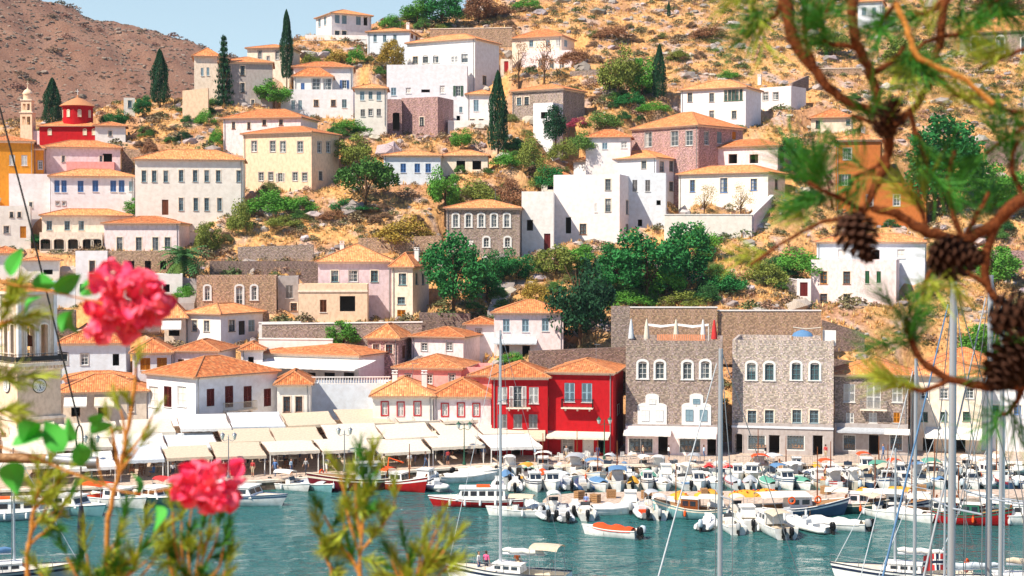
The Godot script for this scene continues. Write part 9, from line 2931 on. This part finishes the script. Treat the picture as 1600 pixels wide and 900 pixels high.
const CLUTTER = [
	["wooden_crate","slatted wooden crate, first from the left on the jetty, near its rounded end","crate",6.48,-147.58,0.73],
	["wooden_crate","slatted wooden crate, second from the left on the jetty, near its rounded end","crate",7.93,-145.73,2.42],
	["wooden_crate","slatted wooden crate, third from the left on the jetty, near its rounded end","crate",9.62,-148.33,0.03],
	["wooden_crate","slatted wooden crate, fourth from the left on the jetty, among the moored boats","crate",13.0,-147.96,0.39],
	["net_heap","yellow fishing net heap, first from the left on the jetty, among the moored boats","net",16.3,-148.71,1.59],
	["wooden_crate","slatted wooden crate, fifth from the left on the jetty, among the moored boats","crate",18.71,-149.1,1.61],
	["net_heap","yellow fishing net heap, second from the left on the jetty, among the moored boats","net",19.31,-149.87,0.5],
	["net_heap","yellow fishing net heap, third from the left on the jetty, among the moored boats","net",22.83,-149.48,0.15],
	["net_heap","yellow fishing net heap, fourth from the left on the jetty, among the moored boats","net",24.83,-150.25,0.61],
	["wooden_crate","slatted wooden crate, sixth from the left on the jetty, among the moored boats","crate",30.88,-150.64,2.31],
	["net_heap","yellow fishing net heap, fifth from the left on the jetty, among the moored boats","net",34.75,-151.04,1.4],
	["wooden_crate","slatted wooden crate, seventh from the left on the jetty, among the moored boats","crate",40.54,-151.43,2.94]
]
const UNDERGROWTH = [[0.5,0,-266.2,2.0,1],[0.4,0,-269.5,4.0,0],[3.3,0,-267.2,3.5,1],[6.5,0,-254.2,3.1,1],[0.2,0,-269.2,3.0,0],[6.0,0,-257.2,3.9,2],[-0.5,0,-283.0,3.7,2],[2.6,0,-277.8,2.9,2],[2.9,0,-264.5,2.3,2],[0.1,0,-285.5,3.0,2],[4.1,0,-273.2,3.0,2],[5.9,0,-268.8,2.5,2],[3.4,0,-265.8,3.9,3],[9.8,0,-278.5,1.9,2],[12.8,0,-276.0,2.3,1],[17.4,0,-280.0,2.9,1],[13.0,0,-290.5,1.8,3],[15.6,0,-292.2,2.6,3],[12.1,0,-298.0,2.8,2],[24.0,0,-288.0,2.1,0],[18.7,0,-288.2,2.4,0],[26.8,0,-295.2,3.5,0],[21.3,0,-294.5,2.5,0],[20.2,0,-294.2,2.1,0],[20.6,0,-284.5,2.9,0],[17.0,0,-291.2,2.1,1],[19.6,0,-291.5,3.5,1],[11.1,0,-216.0,3.5,1],[16.0,0,-217.8,4.3,1],[17.5,0,-221.2,3.1,0],[19.6,0,-216.2,2.9,1],[15.0,0,-217.8,4.2,0],[28.1,0,-216.2,2.8,0],[27.1,0,-228.8,3.8,0],[17.1,0,-215.8,2.7,0],[12.8,0,-228.8,3.4,1],[23.2,0,-221.5,4.2,0],[18.6,0,-220.5,3.2,1],[21.8,0,-225.2,3.6,0],[22.1,0,-220.5,4.1,1],[27.5,0,-215.8,4.4,0],[29.6,0,-225.5,2.8,1],[19.1,0,-218.0,3.2,1],[14.4,0,-223.2,3.0,0],[18.9,0,-221.5,4.5,1],[20.1,0,-223.0,3.9,0],[17.7,0,-221.2,3.9,0],[10.2,0,-216.0,3.3,0],[17.1,0,-227.0,3.7,0],[9.3,0,-219.8,2.6,2],[6.4,0,-219.5,3.3,1],[8.3,0,-224.0,2.4,2],[3.4,0,-227.0,3.8,1],[5.7,0,-221.2,2.1,2],[7.4,0,-212.8,3.7,1],[6.6,0,-213.8,2.2,2],[29.5,0,-230.2,2.6,2],[27.7,0,-219.8,3.2,0],[30.4,0,-220.0,2.8,1],[36.3,0,-229.5,2.5,1],[28.2,0,-222.5,3.2,2],[30.0,0,-227.8,3.3,2],[34.9,0,-231.0,2.9,2],[38.5,0,-231.5,2.0,1],[36.1,0,-222.5,2.2,2],[30.1,0,-225.8,3.2,1],[39.7,0,-228.8,2.2,0],[38.8,0,-222.0,2.4,1],[41.3,0,-229.5,2.9,0],[39.9,0,-230.2,3.8,0],[42.7,0,-229.2,3.0,1],[-32.5,0,-246.2,2.3,0],[-34.0,0,-244.8,3.1,1],[-32.6,0,-244.0,2.1,2],[-39.2,0,-253.0,2.3,0],[-40.0,0,-252.5,3.6,2],[-38.8,0,-250.8,2.2,1],[-40.2,0,-255.0,3.7,2],[-42.8,0,-252.8,2.7,2],[-25.0,0,-243.5,1.9,3],[-22.4,0,-246.2,2.7,3],[-21.7,0,-243.0,2.6,3],[-23.2,0,-244.8,1.7,3],[-15.2,0,-243.5,2.5,3],[-20.1,0,-244.2,2.4,3],[-15.5,0,-238.5,2.2,3],[-20.8,0,-247.0,2.7,3],[-5.3,0,-250.2,2.6,0],[-8.4,0,-246.8,3.7,0],[-9.4,0,-251.0,2.7,1],[-7.2,0,-245.5,4.0,0],[-7.5,0,-245.8,2.6,0],[-0.5,0,-253.2,1.8,3],[-4.0,0,-252.5,2.1,3],[-1.1,0,-250.8,2.5,2],[-5.0,0,-254.2,3.4,3],[-6.6,0,-252.2,2.2,3],[-2.6,0,-252.5,3.1,3],[-1.0,0,-254.2,3.0,2],[-7.3,0,-251.0,3.5,3],[-24.5,0,-315.5,3.5,1],[-22.7,0,-311.5,2.3,1],[-24.7,0,-315.2,2.4,1],[-26.9,0,-311.2,3.2,1],[-29.0,0,-315.2,1.9,1],[-41.4,0,-311.8,2.2,1],[-38.0,0,-309.5,3.0,2],[-29.0,0,-314.2,2.2,2],[-35.2,0,-314.8,1.8,1],[-38.2,0,-319.0,3.0,1],[-35.8,0,-308.5,3.1,2],[-40.0,0,-312.0,2.7,2],[-23.3,0,-344.0,4.4,2],[-26.4,0,-340.8,2.8,0],[-14.3,0,-337.8,3.5,0],[-21.9,0,-344.8,2.4,2],[-25.8,0,-336.5,3.1,1],[-14.1,0,-337.8,3.2,0],[-10.6,0,-347.2,2.8,2],[-19.5,0,-337.0,4.0,1],[-0.5,0,-338.0,2.6,3],[-0.3,0,-338.0,2.5,3],[0.2,0,-318.0,2.0,3],[13.9,0,-334.0,1.6,3],[17.1,0,-313.0,3.2,3],[19.7,0,-310.0,2.4,3],[19.1,0,-308.0,1.9,3],[17.9,0,-331.0,3.1,2],[26.2,0,-329.2,2.4,3],[27.3,0,-328.5,2.2,3],[17.2,0,-325.8,3.1,3],[25.8,0,-339.0,2.4,3],[38.5,0,-316.5,2.9,3],[32.3,0,-331.2,2.7,2],[31.3,0,-331.0,1.7,3],[32.7,0,-322.0,1.7,3],[30.3,0,-335.0,2.1,3],[39.3,0,-337.2,2.5,3],[35.4,0,-329.2,2.2,3],[-63.8,0,-269.5,2.5,3],[-65.1,0,-275.8,3.1,3],[-65.2,0,-269.0,2.0,3],[-61.3,0,-278.0,1.8,3],[-58.6,0,-265.5,2.4,2],[-60.2,0,-271.2,2.7,1],[-65.8,0,-276.0,2.6,1],[-64.5,0,-274.2,2.3,1],[-66.0,0,-274.2,1.7,1],[-56.4,0,-285.8,3.2,0],[-61.9,0,-287.5,2.1,1],[-59.4,0,-281.8,2.7,0],[-59.6,0,-286.0,2.6,0],[-58.1,0,-285.0,1.8,1],[-55.8,0,-287.8,3.2,1],[-23.2,0,-276.0,3.2,0],[-32.6,0,-272.2,3.5,1],[-28.1,0,-276.0,2.6,0],[-32.1,0,-271.5,2.9,1],[-30.5,0,-273.5,3.5,1],[-27.7,0,-272.2,2.4,1],[-32.0,0,-276.0,2.2,0],[-3.2,0,-264.2,2.1,1],[-8.8,0,-260.0,2.3,1],[-4.1,0,-260.2,2.1,1],[42.0,0,-274.0,2.2,1],[45.5,0,-273.0,2.5,2],[41.0,0,-277.5,2.5,1],[38.8,0,-277.2,3.1,2],[50.6,0,-270.0,2.8,1],[49.3,0,-250.2,3.6,0],[49.8,0,-269.0,3.2,0],[48.1,0,-262.8,3.2,0],[50.3,0,-269.2,2.6,2],[44.8,0,-247.8,3.1,0],[47.9,0,-250.5,2.9,0],[51.3,0,-269.0,2.3,1],[46.3,0,-249.0,2.4,1],[49.3,0,-261.8,2.7,0],[75.8,0,-240.0,3.4,1],[59.8,0,-242.8,2.9,0],[77.3,0,-242.2,4.1,0],[70.1,0,-233.0,2.9,1],[67.3,0,-235.0,4.1,0],[77.5,0,-242.8,3.0,0],[70.1,0,-238.5,3.0,1],[71.0,0,-232.5,3.7,0],[59.9,0,-235.8,3.7,0],[74.1,0,-240.5,3.7,0],[87.9,0,-323.8,2.9,2],[72.6,0,-290.2,2.4,1],[70.8,0,-288.8,2.6,2],[85.8,0,-325.2,2.4,1],[84.5,0,-325.2,3.5,2],[64.9,0,-293.2,2.9,1],[74.4,0,-306.8,3.2,2],[86.7,0,-314.2,2.5,2],[78.8,0,-312.2,3.6,2],[74.8,0,-298.5,2.6,2],[70.5,0,-296.5,2.3,2],[63.2,0,-290.5,3.5,1],[-2.6,0,-213.5,3.5,1],[-5.3,0,-214.5,2.6,0],[-1.9,0,-217.8,3.0,1],[-2.1,0,-217.2,2.7,1],[-1.2,0,-214.2,3.3,1],[-43.2,0,-287.8,2.2,0],[-36.9,0,-236.2,2.3,3],[-44.2,0,-238.0,2.3,2],[-48.2,0,-236.2,2.2,2],[-37.3,0,-235.0,2.7,2],[-40.7,0,-235.5,2.2,3],[-44.6,0,-238.8,2.3,3]]
const SPAR = [[-4.553,23.497,-11.0],[-3.343,23.474,-11.0],[-2.999,23.446,-11.0],[-3.107,23.718,-11.0],[-3.471,25.252,-11.0],[-4.488,29.282,-11.0],[-3.098,23.137,-11.0],[-3.096,22.757,-11.0]]
const SHOOTS = [
	{"n":"pine_sapling","l":"yellow green pine shoot rising in front of the fishing boat","b":[{"n":4,"s":1.1,"r":0.004,"D":0},[[-0.316,23.372,-3.2],[-0.318,24.229,-3.2],[-0.319,24.337,-3.2]],[[-0.319,24.337,-3.2],[-0.313,24.431,-3.2],[-0.297,24.532,-3.2],1],[[-0.318,24.35,-3.2],[-0.342,24.431,-3.2],[-0.353,24.491,-3.2],[-0.359,24.518,-3.2],1],[[-0.315,24.364,-3.2],[-0.281,24.404,-3.2],[-0.252,24.445,-3.2],[-0.244,24.469,-3.2],1],[[-0.318,24.323,-3.2],[-0.362,24.377,-3.2],[-0.386,24.424,-3.2],[-0.395,24.438,-3.2],0],[[-0.316,24.377,-3.2],[-0.305,24.458,-3.2],[-0.288,24.512,-3.2],1],[[-0.318,24.269,-3.2],[-0.375,24.323,-3.2],[-0.398,24.364,-3.2],[-0.402,24.391,-3.2],1],[[-0.319,24.229,-3.2],[-0.369,24.269,-3.2],[-0.382,24.337,-3.2],0],[[-0.316,24.391,-3.2],[-0.327,24.458,-3.2],[-0.327,24.505,-3.2],1],[[-0.318,24.31,-3.2],[-0.342,24.364,-3.2],[-0.351,24.418,-3.2],1],[[-0.313,24.431,-3.2],[-0.308,24.485,-3.2],[-0.313,24.545,-3.2],0]]},
	{"n":"pine_sapling","l":"pine shoots leaning right at the bottom centre","b":[{"n":4,"s":1.1,"r":0.004,"D":0},[[-0.216,23.372,-3.2],[-0.215,24.202,-3.2],[-0.208,24.283,-3.2]],[[-0.208,24.283,-3.2],[-0.181,24.35,-3.2],[-0.158,24.407,-3.2],1],[[-0.208,24.269,-3.2],[-0.174,24.323,-3.2],[-0.141,24.364,-3.2],1],[[-0.211,24.269,-3.2],[-0.214,24.323,-3.2],[-0.22,24.361,-3.2],0],[[-0.208,24.269,-3.2],[-0.194,24.337,-3.2],[-0.185,24.377,-3.2],1],[[-0.211,24.256,-3.2],[-0.239,24.31,-3.2],[-0.252,24.343,-3.2],0],[[-0.208,24.256,-3.2],[-0.154,24.31,-3.2],[-0.134,24.33,-3.2],1],[[-0.211,24.256,-3.2],[-0.228,24.303,-3.2],[-0.236,24.33,-3.2],1],[[-0.208,24.276,-3.2],[-0.172,24.337,-3.2],[-0.155,24.377,-3.2],1]]},
	{"n":"pine_sapling","l":"upright pine shoots below the lower pink flower","b":[{"n":4,"s":1.1,"r":0.004,"D":0},[[-0.676,23.372,-3.2],[-0.671,24.202,-3.2],[-0.67,24.269,-3.2]],[[-0.67,24.269,-3.2],[-0.704,24.364,-3.2],[-0.71,24.445,-3.2],1],[[-0.67,24.269,-3.2],[-0.677,24.377,-3.2],[-0.669,24.458,-3.2],0],[[-0.67,24.269,-3.2],[-0.643,24.364,-3.2],[-0.629,24.438,-3.2],1],[[-0.67,24.269,-3.2],[-0.617,24.323,-3.2],[-0.603,24.377,-3.2],0],[[-0.671,24.256,-3.2],[-0.711,24.31,-3.2],[-0.721,24.364,-3.2],1],[[-0.67,24.269,-3.2],[-0.657,24.35,-3.2],[-0.65,24.404,-3.2],0],[[-0.671,24.242,-3.2],[-0.617,24.283,-3.2],[-0.601,24.323,-3.2],1],[[-0.67,24.269,-3.2],[-0.69,24.35,-3.2],[-0.691,24.424,-3.2],1],[[-0.67,24.283,-3.2],[-0.627,24.364,-3.2],[-0.614,24.411,-3.2],0],[[-0.671,24.242,-3.2],[-0.704,24.29,-3.2],[-0.713,24.33,-3.2],0]]},
	{"n":"pine_sapling","l":"tall thin pine shoot in front of the clock tower awnings","b":[{"n":2,"s":0.9,"r":0.004,"D":0},[[-0.865,23.372,-3.2],[-0.85,24.31,-3.2],[-0.838,24.458,-3.2],[-0.823,24.518,-3.2],[-0.808,24.592,-3.2],[-0.794,24.659,-3.2],[-0.785,24.726,-3.2]],[[-0.823,24.518,-3.2],[-0.829,24.579,-3.2],[-0.84,24.633,-3.2],1],[[-0.816,24.552,-3.2],[-0.782,24.592,-3.2],[-0.751,24.646,-3.2],1],[[-0.808,24.592,-3.2],[-0.813,24.639,-3.2],[-0.818,24.659,-3.2],1],[[-0.794,24.659,-3.2],[-0.791,24.7,-3.2],[-0.785,24.746,-3.2],1],[[-0.819,24.532,-3.2],[-0.796,24.559,-3.2],[-0.782,24.579,-3.2],1],[[-0.83,24.485,-3.2],[-0.857,24.512,-3.2],[-0.867,24.559,-3.2],0]]},
	{"n":"pine_sapling","l":"dense pine shoots across the bottom left corner","b":[{"n":4,"s":1.1,"r":0.004,"D":0},[[-0.878,23.372,-3.2],[-0.872,24.175,-3.2],[-0.872,24.242,-3.2]],[[-0.872,24.242,-3.2],[-0.818,24.323,-3.2],[-0.757,24.384,-3.2],1],[[-0.872,24.242,-3.2],[-0.838,24.337,-3.2],[-0.817,24.418,-3.2],0],[[-0.872,24.242,-3.2],[-0.912,24.31,-3.2],[-0.931,24.35,-3.2],0],[[-0.872,24.256,-3.2],[-0.858,24.323,-3.2],[-0.833,24.377,-3.2],1],[[-0.872,24.242,-3.2],[-0.791,24.296,-3.2],[-0.744,24.35,-3.2],1],[[-0.872,24.256,-3.2],[-0.885,24.323,-3.2],[-0.891,24.357,-3.2],1],[[-0.872,24.242,-3.2],[-0.959,24.283,-3.2],[-0.989,24.317,-3.2],1],[[-0.872,24.242,-3.2],[-0.798,24.323,-3.2],[-0.774,24.397,-3.2],1],[[-0.872,24.242,-3.2],[-0.831,24.296,-3.2],[-0.797,24.337,-3.2],0],[[-0.872,24.256,-3.2],[-0.804,24.31,-3.2],[-0.764,24.343,-3.2],1]]},
	{"n":"pine_sapling","l":"feathery pine shoot before the white water taxi","b":[{"n":4,"s":1.0,"r":0.004,"D":0},[[-1.03,23.372,-3.2],[-1.015,24.283,-3.2],[-1.009,24.377,-3.2],[-1.002,24.445,-3.2]],[[-1.002,24.445,-3.2],[-0.971,24.485,-3.2],[-0.926,24.532,-3.2],1],[[-1.005,24.418,-3.2],[-0.958,24.445,-3.2],[-0.921,24.485,-3.2],1],[[-1.002,24.445,-3.2],[-0.988,24.491,-3.2],[-0.974,24.528,-3.2],1],[[-1.009,24.377,-3.2],[-0.964,24.418,-3.2],[-0.937,24.458,-3.2],0],[[-1.002,24.445,-3.2],[-0.993,24.485,-3.2],[-0.99,24.512,-3.2],1],[[-1.005,24.404,-3.2],[-0.978,24.445,-3.2],[-0.959,24.478,-3.2],1]]},
	{"n":"pine_sapling","l":"pine needles poking in at the left edge beside the belfry","b":[{"n":5,"s":1.3,"r":0.004,"D":0},[[-1.649,23.372,-3.2],[-1.515,24.31,-3.2],[-1.283,24.686,-3.2],[-1.149,24.766,-3.2]],[[-1.149,24.766,-3.2],[-1.081,24.82,-3.2],[-1.049,24.873,-3.2],1],[[-1.149,24.766,-3.2],[-1.075,24.833,-3.2],[-1.041,24.847,-3.2],1],[[-1.149,24.686,-3.2],[-1.082,24.713,-3.2],[-1.039,24.726,-3.2],1],[[-1.149,24.686,-3.2],[-1.083,24.659,-3.2],[-1.056,24.646,-3.2],1],[[-1.149,24.766,-3.2],[-1.067,24.873,-3.2],[-1.057,24.887,-3.2],1]]}
]
const PINE = {"branches":[{"p":[[1.544,26.129,-3.4],[1.228,25.88,-3.3],[0.873,25.686,-3.1],[0.681,25.61,-3.1],[0.546,25.52,-3.1]],"r":[0.022,0.013],"m":"bark_orange"},{"p":[[0.546,25.52,-3.1],[0.563,25.424,-3.1],[0.611,25.351,-3.1],[0.659,25.302,-3.1],[0.706,25.279,-3.1],[0.752,25.267,-3.1]],"r":[0.013,0.007],"m":"bark_orange"},{"p":[[0.873,25.686,-3.1],[0.707,25.584,-3.1],[0.684,25.482,-3.1],[0.695,25.399,-3.1],[0.724,25.344,-3.1],[0.742,25.283,-3.1],[0.76,25.232,-3.1]],"r":[0.011,0.009],"m":"bark_orange"},{"p":[[0.76,25.232,-3.1],[0.754,25.174,-3.1],[0.735,25.122,-3.1],[0.71,25.071,-3.1]],"r":[0.011,0.007],"m":"bark_orange"},{"p":[[1.228,25.88,-3.3],[0.976,25.648,-3.1],[0.877,25.508,-3.1],[0.862,25.421,-3.1],[0.843,25.351,-3.1],[0.834,25.315,-3.1],[0.799,25.27,-3.1],[0.76,25.232,-3.1]],"r":[0.011,0.008],"m":"bark_orange"},{"p":[[0.747,25.473,-3.0],[0.769,25.423,-3.0],[0.79,25.37,-3.0],[0.85,25.34,-3.0],[0.887,25.32,-3.0],[0.937,25.278,-3.0]],"r":[0.006,0.005],"m":"shoot"},{"p":[[1.555,25.205,-3.4],[1.236,25.103,-3.3],[1.032,25.094,-3.1],[0.981,25.052,-3.1],[0.91,25.014,-3.1],[0.839,25.027,-3.1],[0.774,25.064,-3.1],[0.725,25.077,-3.1]],"r":[0.017,0.008],"m":"bark_orange"},{"p":[[0.91,25.014,-3.1],[0.888,25.071,-3.1],[0.88,25.135,-3.1],[0.892,25.193,-3.1]],"r":[0.007,0.004],"m":"bark_orange","tufts":2,"style":"long"},{"p":[[0.981,25.052,-3.1],[0.956,24.981,-3.1],[0.963,24.916,-3.1],[1.002,24.88,-3.1],[1.086,24.864,-3.1]],"r":[0.01,0.007],"m":"bark_orange"},{"p":[[1.562,24.681,-3.4],[1.203,24.697,-3.2],[1.036,24.718,-3.1],[0.958,24.719,-3.1],[0.886,24.732,-3.1],[0.831,24.766,-3.1],[0.807,24.812,-3.1],[0.795,24.854,-3.1]],"r":[0.011,0.006],"m":"bark_orange","tufts":8,"size":1.05,"from":0.8},{"p":[[0.71,25.071,-3.1],[0.645,25.052,-3.1],[0.626,25.049,-3.1],[0.555,25.013,-3.1],[0.48,24.961,-3.1]],"r":[0.005,0.003],"m":"bark_orange","tufts":2,"size":1.0,"needle":"needle_yellow","from":0.5},{"p":[[0.71,25.071,-3.1],[0.668,25.094,-3.1],[0.632,25.11,-3.1],[0.596,25.129,-3.1]],"r":[0.006,0.004],"m":"bark_orange","tufts":9,"size":1.05,"tip":1,"from":0.55},{"p":[[0.76,25.232,-3.1],[0.722,25.251,-3.1],[0.683,25.264,-3.1]],"r":[0.006,0.004],"m":"bark_orange","tufts":2},{"p":[[0.546,25.52,-3.1],[0.534,25.469,-3.1],[0.514,25.456,-3.1]],"r":[0.006,0.004],"m":"bark_orange","tufts":3},{"p":[[0.611,25.351,-3.1],[0.594,25.405,-3.1],[0.585,25.444,-3.1]],"r":[0.006,0.004],"m":"bark_orange","tufts":3},{"p":[[0.695,25.399,-3.1],[0.643,25.405,-3.1],[0.624,25.418,-3.1]],"r":[0.006,0.004],"m":"bark_orange","tufts":3},{"p":[[0.724,25.344,-3.1],[0.772,25.38,-3.1],[0.791,25.405,-3.1]],"r":[0.006,0.004],"m":"bark_orange","tufts":3},{"p":[[0.877,25.508,-3.1],[0.836,25.469,-3.1],[0.81,25.469,-3.1]],"r":[0.006,0.004],"m":"bark_orange","tufts":3},{"p":[[0.862,25.421,-3.1],[0.913,25.431,-3.1],[0.952,25.456,-3.1]],"r":[0.006,0.004],"m":"bark_orange","tufts":3},{"p":[[0.843,25.351,-3.1],[0.901,25.302,-3.1],[0.953,25.283,-3.1],[1.03,25.27,-3.1]],"r":[0.006,0.004],"m":"bark_orange","tufts":4,"needle":"needle_yellow"},{"p":[[0.799,25.27,-3.1],[0.825,25.2,-3.1],[0.838,25.148,-3.1]],"r":[0.006,0.004],"m":"bark_orange","tufts":3},{"p":[[0.91,25.014,-3.1],[0.942,25.071,-3.1],[0.961,25.11,-3.1]],"r":[0.006,0.004],"m":"bark_orange","tufts":3},{"p":[[1.032,25.094,-3.1],[1.006,25.161,-3.1],[1.018,25.213,-3.1]],"r":[0.006,0.004],"m":"bark_orange","tufts":3},{"p":[[0.963,24.916,-3.1],[0.93,24.942,-3.1],[0.904,24.948,-3.1]],"r":[0.006,0.004],"m":"bark_orange","tufts":2},{"p":[[0.886,24.732,-3.1],[0.829,24.709,-3.1],[0.789,24.722,-3.1]],"r":[0.006,0.004],"m":"bark_orange","tufts":3,"needle":"needle_yellow"},{"p":[[1.036,24.718,-3.1],[1.01,24.67,-3.1],[0.984,24.657,-3.1]],"r":[0.006,0.004],"m":"bark_orange","tufts":3},{"p":[[1.086,24.864,-3.1],[1.035,24.774,-3.1],[1.023,24.696,-3.1]],"r":[0.006,0.004],"m":"bark_orange","tufts":3},{"p":[[1.228,25.88,-3.3],[1.079,25.572,-3.1],[1.003,25.508,-3.1],[0.952,25.482,-3.1]],"r":[0.006,0.004],"m":"bark_orange","tufts":4},{"p":[[0.91,25.014,-3.1],[0.872,24.968,-3.1],[0.84,24.942,-3.1],[0.827,24.89,-3.1]],"r":[0.005,0.004],"m":"bark_orange","tufts":2,"needle":"needle_yellow"},{"p":[[0.546,25.52,-3.1],[0.501,25.508,-3.1],[0.482,25.476,-3.1]],"r":[0.005,0.003],"m":"bark_orange","tufts":4,"needle":"needle_yellow"},{"p":[[0.684,25.482,-3.1],[0.656,25.508,-3.1],[0.63,25.469,-3.1]],"r":[0.005,0.003],"m":"bark_orange","tufts":4},{"p":[[0.877,25.508,-3.1],[0.925,25.52,-3.1],[0.964,25.469,-3.1]],"r":[0.005,0.003],"m":"bark_orange","tufts":4},{"p":[[0.747,25.473,-3.0],[0.746,25.456,-3.1],[0.74,25.418,-3.1]],"r":[0.005,0.003],"m":"bark_orange","tufts":3},{"p":[[0.862,25.421,-3.1],[0.823,25.405,-3.1],[0.798,25.354,-3.1]],"r":[0.005,0.003],"m":"bark_orange","tufts":3,"needle":"needle_yellow"},{"p":[[1.506,25.445,-3.3],[1.094,25.405,-3.1],[1.004,25.386,-3.1],[0.94,25.354,-3.1]],"r":[0.006,0.003],"m":"bark_orange","tufts":5,"needle":"needle_yellow","from":0.5},{"p":[[1.508,25.308,-3.3],[1.095,25.251,-3.1],[1.018,25.232,-3.1],[0.954,25.187,-3.1]],"r":[0.006,0.003],"m":"bark_orange","tufts":4,"from":0.5},{"p":[[0.754,25.174,-3.1],[0.722,25.155,-3.1],[0.69,25.142,-3.1]],"r":[0.005,0.003],"m":"bark_orange","tufts":3},{"p":[[0.839,25.027,-3.1],[0.826,25.071,-3.1],[0.8,25.11,-3.1]],"r":[0.005,0.003],"m":"bark_orange","tufts":3,"needle":"needle_yellow"}],"cones":[[0.663,25.064,-3.05,0.35,-0.8,0.3,1.15],[0.733,25.215,-3.05,0.25,0.9,0.2,0.9],[0.826,24.978,-3.05,0.75,0.0,0.6,1.2],[0.948,24.847,-3.05,0.8,0.25,0.4,1.4],[1.018,24.803,-3.05,-0.5,-0.5,0.3,1.3]]}
const BOUG = [
	{"l":"pink bougainvillea cluster on a thin stem in front of the white houses","stems":[[[-1.724,23.41,-3.0],[-1.532,24.479,-3.0],[-1.25,24.981,-3.0],[-1.075,24.95,-3.0],[-1.0,24.931,-3.0],[-0.925,24.916,-3.0],[-0.875,24.906,-3.0],[-0.813,24.891,-3.0]],[[-0.813,24.891,-3.0],[-0.775,24.884,-3.0],[-0.732,24.894,-3.0]],[[-0.813,24.891,-3.0],[-0.788,24.856,-3.0],[-0.763,24.831,-3.0]]],"heads":[[[-0.763,24.896,-3.0],[0.078,0.056,0.05],38],[[-0.732,24.875,-3.0],[0.06,0.045,0.04],16],[[-0.786,24.85,-3.0],[0.05,0.03,0.03],10]],"leaves":[[-0.978,24.944,-3.0,0.3,1,0.521,0.98],[-0.94,24.922,-3.0,1,0.2,0.02,0.9],[-0.923,24.904,-3.0,-0.6,-0.8,-0.002,0.82],[-0.895,24.916,-3.0,1,0.35,0.239,0.98],[-0.861,24.881,-3.0,0.2,-1,-0.307,0.98],[-0.866,24.874,-3.0,-0.3,-1,0.18,0.74],[-0.84,24.902,-3.0,0.4,0.9,-0.227,0.74]]},
	{"l":"small pink bougainvillea bloom before the white cabin cruiser","stems":[[[-1.673,23.41,-3.0],[-1.383,24.353,-3.0],[-1.129,24.605,-3.0],[-0.978,24.599,-3.0],[-0.853,24.552,-3.0],[-0.753,24.517,-3.0],[-0.678,24.523,-3.0],[-0.602,24.533,-3.0]]],"heads":[[[-0.583,24.532,-3.0],[0.058,0.036,0.035],16],[[-0.627,24.523,-3.0],[0.035,0.02,0.03],12]],"leaves":[[-0.976,24.605,-3.0,1,0.8,0.209,1.23],[-0.959,24.618,-3.0,0.8,0.9,0.558,1.07],[-0.985,24.58,-3.0,0.1,-1,-0.346,1.23],[-0.878,24.599,-3.0,-0.6,1,0.155,1.15],[-0.884,24.618,-3.0,0.5,0.8,0.206,0.98],[-0.85,24.618,-3.0,0.1,-1,-0.251,0.98],[-0.825,24.63,-3.0,0.7,0.5,-0.132,0.82],[-0.815,24.645,-3.0,0.3,1,0.595,0.74],[-0.703,24.492,-3.0,0.4,-1,0.598,0.98],[-0.734,24.511,-3.0,-0.3,0.9,-0.279,0.82]]}
]
